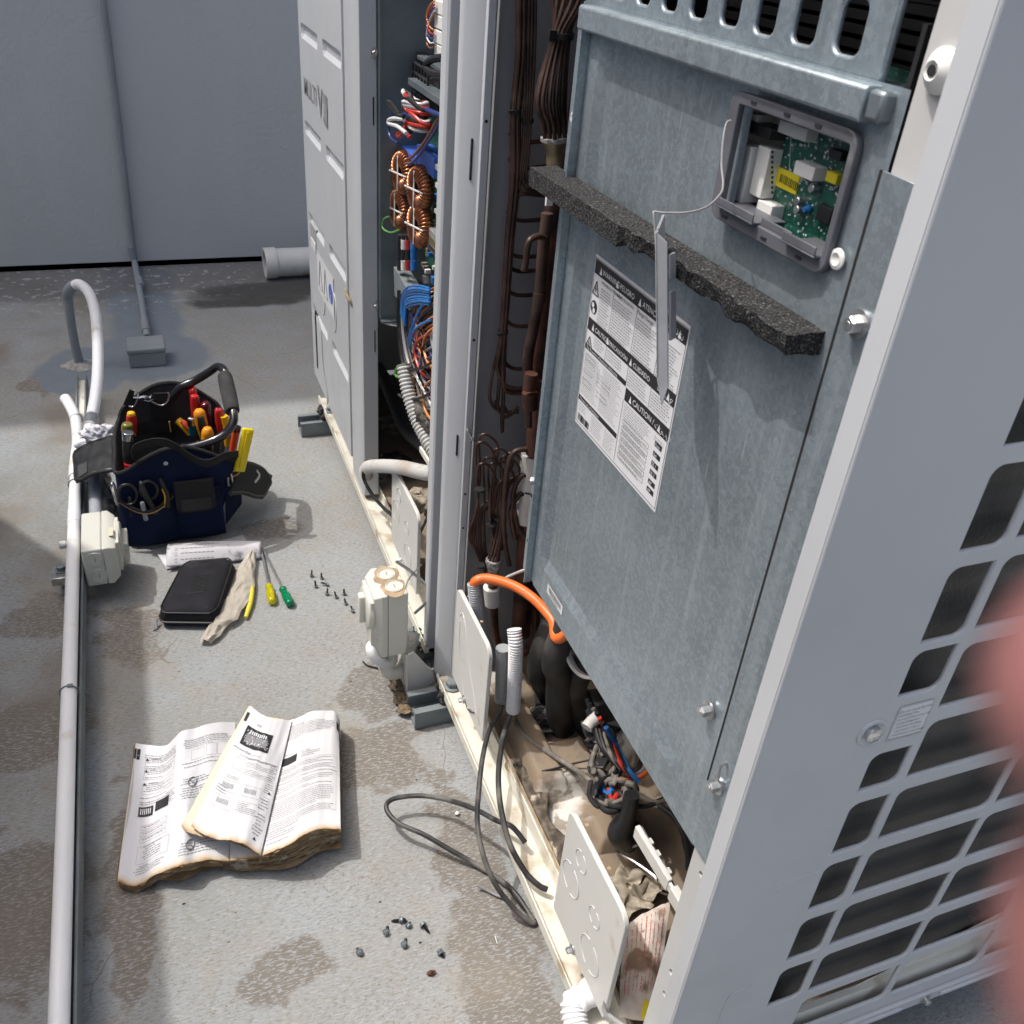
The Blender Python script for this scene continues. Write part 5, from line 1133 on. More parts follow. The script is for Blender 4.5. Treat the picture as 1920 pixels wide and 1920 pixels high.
# ================================================================ conduit run on the left
st = thing('strut_rail', 'long low steel strut rail carrying the white conduit on the left', 'channel', (-.22, 1.6, 0))
mb = MB(); pr = [(x - .016, z) for x, z in [(-.2335, .040), (-.2060, .040), (-.2060, .083), (-.2100, .083), (-.2100, .044), (-.2295, .044), (-.2295, .083), (-.2335, .083)]]
mb.prism([V((x, .15, z)) for x, z in pr], (0, 2.62, 0)); mb.build('channel', M['strut'], st)
mb = MB(); mb.box((-.2505, 2.58, .060), (-.2205, 2.585, .068)); mb.box((-.2455, 2.40, .070), (-.2260, 2.75, .0715)); mb.build('cross_tie', M['cream'], st)
mb = MB(); mb.box((-.245, 2.22, .071), (-.20, 2.238, .079)); mb.build('clamp_bar', M['zinc'], st)
mb = MB(); mb.lathe((-.200, 2.33, .085), (1, 0, .3), [(0, .006), (.008, .006), (.009, .004)], 10); mb.build('clamp_screw', M['zinc'], st)
# foot under the isolator
ft_ = thing('rail_foot', 'small bolted steel foot under the strut rail beside the upper isolator', 'foot', (-.27, 1.83, 0))
mb = MB(); mb.box((-.292, 1.80, .042), (-.235, 1.845, .050)); mb.box((-.292, 1.799, .030), (-.235, 1.802, .050)); mb.build('plate', M['zinc'], ft_, bevel=.001)
mb = MB(); mb.rod((-.272, 1.83, .0), (-.272, 1.83, .045), .007, 10); mb.build('stud', M['strut'], ft_)
mb = MB(); mb.lathe((-.272, 1.828, .050), (0, 0, 1), [(0, .014), (.003, .014), (.0035, .010), (.012, .010), (.013, .008)], 6); mb.build('nut', M['strut'], ft_)
mb = MB(); mb.lathe((-.252, 1.875, .085), (-1, 0, 0), [(0, .006), (.006, .006), (.006, .009), (.018, .009), (.020, .006)], 14); mb.build('dome_bolt', M['white'], ft_)
mb = MB(); mb.box((-.2400, 1.86, .045), (-.2360, 1.94, .110)); mb.build('side_plate', M['zinc'], ft_)
# main white conduit
wp = thing('white_conduit', 'long white plastic conduit running along the left edge towards the viewer', 'conduit', (-.236, 1.5, .085))
path = [V((-.236, .25, .0985)), V((-.236, .8, .0985)), Z(122, 1345, .0985), Z(135, 1100, .0985), Z(140, 940, .0985), Z(141, 880, .099)]
path = [V((-.240, y, .0985)) for y in (.2, .9, 1.5, 1.9, 2.15)]
mb = MB(); mb.tube(path, .0134, 24, 3); mb.build('pipe', M['pvc'], wp)
pu = [V((-.240, 2.14, .0985)), V((-.240, 2.22, .100)), Z(146, 830, .104), Z(144, 800, .107), Z(139, 777, .111), Z(128, 755, .116), Z(122, 747, .118)]
mb = MB(); mb.tube(pu, .0142, 20, 10, ripple=(.0052, .0006)); mb.build('flexible_end', M['pvc'], wp)
for y, r_ in ((2.165, .0158), (1.96, .0142)):
    mb = MB(); mb.rod((-.240, y - .028, .0985), (-.240, y + .028, .0985), r_, 24); mb.build('coupling', M['pvc'], wp)
for y in (1.378, 2.105):
    mb = MB(); mb.tube([V((-.240 + .0152 * math.cos(a), y + .002 * math.sin(a), .0985 + .0152 * math.sin(a))) for a in [i * math.pi / 4 for i in range(8)]], .0013, 6, 3, closed=True)
    mb.tube([V((-.223, y, .107)), V((-.215, y, .100)), V((-.205, y, .080))], .0012, 6, 3); mb.box((-.240, y - .0025, .1125), (-.231, y + .0035, .1160)); mb.build('tie_wire', M['strut'], wp)
mb = MB(); q = Z(143, 786, .108); mb.tube([q + V((.0155 * math.cos(a), .003 * math.cos(a), .0155 * math.sin(a))) for a in [i * math.pi / 4 for i in range(8)]], .0014, 6, 3, closed=True); mb.build('tie_wire', M['zinc'], wp)
# riser with the corrugated hose arching over
t = thing('grey_riser', 'grey painted metal riser pipe standing in sealant on the deck', 'pipe', (-.256, 3.02, 0))
mb = MB(); mb.tube([V((-.256, 3.02, -.01)), V((-.2585, 3.02, .10)), Y(129, 572, 3.02), Y(127, 556, 3.02), Y(131, 542, 3.0), Y(141, 534, 2.985)], [.0145, .0135, .0135, .0165, .0170, .0165], 18, 8); mb.build('pipe', M['greypaint'], t)
mb = MB(); mb.grid(lambda a, b: V((-.256 + (.05 + .02 * mnoise.noise(V((a * 7, 0, 0)))) * b * math.cos(a * 6.2832), 3.02 + (.05 + .02 * mnoise.noise(V((a * 7, 0, 0)))) * b * math.sin(a * 6.2832), .020 * (1 - b) ** 1.5 + .0012)), 30, 6); mb.build('sealant', mat('sealant', (.30, .30, .285), .8, var=.3, vscale=60, bump=.6, bscale=60), t, sharp=180)
t = thing('corrugated_hose', 'white corrugated hose arching over from the grey riser down to the upper isolator', 'hose', (-.2, 2.4, .1), 'corrugated hoses')
hp = [Y(136, 538, 3.00), Y(148, 533, 2.96), Y(165, 547, 2.90), Y(177, 580, 2.82), Y(183, 640, 2.68), Y(183, 700, 2.54), Y(178, 750, 2.42), Y(170, 790, 2.32), Y(167, 812, 2.26)]
mb = MB(); mb.tube(hp, .0150, 20, 10, ripple=(.0062, .0016)); mb.build('hose', M['pvc'], t)
mb = MB(); mb.rod(Y(172, 783, 2.335), Y(168, 800, 2.29), .0185, 20); mb.build('clamp', M['zinc'], t)
mb = MB(); mb.tube([Y(167, 812, 2.26), V((-.198, 2.16, .098)), V((-.196, 2.04, .096)), V((-.194, 1.92, .096))], .0145, 20, 10, ripple=(.0060, .0012)); mb.build('lower_hose', M['pvc_grey'], t)

# ---- rotary isolators
def isolator(label, base, o, ax, ay, az, L_, W_, D_, knock, dusty):
    """o corner; ax along length, ay across, az out towards the knob"""
    t = thing('isolator_switch', label, 'isolator', base, 'cream rotary isolators')
    mb = MB(); mb.frame(o, ax, ay, az, (0, 0, 0), (L_, W_, D_ * .60)); mb.build('body', M['iso'], t, bevel=.004, seg=3)
    mb = MB(); b = .010; P_ = [(0, 0, D_ * .605), (L_, 0, D_ * .605), (L_, W_, D_ * .605), (0, W_, D_ * .605), (0, 0, D_ * .78), (L_, 0, D_ * .78), (L_, W_, D_ * .78), (0, W_, D_ * .78), (b, b, D_), (L_ - b, b, D_), (L_ - b, W_ - b, D_), (b, W_ - b, D_)]
    mb.add([o + ax * p[0] + ay * p[1] + az * p[2] for p in P_], [(0, 1, 5, 4), (1, 2, 6, 5), (2, 3, 7, 6), (3, 0, 4, 7), (4, 5, 9, 8), (5, 6, 10, 9), (6, 7, 11, 10), (7, 4, 8, 11), (8, 9, 10, 11), (3, 2, 1, 0)])
    mb.build('lid', M['iso'], t, bevel=.002)
    c = o + ax * L_ * .36 + ay * W_ * .5 + az * (D_ - .001)
    mb = MB(); mb.lathe(c, az, [(0, W_ * .46), (.009, W_ * .44), (.011, W_ * .40)], 30); mb.frame(o + az * (D_ - .002), ax, ay, az, (L_ * .12, W_ * .10, 0), (L_ * .80, W_ * .90, .008)); mb.build('dial_ring', M['iso'], t, bevel=.0015)
    mb = MB(); mb.frame(c + az * .009, ax, ay, az, (-W_ * .34, -.009, 0), (W_ * .34, .009, .013)); mb.build('knob', M['iso'], t, bevel=.003)
    for p, nrm in knock:
        mb = MB(); mb.lathe(p, nrm, [(0, .0172), (.0022, .0170), (.0026, .0158), (.0008, .0150), (.0008, .0138), (.0020, .0130)], 28); kk = mb.build('knockout', M['iso'], t)
        q = V(p) + V(nrm) * .0030; s1 = V(nrm).orthogonal().normalized(); s1 = ax if abs(ax.dot(V(nrm))) < .1 else ay
        mb = MB(); mb.frame(q, s1, V(nrm).cross(s1), V(nrm), (-.0055, -.0007, -.001), (.0055, .0007, 0)); mb.build('slit', M['ink_grey'], kk)
    return t
xl, xr, yf, yb, zb, zt = -.218, -.150, 1.755, 1.905, .048, .142
t1 = isolator('cream rotary isolator lying on the strut rail beside the tool bag', (-.185, 1.83, .045), V((xl, yb, zb)), V((0, -1, 0)), V((0, 0, 1)), V((1, 0, 0)), .150, .094, .068, [(V((-.193, yf - .0002, .118)), V((0, -1, 0))), (V((-.191, yf - .0002, .075)), V((0, -1, 0)))], False)
mb = MB(); mb.quad(*[V((a, b, .1424)) for a, b in ((-.163, 1.80), (-.153, 1.80), (-.153, 1.832), (-.163, 1.832))]); mb.build('rating_label', mat('faded_label', (.60, .58, .44), .5), t1)
t2 = isolator('cream rotary isolator hanging at the cabinet corner with brown dust on top', (.335, 1.34, .11), V((.366, 1.297, .264)), V((0, 0, -1)), V((0, 1, 0)), V((-1, 0, 0)), .150, .092, .064, [(V((.345, 1.322, .2642)), V((0, 0, 1))), (V((.340, 1.362, .2642)), V((0, 0, 1)))], True)
mb = MB()
def dustp(cx, cy, r, seed, z=.2648):
    vs = [V((cx, cy, z))] + [V((cx + r * (1 + .35 * mnoise.noise(V((a * 1.3, seed, 0)))) * math.cos(a) * .75, cy + r * (1 + .35 * mnoise.noise(V((a * 1.3, seed, 4)))) * math.sin(a), z)) for a in [i * math.pi / 16 for i in range(32)]]
    mb.add(vs, [(0, i, i % 32 + 1) for i in range(1, 33)])
dustp(.342, 1.320, .0300, 1); dustp(.339, 1.358, .0310, 5, .2650); mb.build('dust_patch', M['dust'], t2, sharp=180)
for cx, cy in ((.3450, 1.322), (.340, 1.362)):
    mb = MB(); mb.lathe((cx, cy, .2646), (0, 0, 1), [(0, .0125), (.0014, .0120)], 24); mb.build('clean_disc', M['iso'], t2)
    mb = MB(); mb.box((cx - .0007, cy - .005, .2655), (cx + .0007, cy + .005, .2664)); mb.build('slit', M['ink_grey'], t2)
mb = MB()
for k in range(6): mb.box((.3012, 1.2962, .185 - k * .006), (.3100 - .002 * (k % 2), 1.2966, .1835 - k * .006))
mb.build('rating_print', M['ink_faint'], t2)
t = thing('elbow_conduit', 'white corrugated elbow curling under the dusty isolator into the cabinet base', 'conduit', (.34, 1.31, 0))
mb = MB(); mb.tube([V((.340, 1.335, .115)), Y(733, 1238, 1.32), Y(722, 1250, 1.31), Y(735, 1262, 1.31), Y(757, 1250, 1.33), V((.40, 1.37, .10))], .0135, 18, 8, ripple=(.005, .0008)); mb.build('elbow', M['iso'], t)
mb = MB(); mb.tube([V((.312, 1.34, .12)), Y(695, 1215, 1.31), Y(705, 1236, 1.30), Y(722, 1244, 1.31)], .010, 14, 6); mb.build('bend', M['pvc'], t)
mb = MB(); mb.tube([Z(680, 1240, .004), Z(690, 1248, .004), Z(712, 1254, .004), Z(735, 1268, .004)], .0016, 6, 6); solo(mb, 'black_wire', M['bwire'], 'thin black wire on the deck below the dusty isolator', 'wire')
mb = MB(); mb.tube([V((.366, 1.39, .27)), V((.40, 1.38, .24)), V((.43, 1.36, .20)), V((.40, 1.37, .15))], .003, 8, 6); mb.tube([V((.366, 1.33, .22)), V((.385, 1.37, .235)), V((.42, 1.40, .245))], .0016, 6, 6)
solo(mb, 'tie_wires', M['zinc'], 'loops of galvanised wire holding the dusty isolator to the cabinet post', 'wire')
# leaf litter under the isolator
for k, (u, v, s_, lab) in enumerate(((745, 1285, .016, 'brown dead leaf litter under the white elbow'), (752, 1310, .014, 'dark curled leaf by the strut channel'), (735, 1268, .010, 'small brown leaf below the dusty isolator'), (757, 1330, .012, 'grey leaf scrap against the strut end'), (765, 1270, .012, 'brown scrap of leaf behind the corner bracket'))):
    mb = MB(); q = Z(u, v, .012)
    mb.grid(crumple(q, s_, s_ * 1.3, s_ * .4, 50 + k, amp=.7), 18, 10)
    solo(mb, 'dead_leaf', mat('leaf_litter%d' % k, (.10 + .03 * k, .075 + .02 * k, .05 + .01 * k), .9, var=.5, vscale=80), lab, 'leaf', 'leaf litter by the isolator', sharp=20)
# ================================================================ the manual
def page_mat(name, base, burnt, lo=.0, hi=.10):
    def ex(n, L, src, out, p, noise, ramp, mix):
        at = n.nodes.new('ShaderNodeAttribute'); at.attribute_name = 'edge'
        d = math_(n, L, 'ADD', at.outputs['Fac'], math_(n, L, 'MULTIPLY', math_(n, L, 'SUBTRACT', noise(38, 6, src), .5), .05))
        out = mix(maprange(n, L, d, .005, .055, .75, 0), out, (.58, .44, .26, 1))
        out = mix(maprange(n, L, d, -.01, .022, .9, 0), out, burnt)
        return mix(math_(n, L, 'MULTIPLY', ramp(noise(26, 5, src), .64, .80), .45), out, (.60, .47, .26, 1))
    return mat(name, base, .55, var=.015, vscale=20, extra=ex, spec=.25)
M['page'] = page_mat('white_page', (.66, .66, .675), (.34, .19, .07, 1))
M['pageold'] = page_mat('yellowed_page', (.66, .60, .48), (.28, .16, .06, 1))
M['pageedge'] = mat('stained_page_edges', (.34, .24, .13), .85, var=.7, vscale=14, stretch=(3, 3, 26), bump=1.0, bscale=220, dirt=(.66, .58, .44), dscale=55, dlo=.52, dhi=.66)
def curve3(P_):
    P_ = [V(p) for p in P_]; n = len(P_)
    L = [0]
    for i in range(1, n): L.append(L[-1] + (P_[i] - P_[i - 1]).length)
    def f(t):
        d = t * L[-1]; i = 0
        while i < n - 2 and L[i + 1] < d: i += 1
        k = (d - L[i]) / (L[i + 1] - L[i]); p0, p1, p2, p3 = P_[max(i - 1, 0)], P_[i], P_[i + 1], P_[min(i + 2, n - 1)]
        return .5 * ((2 * p1) + (p2 - p0) * k + (2 * p0 - 5 * p1 + 4 * p2 - p3) * k * k + (3 * p1 - p0 - 3 * p2 + p3) * k ** 3)
    return f
def bc_(x, y, z): return Z(200 + .4579 * x, 1300 + .4579 * y, z * 1.28)     # the manual lies on the deck between these points
def leaf_surface(top, bot, seed, wav=.0022, bulge=0.0):
    T = curve3([bc_(*p) for p in top]); B = curve3([bc_(*p) for p in bot])
    def S(s, t):
        q = T(s).lerp(B(s), t)
        z = wav * (mnoise.noise(V((s * 5 + seed, t * 1.4, seed))) * 1.6 + .5 * mnoise.noise(V((s * 11, t * 5 + seed, 3))))
        z += bulge * math.sin(math.pi * t) * math.sin(math.pi * min(1, s))
        q = q + V((0, 0, z)); q.z = max(q.z, .003); return q
    return S
def sheet(S, name, m_, parent, nu=60, nv=60, edges='LRTB', rag=.0018, off=0.0, drop=0.0):
    def F(a, b):
        q = S(a, b)
        if 'B' in edges and b > .93: q = q + V((0, rag * 1.0 * mnoise.noise(V((a * 16 + off * 900, 5, off * 300))) * (b - .93) / .07, -drop * (b - .93) / .07))
        return q - V((0, 0, off))
    mb = MB(); mb.grid(F, nu, nv); o = mb.build(name, M[m_], parent, sharp=180)
    at = o.data.attributes.new('edge', 'FLOAT', 'POINT'); vals = []
    for j in range(nv + 1):
        for i in range(nu + 1):
            a, b = i / nu, j / nv; d = 1
            if 'L' in edges: d = min(d, a * 1.6 + .02)
            if 'R' in edges: d = min(d, (1 - a) * 1.4 + .05)
            if 'T' in edges: d = min(d, b * 1.5 + .06)
            if 'B' in edges: d = min(d, 1 - b)
            vals.append(d)
    at.data.foreach_set('value', vals); return o
bk = thing('manual', 'open water-stained paper manual with burnt brown edges lying on the sunny deck', 'manual', (.03, 1.13, 0))
S1 = leaf_surface([(118, 203, .030), (180, 215, .022), (245, 208, .030), (305, 160, .050), (370, 140, .048), (440, 120, .044), (527, 118, .030)],
                  [(43, 770, .022), (110, 786, .015), (160, 770, .020), (205, 742, .024), (300, 706, .042), (360, 690, .034), (430, 680, .030), (500, 684, .026)], 3, .0026)
S3 = leaf_surface([(730, 112, .040), (752, 108, .046), (790, 98, .056), (830, 76, .062), (880, 70, .060), (930, 74, .052), (950, 100, .044)],
                  [(612, 668, .036), (632, 668, .040), (690, 645, .052), (760, 610, .062), (800, 585, .062), (870, 556, .058), (958, 560, .050)], 8, .0018)
S2 = leaf_surface([(588, 52, .062), (640, 88, .060), (690, 108, .062), (758, 110, .052)],
                  [(345, 545, .058), (420, 588, .060), (500, 604, .062), (560, 618, .060), (630, 662, .046)], 14, .0026, .006)
S2b = leaf_surface([(578, 58, .058), (592, 54, .060), (640, 90, .056), (758, 112, .050)], [(304, 540, .046), (345, 575, .050), (520, 612, .055), (628, 664, .044)], 15, .002, .002)
Sm = leaf_surface([(500, 300, .03), (640, 300, .035), (745, 300, .04)], [(505, 684, .026), (560, 678, .030), (635, 668, .036)], 21, .001)
for k in range(7): sheet(S1, 'leaf', 'pageold', bk, 40, 30, 'LRTB', .003, .0022 * (k + 1))
p1 = sheet(S1, 'left_page', 'page', bk)
sheet(Sm, 'under_page', 'page', bk, 30, 30, 'B')
for k in range(6): sheet(S3, 'leaf', 'pageold', bk, 40, 30, 'RTB', .003, .0016 * (k + 1), .002)
p3 = sheet(S3, 'right_page', 'page', bk, edges='RTB')
sheet(S2b, 'leaf', 'pageold', bk, edges='LTB')
p2 = sheet(S2, 'turned_page', 'page', bk, edges='LTB')
# the thick block under the right page: swollen bottom and right-hand edge
Bt = curve3([bc_(*p) for p in ((476, 688, .030), (560, 680, .034), (632, 668, .038), (690, 645, .049), (760, 612, .058), (800, 588, .058), (870, 558, .054), (958, 562, .047))])
Bb = curve3([bc_(*p) for p in ((478, 712, .004), (540, 732, .001), (640, 722, .001), (720, 705, .001), (800, 682, .002), (860, 655, .004), (920, 622, .010), (960, 598, .018))])
def edgewall(a, b):
    q = Bt(a).lerp(Bb(a), b); r_ = .0020 * mnoise.noise(V((a * 6, b * 42, 1))) + .0016 * math.sin(b * 150 + 5 * mnoise.noise(V((a * 5, b * 3, 0)))) + .004 * math.sin(math.pi * b)
    return q + V((0, -r_ * .6, 0))
mb = MB(); mb.grid(edgewall, 120, 60); mb.build('page_block', M['pageedge'], bk, sharp=180)
Rt = curve3([bc_(*p) for p in ((950, 100, .042), (955, 330, .044), (958, 562, .047))]); Rb = curve3([bc_(*p) for p in ((952, 140, .004), (960, 350, .004), (960, 598, .018))])
mb = MB(); mb.grid(lambda a, b: Rt(a).lerp(Rb(a), b) + V((.0015 * math.sin(b * 90), 0, 0)), 40, 30); mb.build('page_block_side', M['pageedge'], bk, sharp=180)
Lt = curve3([bc_(*p) for p in ((118, 203, .029), (100, 400, .028), (70, 600, .024), (43, 770, .021))]); Lb = curve3([bc_(*p) for p in ((112, 225, .003), (92, 410, .003), (62, 610, .003), (42, 772, .003))])
mb = MB(); mb.grid(lambda a, b: Lt(a).lerp(Lb(a), b) + V((-.0012 * math.sin(b * 40), 0, 0)), 40, 12); mb.build('left_block', M['pageold'], bk, sharp=180)
mb = MB(); mb.grid(lambda a, b: S3(a * .98 + .01, b * .985) * 1.0 - V((0, 0, S3(a, b).z - .012)), 12, 12); mb.grid(lambda a, b: S1(a * .98 + .01, b * .97) - V((0, 0, S1(a, b).z - .004)), 12, 12); mb.build('back_cover', M['pageold'], bk)
# printing that follows the pages
rp = random.Random(99); M['ink_page'] = mat('page_ink', (.17, .17, .18), .6)
def onS(S, e=.0009): return lambda s, t: S(max(0, min(1, s)), max(0, min(1, t))) + V((0, 0, e))
def plines(q, S, s0, s1, t0, t1, lh=.017, k=.24, bullet=False, gap=.12):
    F = onS(S); t = t0
    while t < t1:
        s = s0 + (.02 if rp.random() < .3 else 0); e = s1 - (rp.random() ** 3) * (s1 - s0) * .5
        while s < e:
            w_ = min(e - s, .012 + rp.random() * .03); n = 2
            q.quad(F(s, t), F(s + w_, t), F(s + w_, t + lh * k), F(s, t + lh * k)); s += w_ + .007
        t += lh * (1.9 if rp.random() < gap else 1)
def pbox(q, S, s0, t0, s1, t1, w_=.0016):
    F = onS(S, .0010); N = 10
    for i in range(N):
        for tt in (t0, t1): q.quad(*[F(s0 + (s1 - s0) * a, tt + b * w_) for a, b in ((i / N, 0), ((i + 1) / N, 0), ((i + 1) / N, 1), (i / N, 1))])
        for ss in (s0, s1): q.quad(*[F(ss + b * w_, t0 + (t1 - t0) * a) for a, b in ((i / N, 0), ((i + 1) / N, 0), ((i + 1) / N, 1), (i / N, 1))])
def pfill(q, S, s0, t0, s1, t1, N=8, e=.0010):
    F = onS(S, e); q.grid(lambda a, b: F(s0 + (s1 - s0) * a, t0 + (t1 - t0) * b), N, N)
def ptext(q, S, txt, s, t, h, asp=1.0): F = onS(S, .0011); q.text(txt, lambda a, b: F(s + a * asp, t - b), h, 0, 0)
def pr1(q):
    plines(q, S1, .10, .44, .085, .105); plines(q, S1, .12, .44, .125, .19, .015); plines(q, S1, .12, .40, .215, .27, .015); plines(q, S1, .12, .42, .315, .375, .015); plines(q, S1, .10, .40, .41, .46, .016)
    plines(q, S1, .36, .47, .43, .52, .015); plines(q, S1, .16, .36, .62, .635); plines(q, S1, .16, .36, .665, .68); plines(q, S1, .16, .36, .705, .72); plines(q, S1, .18, .36, .76, .86, .017); plines(q, S1, .12, .42, .90, .94, .016)
    plines(q, S1, .52, .96, .115, .16, .014); plines(q, S1, .52, .94, .28, .32, .015); plines(q, S1, .52, .90, .40, .56, .018); plines(q, S1, .55, .9, .86, .95, .018)
    for b in ((.11, .115, .43, .195), (.11, .205, .43, .275), (.11, .305, .43, .385), (.14, .61, .40, .64), (.14, .655, .40, .685), (.14, .698, .40, .728), (.13, .755, .44, .87), (.60, .18, .72, .26), (.74, .17, .83, .26), (.84, .16, .95, .26)): pbox(q, S1, *b)
def pr1d(q):
    pfill(q, S1, .005, .045, .028, .125); pfill(q, S1, .035, .045, .062, .13); pfill(q, S1, .10, .475, .235, .545); pfill(q, S1, .255, .455, .40, .53)
    for s, t in ((.125, .118), (.125, .208), (.125, .308)): 
        F = onS(S1, .0012); q.quad(F(s - .014, t + .012), F(s + .014, t + .012), F(s, t - .008))
    ptext(q, S1, 'Thermal insulation of refrigerant piping', .525, .105, .0205, 1.2)
    ptext(q, S1, 'WARNING', .16, .118, .016, 1.2); ptext(q, S1, 'NOTE', .16, .208, .016, 1.2); ptext(q, S1, 'WARNING', .16, .308, .016, 1.2); ptext(q, S1, 'CAUTION', .16, .895, .016, 1.2)
def pr1w(q):
    for k in range(6): pfill(q, S1, .115 + k * .018, .49, .123 + k * .018, .53, 2, .0016)
    ptext(q, S1, 'No', .04, .10, .014)
def pr2(q):
    plines(q, S2, .34, .62, .36, .375, .015); plines(q, S2, .26, .95, .39, .40, .015); plines(q, S2, .42, .90, .40, .52, .0125, .2); plines(q, S2, .20, .55, .565, .59, .014); plines(q, S2, .12, .30, .655, .70, .02); plines(q, S2, .50, .80, .735, .80, .013)
    plines(q, S2, .82, .94, .40, .62, .016); plines(q, S2, .80, .93, .66, .9, .022)
    for b in ((.22, .415, .37, .505), (.38, .395, .92, .525), (.15, .60, .44, .68), (.50, .60, .80, .68), (.15, .72, .44, .80), (.47, .72, .82, .80), (.84, .64, .93, .86)): pbox(q, S2, *b)
    for bx in ((.19, .62), (.55, .62), (.20, .735)):
        for k in range(9): pfill(q, S2, bx[0] + k * .021, bx[1], bx[0] + k * .021 + .006, bx[1] + .038, 2)
    F = onS(S1, .0012); c = (.60, .42)
def pr2d(q):
    pfill(q, S2, .17, .150, .72, .315, 14); ptext(q, S2, 'PCB', .33, .115, .030, 1.7); pfill(q, S2, .015, .055, .10, .135, 4); ptext(q, S2, 'Switch for setup of HR unit', .08, .36, .021, 1.5)
    for s, t in ((.90, .60), (.86, .93)): F = onS(S2, .0012); q.quad(F(s - .02, t + .012), F(s + .02, t + .012), F(s, t - .01))
def pr2g(q):
    r3 = random.Random(5)
    for k in range(9): pfill(q, S2, .26 + k * .042, .175, .285 + k * .042, .205, 2, .0015)
    for k in range(60):
        a = .20 + r3.random() * .48; b = .16 + r3.random() * .135; pfill(q, S2, a, b, a + .006 + r3.random() * .02, b + .003 + r3.random() * .006, 1, .0014)
def pr2m(q): pfill(q, S2, .22, .21, .66, .285, 8, .0012)
def pr3(q):
    plines(q, S3, .12, .90, .085, .205, .0135); plines(q, S3, .10, .30, .30, .31); plines(q, S3, .42, .70, .33, .38, .015); plines(q, S3, .12, .92, .42, .52, .0135); plines(q, S3, .10, .90, .555, .84, .0150, .2); plines(q, S3, .02, .10, .6, .95, .018)
    plines(q, S3, .10, .5, .86, .95, .016); pbox(q, S3, .08, .53, .93, .85); pbox(q, S3, .10, .405, .95, .525)
def pr3d(q): pfill(q, S3, .93, .075, .995, .15, 4); pfill(q, S3, .12, .325, .36, .385); ptext(q, S3, 'Function Addressing', .14, .075, .020, 1.6)
lettering([('ink_page', pr1), ('ink', pr1d), ('label', pr1w)], 'printing', p1)
lettering([('ink_page', pr2), ('ink', pr2d), ('ink_grey', pr2m), ('label', pr2g)], 'printing', p2)
lettering([('ink_page', pr3), ('ink', pr3d)], 'printing', p3)
mb = MB(); F = onS(S1, .0014)
for c, r_ in (((.63, .43), .032), ((.66, .875), .034)):
    mb.tube([F(c[0] + r_ * 1.2 * math.cos(a), c[1] + r_ * math.sin(a)) for a in [i * math.pi / 8 for i in range(16)]], .0008, 5, 2, closed=True); mb.rod(F(c[0] - r_ * .8, c[1] - r_ * .6), F(c[0] + r_ * .8, c[1] + r_ * .6), .0008, 5)
mb.build('circle_mark', M['ink_grey'], p1)
# ================================================================ pouch, papers, screwdrivers, plastic bag, loose screws
M['cordura'] = mat('black_nylon', (.013, .013, .017), .8, var=.25, vscale=30, bump=.5, bscale=700, dirt=(.045, .042, .042), dscale=16, dlo=.60, dhi=.8, spec=.25)
pc_ = thing('zip_pouch', 'black nylon zip pouch lying flat in front of the folded papers', 'pouch', (0, 1.70, 0))
C4 = [V((-.018, 1.808, 0)), V((.088, 1.795, 0)), V((.030, 1.607, 0)), V((-.082, 1.640, 0))]
def plan(a, b): return C4[0].lerp(C4[1], a).lerp(C4[3].lerp(C4[2], a), b)
def pouchf(grow, z):
    pts = []
    for (x, y) in rrect(-grow, -grow * .6, 1 + grow, 1 + grow * .6, .17, 7):
        y2 = y
        pts.append(plan(x, y2) + V((0, 0, z)))
    return pts
mb = MB(); rings = [pouchf(g, z) for g, z in ((-.04, .001), (.0, .004), (.035, .010), (.045, .018), (.035, .030), (.02, .036), (-.01, .041), (-.04, .0445), (-.12, .0475), (-.22, .0490), (-.30, .0495))]
b0 = 0
n_ = len(rings[0])
for r_ in rings: mb.v += [tuple(p) for p in r_]
for i in range(len(rings) - 1):
    for k in range(n_): mb.f.append((i * n_ + k, i * n_ + (k + 1) % n_, (i + 1) * n_ + (k + 1) % n_, (i + 1) * n_ + k)); mb.mi.append(0)
mb.f.append(tuple(range(n_))[::-1]); mb.mi.append(0); mb.f.append(tuple(range((len(rings) - 1) * n_, len(rings) * n_))); mb.mi.append(0)
mb.build('body', M['cordura'], pc_, sharp=60)
M['piping'] = mat('black_piping', (.014, .014, .015), .5)
mb = MB(); mb.tube(pouchf(.012, .0405), .0016, 6, 2, closed=True); mb.build('piping', M['piping'], pc_)
mb = MB(); mb.tube(pouchf(.046, .0175), .0026, 6, 2, closed=True); mb.build('zip', M['black'], pc_)
mb = MB(); F = lambda a, b, z=.0500: plan(a, b) + V((0, 0, z))
mb.quad(F(.36, .40), F(.66, .36), F(.68, .70), F(.38, .72))
for k in range(12): t = k / 12; mb.rod(F(.37 + .015 * t, .405 + .30 * t, .0503), F(.67 + .01 * t, .37 + .32 * t, .0503), .0007, 5)
mb.build('velcro_patch', M['black'], pc_)
mb = MB(); q = plan(-.04, .93); mb.tube([q + V((-.004, -.002, .016)), q + V((-.012, -.010, .010)), q + V((-.016, -.020, .003)), q + V((-.008, -.018, .003)), q + V((-.006, -.006, .012))], .0016, 6, 5); mb.build('zip_puller', M['zinc'], pc_)
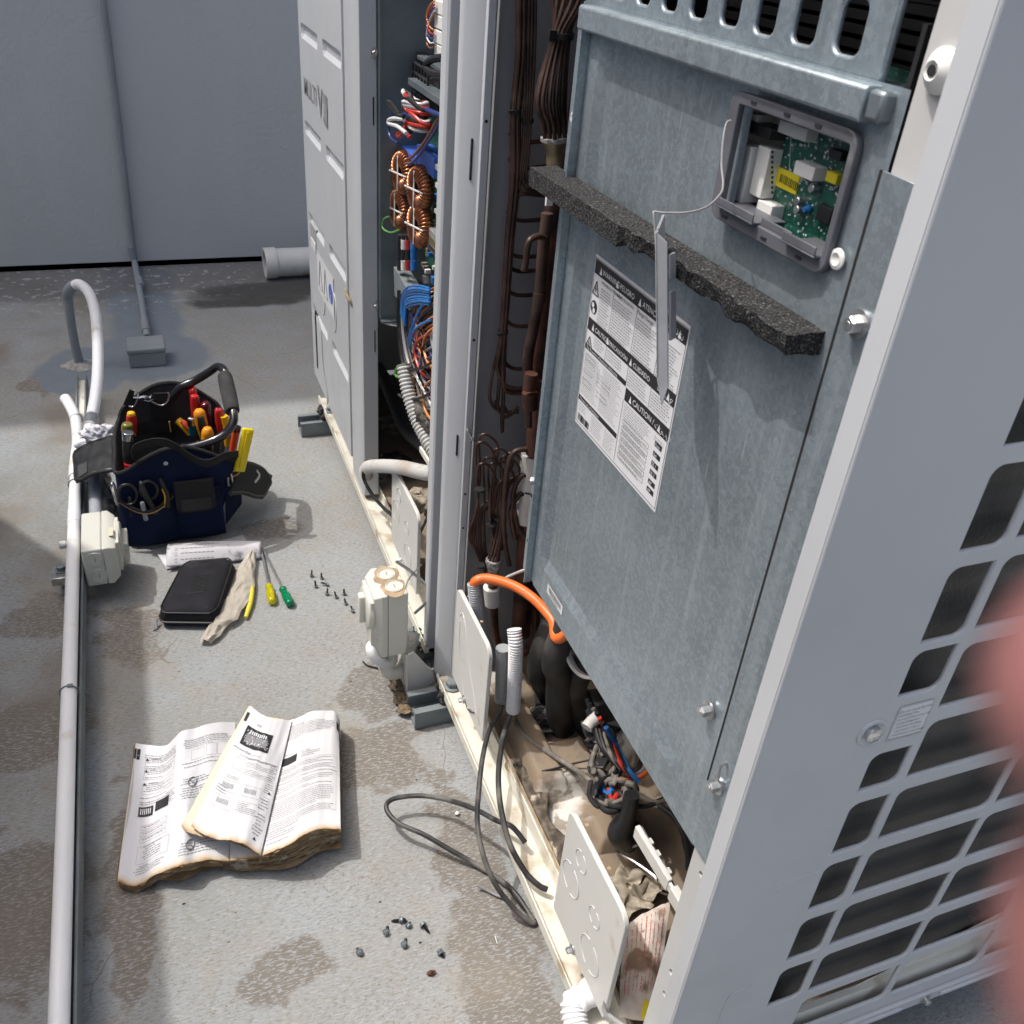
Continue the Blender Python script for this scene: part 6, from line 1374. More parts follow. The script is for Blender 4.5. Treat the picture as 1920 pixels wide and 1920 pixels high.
# papers under the pouch
M['printed'] = mat('printed_paper', (.58, .57, .59), .55, var=.05, dirt=(.20, .19, .20), dscale=26, dlo=.58, dhi=.72)
t = thing('folded_papers', 'folded printed sheet smudged with grime between the tool bag and the pouch', 'papers', (.05, 1.87, 0))
PA = [Z(315, 1020, .030), Z(489, 1015, .030), Z(489, 1044, .010), Z(312, 1066, .010)]
mb = MB(); mb.grid(lambda a, b: PA[0].lerp(PA[1], a).lerp(PA[3].lerp(PA[2], a), b) + V((0, 0, .004 * math.sin(3 * a + 2 * b) + .010 * math.sin(math.pi * b))), 30, 14); pa = mb.build('sheet', M['printed'], t, sharp=180, solid=.0006)
def PF(a, b): return PA[0].lerp(PA[1], a).lerp(PA[3].lerp(PA[2], a), b) + V((0, 0, .004 * math.sin(3 * a + 2 * b) + .010 * math.sin(math.pi * b) + .0009))
def pap(q):
    q.text('Installation guide for Heater 201 1/000-3-2', lambda a, b: PF(a, .26 - b * 4.6), .020, .20, 0)
    for k in range(3):
        for s in range(8): q.quad(PF(.15 + s * .045, .42 + k * .2), PF(.185 + s * .045, .42 + k * .2), PF(.185 + s * .045, .45 + k * .2), PF(.15 + s * .045, .45 + k * .2))
        for (a0, b0_, a1, b1_) in ((.09, .40, .115, .42), (.09, .50, .115, .52), (.09, .40, .093, .52), (.112, .40, .115, .52)): q.quad(PF(a0, b0_ + k * .2), PF(a1, b0_ + k * .2), PF(a1, b1_ + k * .2), PF(a0, b1_ + k * .2))
lettering([('ink_grey', pap)], 'printing', pa)
mb = MB(); mb.quad(Z(296, 1040, .012), Z(320, 1038, .012), Z(330, 1064, .004), Z(312, 1067, .004)); mb.quad(Z(385, 1022, .004), Z(455, 1003, .004), Z(468, 1022, .004), Z(470, 1040, .004)); mb.build('under_sheet', M['label'], t, solid=.0008)
# crumpled clear bag and yellow grip
def bagp(a, b):
    P0 = Z(470, 1035, .012); P1 = Z(455, 1100, .014); P2 = Z(420, 1160, .014); P3 = Z(385, 1207, .006)
    t3 = a * 3; i = min(2, int(t3)); q = (P0, P1, P2, P3)[i].lerp((P0, P1, P2, P3)[i + 1], t3 - i)
    w_ = .008 + .022 * math.sin(math.pi * min(1, a * .9 + .05))
    q = q + V((.9, -.3, 0)) * (b - .5) * 2 * w_ + V((0, 0, .010 * math.sin(math.pi * b)))
    return q + V((mnoise.noise(V((a * 7, b * 3, 0))) * .007, mnoise.noise(V((a * 7, b * 3, 7))) * .006, abs(mnoise.noise(V((a * 9, b * 4, 3)))) * .010))
M['cling'] = mat('cloudy_plastic', (.56, .51, .43), .25, trans=.25, var=.1, vscale=30)
mb = MB(); mb.grid(bagp, 60, 18); solo(mb, 'plastic_bag', M['cling'], 'crumpled cloudy plastic bag peeking out along the right side of the pouch', 'plastic bag', sharp=50)
mb = MB(); mb.tube([Z(466, 1060, .010), Z(470, 1085, .012), Z(472, 1105, .012), Z(469, 1130, .010), Z(461, 1158, .008)], [.003, .005, .0062, .0062, .0042], 12, 8); solo(mb, 'yellow_grip', mat('yellow_rubber', (.72, .60, .06), .4), 'pale yellow curved plier grip beside the plastic bag', 'plier grip')
def driver(tip, butt, col, label, n):
    t = thing('screwdriver', label, 'screwdriver', (butt.x, butt.y, 0), 'screwdrivers on the deck')
    d = (butt - tip); L_ = d.length; d.normalize(); hl = .066
    mb = MB(); mb.rod(tip, butt - d * hl, .0026, 12); mb.build('shaft', M['zinc'], t)
    mb = MB(); o = butt - d * hl; prof = [(0, .005), (.004, .0085), (.010, .0085), (.014, .0062), (.020, .0078), (.030, .0098), (.056, .0098), (.063, .0085), (.066, .005)]
    b0 = len(mb.v); mb.lathe(o, d, prof, 24)
    for i, (dd, r_) in enumerate(prof):
        if 3 < i < 7:
            for k in range(24):
                if k % 4 == 0: v = V(mb.v[b0 + i * 24 + k]); c = o + d * dd; mb.v[b0 + i * 24 + k] = tuple(c + (v - c) * .84)
    mb.build('handle', col, t, sharp=50); return t
cy = mat('clear_yellow', (.75, .68, .01), .12, trans=.55); cg = mat('clear_green', (.0, .28, .12), .12, trans=.45)
driver(Z(489, 1028, .012), Z(511, 1130, .011), cy, 'screwdriver with a clear yellow handle', 0)
driver(Z(491, 1026, .010), Z(545, 1134, .011), cg, 'screwdriver with a clear green handle', 1)

# loose screws on the deck
def screw_proto(label, grp, big):
    t = thing('hex_screw', label, 'screw', (0, 0, 0), grp)
    r_ = .0042 if big else .0034
    mb = MB(); mb.lathe((0, 0, 0), (0, 0, 1), [(0, r_ * 1.35), (.001, r_ * 1.35), (.0014, r_)], 16); mb.lathe((0, 0, .0008), (0, 0, 1), [(0, r_), (.004, r_), (.0048, r_ * .7)], 6); mb.build('head', M['strut'] if big else M['strut'], t)
    mb = MB(); P_ = [(0, r_ * .55)]
    for k in range(10): P_ += [(-.0012 * k - .0004, r_ * .62), (-.0012 * k - .001, r_ * .46)]
    P_ += [(-.014, r_ * .3)]; mb.lathe((0, 0, 0), (0, 0, 1), P_, 10); mb.build('thread', M['black'], t); return t
def scatter(proto, items, z):
    for i, (u, v, rx, ry, rz, lab) in enumerate(items):
        o = proto if i == 0 else copy_tree(proto); o.location = Z(u, v, z); o.rotation_euler = (R(rx), R(ry), R(rz)); o['label'] = lab
pA = screw_proto('small screw', 'small screws scattered by the dusty isolator', False)
scatter(pA, [(584, 1078, 175, 8, 0, 'small standing screw, farthest and leftmost of the scattered group'), (603, 1082, 185, -6, 30, 'small standing screw, second along the far edge of the scattered group'), (592, 1098, 172, 5, 60, 'small standing screw just below the farthest one'), (612, 1095, 95, 10, 60, 'small screw lying on its side in the middle of the far group'), (613, 1112, 178, 10, 0, 'small standing screw left of the tight central trio'), (630, 1118, 170, -8, 20, 'small standing screw nearest the viewer of the central trio'), (645, 1112, 188, 0, 0, 'small standing screw right of the central trio'), (648, 1130, 174, -10, 40, 'small standing screw close to the isolator knob'), (661, 1144, 100, 40, 10, 'small dark screw lying right under the isolator knob')], .0055)
pB = screw_proto('hex screw', 'hex screws lying near the black cable loop', True)
scatter(pB, [(750, 1725, 70, 30, 60, 'hex screw lying farthest back in the cluster of three by the cable'), (765, 1733, 80, 75, 10, 'hex screw in the middle of the cluster of three'), (794, 1735, -70, 60, 40, 'hex screw at the right of the cluster of three'), (724, 1747, 40, -60, 20, 'hex screw lying left of the cluster of three, head up'), (758, 1770, -50, -50, 120, 'hex screw lying below the cluster of three'), (674, 1785, 30, -50, 60, 'hex screw farthest left near the bottom of the deck'), (826, 1786, 50, 10, 200, 'hex screw standing on its side nearest the rail, socket facing the viewer')], .005)
mb = MB(); q = Z(808, 1824, .004); mb.grid(crumple(q, .0065, .004, .004, 70), 14, 8); solo(mb, 'rusty_chip', mat('rust', (.12, .045, .025), .85, var=.5, vscale=200), 'small rusty brown chip on the deck at the bottom of the picture', 'chip', sharp=30)
mb = MB(); q = Z(857, 1525, .004); mb.grid(crumple(q, .004, .0035, .003, 71), 12, 8); solo(mb, 'white_pebble', M['white'], 'tiny white chip inside the black cable loop', 'chip', sharp=30)
mb = MB(); mb.tube([Z(928, 1755, .001), Z(932, 1768, .001)], .0006, 5, 3); solo(mb, 'white_bristle', M['white'], 'tiny white bristle on the deck near the rail', 'bristle')
r9 = random.Random(31)
lits = ('flake', 'crumb')
for k in range(16):
    u = 330 + r9.random() * 480; v = 1180 + r9.random() * 700
    if 215 < u < 690 and 1320 < v < 1660: continue
    mb = MB(); q = Z(u, v, .0008); mb.grid(crumple(q, .0016 + r9.random() * .0015, .0012, .001, 80 + k), 8, 6); solo(mb, 'grit', M['rubber' if k % 2 else 'dust'], 'tiny grain of grit on the deck ' + ('between the manual and the cables' if u > 640 and v < 1560 else 'in front of the manual' if v > 1560 else 'between the manual and the pouch'), 'grit', 'grains of grit on the deck', sharp=30)
# ================================================================ tool bag
M['navy'] = mat('navy_canvas', (.008, .013, .045), .85, var=.25, vscale=12, bump=.6, bscale=800, spec=.2)
M['lining'] = mat('grey_lining', (.050, .048, .052), .9, var=.2, vscale=20, bump=.4, bscale=600, spec=.2)
M['vinyl'] = mat('black_vinyl', (.016, .016, .017), .42, var=.35, vscale=14, bump=.5, bscale=60)
M['webbing'] = mat('black_webbing', (.011, .011, .012), .8, bump=.8, bscale=900, var=.3, vscale=200)
M['pipey'] = mat('yellow_piping', (.62, .36, .07), .5)
tbg = thing('tool_bag', 'open navy and black canvas tool bag with a black tube handle, full of hand tools', 'tool bag', (0, 2.06, 0))
# outline rings: bottom -> rim ; corner order: front-left, front-right, back-right, back-left
def ring(z, xf0, xf1, yf, xb0, xb1, yb, r=.03, n=6):
    c = [(xf0, yf), (xf1, yf), (xb1, yb), (xb0, yb)]; out = []
    for i in range(4):
        p = V((*c[i], 0)); a = V((*c[i - 1], 0)); b = V((*c[(i + 1) % 4], 0)); d0 = (a - p).normalized() * r; d1 = (b - p).normalized() * r
        for k in range(n + 1):
            t = k / n; q = p + d0 * (1 - t) ** 2 + d1 * t ** 2; out.append(V((q.x, q.y, z)))
        # straight run subdivision
        nx = V((*c[(i + 1) % 4], 0)); s = p + d1; e = nx + (p - nx).normalized() * r
        for k in range(1, 10): q = s.lerp(e, k / 10); out.append(V((q.x, q.y, z)))
    return out
RG = [ring(.004, -.140, .062, 1.965, -.120, .075, 2.165), ring(.03, -.148, .072, 1.955, -.13, .085, 2.17), ring(.10, -.146, .098, 1.950, -.132, .104, 2.178), ring(.17, -.142, .122, 1.945, -.130, .118, 2.185), ring(.205, -.140, .130, 1.945, -.128, .122, 2.190)]
top = []
for p in RG[-1]:      # rim height: arched front and back panels, lower sides
    q = V(p); a = (q.x + .005) / .13
    if q.y < 1.955: q.z = .205 + .055 * max(0, math.cos(a * 1.5)) ** 1.5
    elif q.y > 2.18: q.z = .225 + .080 * max(0, math.cos(a * 1.5)) ** 1.2
    else: q.z = .205 + .02 * (q.y - 1.95) / .24
    top.append(q)
RG.append(top); n_ = len(top)
def skin(rings, mb, jit=.0):
    b0 = len(mb.v)
    for r_ in rings:
        for p in r_: mb.v.append(tuple(p + V((mnoise.noise(p * 14), mnoise.noise(p * 14 + V((3, 3, 3))), 0)) * jit))
    for i in range(len(rings) - 1):
        for k in range(n_): mb.f.append((b0 + i * n_ + k, b0 + i * n_ + (k + 1) % n_, b0 + (i + 1) * n_ + (k + 1) % n_, b0 + (i + 1) * n_ + k)); mb.mi.append(mb.cur)
    return b0
mb = MB(); mb.mat(M['navy']); b0 = skin(RG, mb, .005); mb.f.append(tuple(range(b0, b0 + n_))[::-1]); mb.mi.append(0)
mb.build('body', M['navy'], tbg, sharp=60)
cen = V((-.008, 2.068, 0))
def inset(r_, k): return [V((cen.x + (p.x - cen.x) * k, cen.y + (p.y - cen.y) * k, p.z)) for p in r_]
mb = MB(); IN = [inset(RG[5], .985), inset(RG[4], .965), inset(RG[2], .95), [V((p.x, p.y, .03)) for p in inset(RG[1], .93)]]; b0 = skin(IN, mb, .004); mb.f.append(tuple(range(b0 + 3 * n_, b0 + 4 * n_))); mb.mi.append(0)
mb.build('lining', M['lining'], tbg, sharp=60)
mb = MB(); mb.tube([p + V((mnoise.noise(p * 14), mnoise.noise(p * 14 + V((3, 3, 3))), 0)) * .005 + V((0, 0, .001)) for p in top[::2]], .0048, 8, 3, closed=True); mb.build('rim_binding', M['webbing'], tbg)
mb = MB(); bt = [V(p) for p in RG[0]]; mb.tube([p + V((0, 0, .008)) for p in RG[1][::3]], .008, 8, 2, closed=True); mb.build('base_binding', M['webbing'], tbg)
# black centre strap down the inside of the back wall, tool loops, snap
mb = MB(); mb.box((-.045, 2.178, .06), (.0, 2.182, .270)); mb.build('centre_strap', M['webbing'], tbg)
mb = MB(); mb.grid(lambda a, b: V((-.115 + .215 * a, 2.170 - .006 * abs(math.sin(a * 12)), .185 + .030 * b)), 40, 3); mb.build('tool_loops', M['webbing'], tbg, sharp=180)
mb = MB()
for x in (-.092, -.010): mb.box((x, 2.160, .186), (x + .003, 2.165, .214))
mb.build('yellow_tabs', M['pipey'], tbg)
# handle: bent black tube with a foam grip
HP = [Y(318, 752, 2.165), Y(338, 727, 2.165), Y(365, 714, 2.165), Y(392, 698, 2.16), Y(408, 688, 2.15), Y(420, 694, 2.13), Y(426, 712, 2.10), Y(432, 745, 2.04), Y(438, 775, 1.995), Y(436, 795, 1.975), Y(420, 815, 1.965), Y(395, 828, 1.962), Y(360, 838, 1.962), Y(340, 840, 1.962)]
M['gloss'] = mat('glossy_black_tube', (.010, .011, .014), .14, coat=.5)
mb = MB(); mb.tube(HP, .0102, 18, 8); hd = mb.build('handle', M['gloss'], tbg)
M['gripf'] = mat('grip_foam', (.030, .030, .031), .85, var=.3, vscale=40, bump=.4, bscale=300)
mb = MB(); g0, g1 = Y(421, 703, 2.118), Y(436, 772, 2.00); mb.tube([g0, g0.lerp(g1, .08), g0.lerp(g1, .5), g0.lerp(g1, .92), g1], [.0145, .0175, .0182, .0175, .0150], 20, 6); mb.build('grip', M['gripf'], hd)
# front pockets
def frontp(x, z, d=0): # on the front wall
    return V((x, 1.949 - d - .010 * (1 - z / .2), z))
mb = MB()
def pocket(x0, x1, z0, z1, bul, sag):
    def f(a, b):
        z = z0 + (z1 - z0) * b - sag * math.sin(math.pi * a) * b; return frontp(x0 + (x1 - x0) * a, z, .002 + bul * math.sin(math.pi * a) * (.35 + .65 * b))
    return f
pf = pocket(-.138, -.022, .015, .135, .026, .022); mb.grid(pf, 24, 12); mb.build('front_pocket', M['navy'], tbg, sharp=180, solid=.002)
mb = MB(); mb.tube([pf(a / 10, 1.0) + V((0, -.0015, 0)) for a in range(11)], .0022, 8, 4); mb.build('piping', M['pipey'], tbg)
mb = MB(); mb.tube([pf(a / 10, 1.0) + V((0, -.001, .005)) for a in range(11)], .004, 8, 4); mb.build('pocket_binding', M['webbing'], tbg)
pf2 = pocket(-.022, .085, .015, .150, .012, .0); mb = MB(); mb.grid(pf2, 16, 8); mb.build('front_pocket', M['navy'], tbg, sharp=180, solid=.002)
def flapf(a, b):
    x = -.018 + .088 * a; z = .178 - .078 * b + (.006 if 0 else 0); k = (abs(a - .5) * 2) ** 6 * .012 * (b > .6)
    return frontp(x, z + k, .016 + .012 * b)
mb = MB(); mb.grid(flapf, 16, 10); fl_ = mb.build('pocket_flap', M['webbing'], tbg, sharp=180, solid=.003)
mb = MB(); mb.grid(lambda a, b: flapf(.12 + .76 * a, .55 + .38 * b) + V((0, -.0035, 0)), 12, 6); mb.build('vinyl_patch', M['vinyl'], fl_, sharp=180)
def sidep(a, b): return V((.088 + .046 * a + .01 * b, 1.955 + .08 * a, .03 + .13 * b)) + V((.012, -.014, 0)) * math.sin(math.pi * a) * b
mb = MB(); mb.grid(sidep, 16, 10); mb.build('side_pocket', M['navy'], tbg, sharp=180, solid=.002)
mb = MB(); mb.tube([sidep(a / 8, .97) + V((.001, -.002, 0)) for a in range(9)], .0020, 8, 4); mb.build('piping', M['pipey'], tbg)
mb = MB(); mb.tube([sidep(a / 8, 1.02) for a in range(9)], .004, 8, 4); mb.build('pocket_binding', M['webbing'], tbg)
# left flap folded out over the conduit
FL = [Z(212, 818, .190), Z(212, 882, .180), Z(152, 906, .150), Z(134, 895, .145), Z(140, 852, .150), Z(158, 838, .158)]
def flap(a, b):
    A = FL[0].lerp(FL[1], b); Bq = Z(139, 848, .148).lerp(Z(143, 904, .146), b); q = A.lerp(Bq, a); return q + V((0, 0, .006 * math.sin(a * 3.1) + .003 * mnoise.noise(V((a * 5, b * 4, 0))))) - V((0, (b - .5) * .0 + (.012 if b > .5 else -.012) * max(0, a - .8) * 4 * abs(b - .5), 0))
mb = MB(); mb.grid(flap, 24, 16); lf = mb.build('end_flap', M['vinyl'], tbg, sharp=180, solid=.004)
mb = MB(); mb.tube([flap(0, 0), flap(.5, 0), flap(.85, .0), flap(1, .12), flap(1, .5), flap(1, .88), flap(.85, 1), flap(.5, 1), flap(0, 1)], .0042, 8, 5); mb.build('flap_binding', M['webbing'], lf)
mb = MB(); mb.grid(lambda a, b: flap(.68 + .24 * a, .58 + .34 * b) + V((0, 0, .0045)), 8, 6); mb.build('clear_window', mat('cloudy_vinyl', (.07, .07, .07), .25), lf, sharp=180)
# shoulder pad hanging on the right
def padf(a, b):
    A = Z(445, 868, .165).lerp(Z(432, 925, .140), b); Bq = Z(508, 893, .060).lerp(Z(490, 936, .050), b); q = A.lerp(Bq, a); return q + V((0, 0, .012 * math.sin(a * 3.1)))
mb = MB(); mb.grid(padf, 24, 12); sp_ = mb.build('shoulder_pad', M['webbing'], tbg, sharp=180, solid=.010)
mb = MB(); mb.tube([padf(0, 0), padf(.4, -.02), padf(.75, -.02), padf(1.02, .2), padf(1.03, .5), padf(1.0, .85), padf(.8, 1.02), padf(.4, 1.02), padf(0, 1)], .006, 8, 5); mb.build('pad_binding', M['black'], sp_)
mb = MB(); mb.tube([padf(.62, .25) + V((0, 0, .01)), padf(.75, .4) + V((0, 0, .012)), padf(.68, .7) + V((0, 0, .01))], .004, 8, 5); mb.build('pad_buckle', M['zinc'], sp_)
# webbing strap looping over the front
def ribbon(pts, w_, nrm, name, m_, par, th=.0022):
    Cc = curve3(pts); 
    def f(a, b): return Cc(a) + V(nrm) * (b - .5) * w_
    mb = MB(); mb.grid(f, 60, 3); return mb.build(name, M[m_], par, sharp=180, solid=th)
ribbon([Y(247, 856, 1.945), Y(252, 842, 1.94), Y(275, 832, 1.935), Y(305, 829, 1.93), Y(330, 838, 1.925), Y(355, 856, 1.92), Y(380, 868, 1.918), Y(400, 866, 1.92), Y(420, 856, 1.93), Y(447, 852, 1.95)], .030, (0, -.45, .9), 'strap', 'webbing', tbg)
mb = MB(); mb.lathe(frontp(-.028, .222, .0), (0, -1, 0), [(0, .020), (.004, .019)], 20); mb.build('snap_patch', M['webbing'], tbg)
mb = MB(); mb.lathe(frontp(-.028, .222, .004), (0, -1, 0), [(0, .0052), (.002, .0052), (.003, .003)], 14); mb.build('snap', M['zinc'], tbg)
# swivel hook, D rings
hk = thing('swivel_hook', 'chrome swivel hook clipped to a D ring across the back of the tool bag', 'hook', (-.04, 2.17, .26))
mb = MB(); mb.tube([Y(248, 731, 2.15), Y(258, 736, 2.15), Y(257, 750, 2.15), Y(250, 762, 2.15), Y(241, 762, 2.15)], .0018, 8, 6); mb.tube([Y(284, 741, 2.145), Y(282, 750, 2.145), Y(292, 757, 2.145), Y(304, 760, 2.145), Y(314, 753, 2.145), Y(317, 742, 2.145), Y(315, 736, 2.145)], .0018, 8, 6); mb.build('d_rings', M['zinc'], hk)
mb = MB(); mb.tube([Y(250, 746, 2.145), Y(262, 746, 2.145)], .003, 10, 3); mb.tube([Y(262, 746, 2.145), Y(272, 745, 2.145), Y(282, 747, 2.145)], [.0045, .0055, .0035], 10, 5); mb.tube([Y(270, 750, 2.145), Y(280, 752, 2.145), Y(287, 748, 2.145)], .0018, 8, 5); mb.build('hook', mat('chrome', (.62, .62, .63), .15, 1.0), hk)
mb = MB(); mb.prism([Y(243, 731, 2.155), Y(252, 733, 2.155), Y(249, 762, 2.155), Y(231, 759, 2.155)], (0, .004, 0)); mb.prism([Y(288, 738, 2.155), Y(314, 737, 2.155), Y(313, 752, 2.155), Y(296, 756, 2.155)], (0, .004, 0)); mb.build('webbing_tabs', M['webbing'], hk)

# ---- tools, each a thing
def tmat(n, c, r=.3, **k): return mat(n, c, r, **k)
K_ = dict(red=tmat('red_grip', (.50, .02, .02)), yel=tmat('yellow_grip', (.75, .42, .01)), org=tmat('orange_grip', (.75, .28, .01)), blk=M['black'], mar=tmat('clear_maroon', (.09, .005, .012), .12), olv=tmat('clear_olive', (.16, .14, .02), .12), chr=tmat('chrome_cap', (.6, .6, .61), .12, metal=1.0), teal=tmat('clear_teal', (.0, .10, .13), .15), yel2=tmat('bright_yellow', (.78, .60, .0), .35), redo=tmat('red_orange', (.60, .07, .02), .35), gry=tmat('grey_marker', (.30, .32, .34), .4))
def tool(name, label, cat, parts, grp='hand tools in the tool bag'):
    t = thing(name, label, cat, parts[0][1][0], grp)
    for pn, pts, rad, mk in parts:
        mb = MB(); mb.tube(pts, rad, 14, 5); mb.build(pn, K_[mk] if mk in K_ else M[mk], t, sharp=50)
    return t
tool('screwdriver', 'black and red screwdriver with a chrome cap at the left wall of the bag', 'screwdriver', [('handle', [Y(243, 872, 1.99), Y(241, 850, 1.99), Y(240, 822, 1.99)], [.012, .0130, .0122], 'blk'), ('cap', [Y(240, 824, 1.99), Y(240, 812, 1.99), Y(240, 810, 1.99)], [.0128, .0130, .011], 'chr'), ('lower_grip', [Y(244, 895, 1.985), Y(243, 868, 1.985)], [.009, .0128], 'red')])
tool('screwdriver', 'screwdriver with a clear olive handle behind the chrome capped one', 'screwdriver', [('handle', [Y(240, 822, 2.04), Y(239, 806, 2.04), Y(239, 796, 2.04), Y(239, 793, 2.04)], [.012, .0135, .0125, .007], 'olv')])
tool('screwdriver', 'red insulated screwdriver with a yellow domed end in the back left corner', 'screwdriver', [('handle', [Y(248, 810, 2.09), Y(247, 790, 2.09), Y(246, 778, 2.09)], [.010, .0125, .0105], 'red'), ('dome', [Y(246, 779, 2.09), Y(246, 774, 2.09), Y(246, 772, 2.09)], [.0098, .0088, .005], 'yel')])
tool('pliers', 'red handled pliers standing behind the red tipped one at the back right', 'pliers', [('handle', [Y(366, 790, 2.155), Y(364, 760, 2.155), Y(361, 732, 2.155), Y(360, 728, 2.155)], [.009, .0100, .0095, .006], 'red')])
tool('pliers', 'red handled pliers with a squared tip, in front of the other red pliers', 'pliers', [('handle', [Y(370, 800, 2.13), Y(367, 770, 2.13), Y(365, 746, 2.13), Y(365, 741, 2.13)], [.010, .0112, .0105, .008], 'red')])
tool('screwdriver', 'screwdriver with a clear dark maroon handle beside the red pliers', 'screwdriver', [('handle', [Y(388, 800, 2.12), Y(386, 775, 2.12), Y(384, 758, 2.12), Y(383, 754, 2.12)], [.011, .0135, .0125, .007], 'mar')])
tool('side_cutters', 'tool with an orange and black grip, the farther of the two under the handle', 'cutters', [('handle', [Y(384, 822, 2.05), Y(378, 795, 2.05), Y(374, 775, 2.05), Y(373, 768, 2.05)], [.010, .0145, .0140, .008], 'org'), ('inlay', [Y(384, 820, 2.042), Y(379, 797, 2.038), Y(376, 781, 2.038)], [.008, .0095, .007], 'blk')])
tool('side_cutters', 'tool with an orange and black grip right below the bag handle', 'cutters', [('handle', [Y(390, 862, 1.995), Y(389, 830, 1.995), Y(389, 810, 1.995), Y(388, 802, 1.995)], [.010, .0140, .0138, .008], 'org'), ('inlay', [Y(391, 862, 1.985), Y(390, 845, 1.982), Y(390, 826, 1.982)], [.010, .0115, .009], 'blk')])
tool('nut_driver', 'teal handled nut driver with a bright chrome end beside the orange grips', 'nut driver', [('handle', [Y(362, 815, 2.09), Y(360, 795, 2.09)], [.0085, .0100], 'teal'), ('cap', [Y(360, 796, 2.09), Y(359, 785, 2.09), Y(359, 782, 2.09)], [.0105, .0105, .007], 'chr')])
tool('level', 'yellow and red torpedo tool leaning inside the bag next to the black centre strap', 'level', [('body', [Y(356, 815, 2.13), Y(344, 798, 2.14), Y(334, 788, 2.15)], [.006, .010, .010], 'yel'), ('inlay', [Y(354, 806, 2.125), Y(347, 796, 2.132), Y(342, 790, 2.138)], [.005, .0075, .0065], 'redo')])
tool('pliers', 'red and yellow gripped pliers outside the bag handle on the right', 'pliers', [('handle', [Y(416, 812, 2.07), Y(412, 790, 2.07), Y(410, 770, 2.07), Y(410, 767, 2.07)], [.009, .0108, .0095, .006], 'red'), ('second_handle', [Y(428, 835, 2.06), Y(426, 800, 2.06), Y(420, 780, 2.06)], [.009, .011, .009], 'yel')])
tool('screwdriver', 'orange red tube handled driver next to the big yellow grip', 'screwdriver', [('handle', [Y(436, 850, 1.99), Y(440, 825, 1.99), Y(444, 803, 1.99)], [.0085, .0092, .0092], 'redo'), ('cap', [Y(443, 808, 1.99), Y(444, 800, 1.99)], [.0100, .0100], 'mar')])
t = thing('utility_knife', 'large bright yellow handled knife sticking out of the right side pocket', 'knife', (.14, 1.96, .15), 'hand tools in the tool bag')
a_, b_ = Y(448, 884, 1.955), Y(466, 803, 1.965); dz = (b_ - a_).normalized(); sx = V((.95, .1, 0)); sx = (sx - dz * sx.dot(dz)).normalized(); sy = dz.cross(sx)
mb = MB(); mb.frame(a_, sx, sy, dz, (-.0135, -.006, 0), (.0135, .006, (b_ - a_).length)); mb.build('handle', K_['yel2'], t, bevel=.005, seg=3)
mb = MB(); mb.frame(a_, sx, sy, dz, (-.0045, -.0095, .012), (.0020, -.0060, (b_ - a_).length - .006)); mb.build('ridge', K_['yel2'], t, bevel=.001)
tool('screwdriver', 'slim silver shafts and a bit in the right side pocket', 'screwdriver', [('shaft', [V((.115, 1.95, .12)), V((.112, 1.945, .175))], [.002, .002], 'zinc'), ('bit', [V((.104, 1.95, .14)), V((.104, 1.948, .165))], [.003, .003], 'zinc')])
t = tool('scissors', 'black scissors with round finger loops in the front left pocket', 'scissors', [('blade', [frontp(-.118, .10, .012), frontp(-.115, .15, .012)], [.004, .004], 'blk')])
for (cx, cz, rx, rz) in ((-.118, .160, .020, .026), (-.072, .165, .018, .024)):
    mb = MB(); mb.tube([frontp(cx + rx * math.cos(a), cz + rz * math.sin(a), .016) for a in [i * math.pi / 5 for i in range(10)]], .0034, 8, 4, closed=True); mb.build('finger_loop', M['black'], t)
tool('pliers', 'all black pliers with silver jaw tip in the front left pocket', 'pliers', [('handle', [frontp(-.064, .105, .022), frontp(-.078, .150, .022), frontp(-.086, .185, .016)], [.006, .0075, .0060], 'blk'), ('tip', [frontp(-.086, .184, .016), frontp(-.088, .192, .016)], [.0055, .003], 'chr')])
tool('snips', 'black snips with yellow edging at the right of the front left pocket', 'snips', [('handle', [frontp(-.038, .115, .014), frontp(-.036, .150, .014), frontp(-.045, .190, .010)], [.0075, .008, .0045], 'blk'), ('edging', [frontp(-.046, .118, .020), frontp(-.040, .145, .021), frontp(-.044, .165, .018)], [.0015, .0018, .0015], 'yel')])
tool('marker_pen', 'grey marker pen in the front left pocket', 'marker', [('body', [frontp(-.088, .095, .026), frontp(-.090, .138, .026), frontp(-.090, .142, .026)], [.0055, .0055, .003], 'gry')])
tool('bright_spanner', 'bright metal spanner end at the left corner of the bag', 'spanner', [('end', [frontp(-.143, .130, .004), frontp(-.146, .178, .004), frontp(-.148, .186, .002)], [.004, .0062, .004], 'chr')])
# rags behind and beside the bag
M['rag'] = mat('white_rag', (.66, .66, .70), .9, var=.06, vscale=30, bump=.5, bscale=200)
mb = MB(); mb.grid(crumple(Y(185, 822, 2.20), .040, .030, .030, 61, amp=.7), 40, 24)
mb.tube([Y(178, 806, 2.19), Y(185, 800, 2.19), Y(190, 807, 2.19), Y(196, 800, 2.19), Y(202, 806, 2.19)], .0012, 5, 5)
solo(mb, 'cleaning_rag', M['rag'], 'white cleaning rag bunched up behind the left flap of the tool bag', 'rag', sharp=180)
mb = MB(); mb.grid(crumple(Z(190, 910, .04), .020, .05, .035, 62, amp=.7), 36, 24); mb.grid(crumple(Z(203, 945, .04), .016, .04, .035, 63, amp=.7), 36, 24); solo(mb, 'dirty_rag', mat('dirty_rag_cloth', (.42, .40, .38), .9, var=.25, vscale=25, bump=.5, bscale=200), 'dirty pale rag stuffed under the left flap beside the conduit', 'rag', sharp=180)
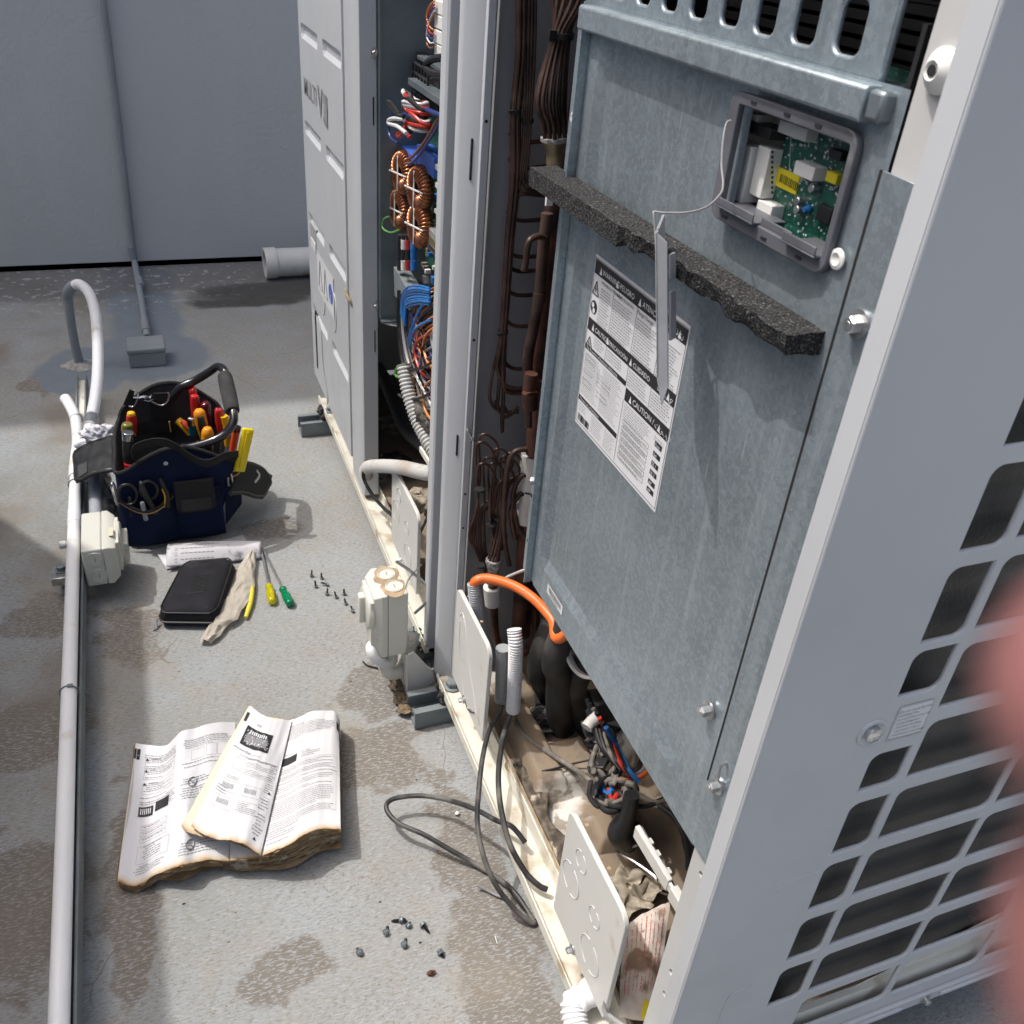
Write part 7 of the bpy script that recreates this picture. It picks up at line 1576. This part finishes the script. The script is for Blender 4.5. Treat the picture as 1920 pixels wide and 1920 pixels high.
# ================================================================ hand of the person holding the phone, finger across the right edge
M['skin'] = mat('skin', (.235, .098, .095), .5, var=.12, vscale=60, bump=.2, bscale=500)
M['skin'].node_tree.nodes['Principled BSDF'].inputs['Subsurface Weight'].default_value = .0
hnd = bpy.data.objects
def Cp(u, v, d): return EYE + (CR * (u - 960) + CD * (v - 960) + CF * FPX) * (d / FPX)
def fing(mb, pts, rads): mb.tube(pts, rads, 20, 6)
hm = bpy.data.meshes.new('hand'); vs = []; es = []; rd = []
def chain(start, pts):
    prev = start
    for p, r_ in pts:
        vs.append(p); rd.append(r_)
        if prev is not None: es.append((prev, len(vs) - 1))
        prev = len(vs) - 1
    return prev
D_ = .026
palm = chain(None, [(Cp(6200, 2600, D_), .024)]); p2_ = chain(palm, [(Cp(5200, 2100, D_), .022)])
w1 = chain(palm, [(Cp(7800, 3600, D_ * .9), .026), (Cp(10500, 5200, D_ * .7), .030)])
k1 = chain(p2_, [(Cp(4300, 1500, D_), .0105), (Cp(3300, 1350, D_), .0095), (Cp(2320, 1310, D_), .0088), (Cp(2200, 990, D_), .0080)])
k2 = chain(p2_, [(Cp(4500, 2100, D_ * 1.02), .0105), (Cp(3600, 1900, D_), .0095), (Cp(2360, 1790, D_), .0094), (Cp(2135, 1580, D_), .0086)])
k3 = chain(palm, [(Cp(5000, 2900, D_), .0105), (Cp(4000, 2700, D_), .0090), (Cp(3200, 2500, D_), .0082)])
k4 = chain(palm, [(Cp(5400, 3600, D_), .0095), (Cp(4500, 3500, D_), .0080), (Cp(3900, 3350, D_), .0070)])
k5 = chain(p2_, [(Cp(5300, 900, D_ * .9), .0115), (Cp(4700, 100, D_ * .9), .0105), (Cp(4300, -500, D_ * .95), .0092)])
b_ = vs[0]; hm.from_pydata([v - b_ for v in vs], es, [])
ho = obj('person', hm, None, b_); hm.materials.append(M['skin'])
mo = ho.modifiers.new('skin', 'SKIN'); mo.use_smooth_shade = True
for i, sv in enumerate(hm.skin_vertices[0].data): sv.radius = (rd[i], rd[i]); sv.use_root = (i == 0)
mo = ho.modifiers.new('sub', 'SUBSURF'); mo.levels = 2; mo.render_levels = 2
tag(ho, 'out of focus fingers of the person taking the picture at the right edge', 'person')
# ---------------------------------------------------------------- unseen cabinet added left of view, cut corner shaped to shade the deck
mb = MB(); P_ = [(-.875, -1.2), (-.875, 2.135), (-1.20, 2.62), (-1.75, 2.62), (-1.75, -1.2)]
mb.prism([V((x, y, .08)) for x, y in P_], (0, 0, 1.61))
for k in range(8): mb.box((-.874, -1.1 + k * .4, .3), (-.868, -.85 + k * .4, 1.5))
solo(mb, 'shadow_caster', M['paint'], 'unseen pale cabinet added left of the view to cast a shadow on the deck', 'air conditioner', bevel=.004)
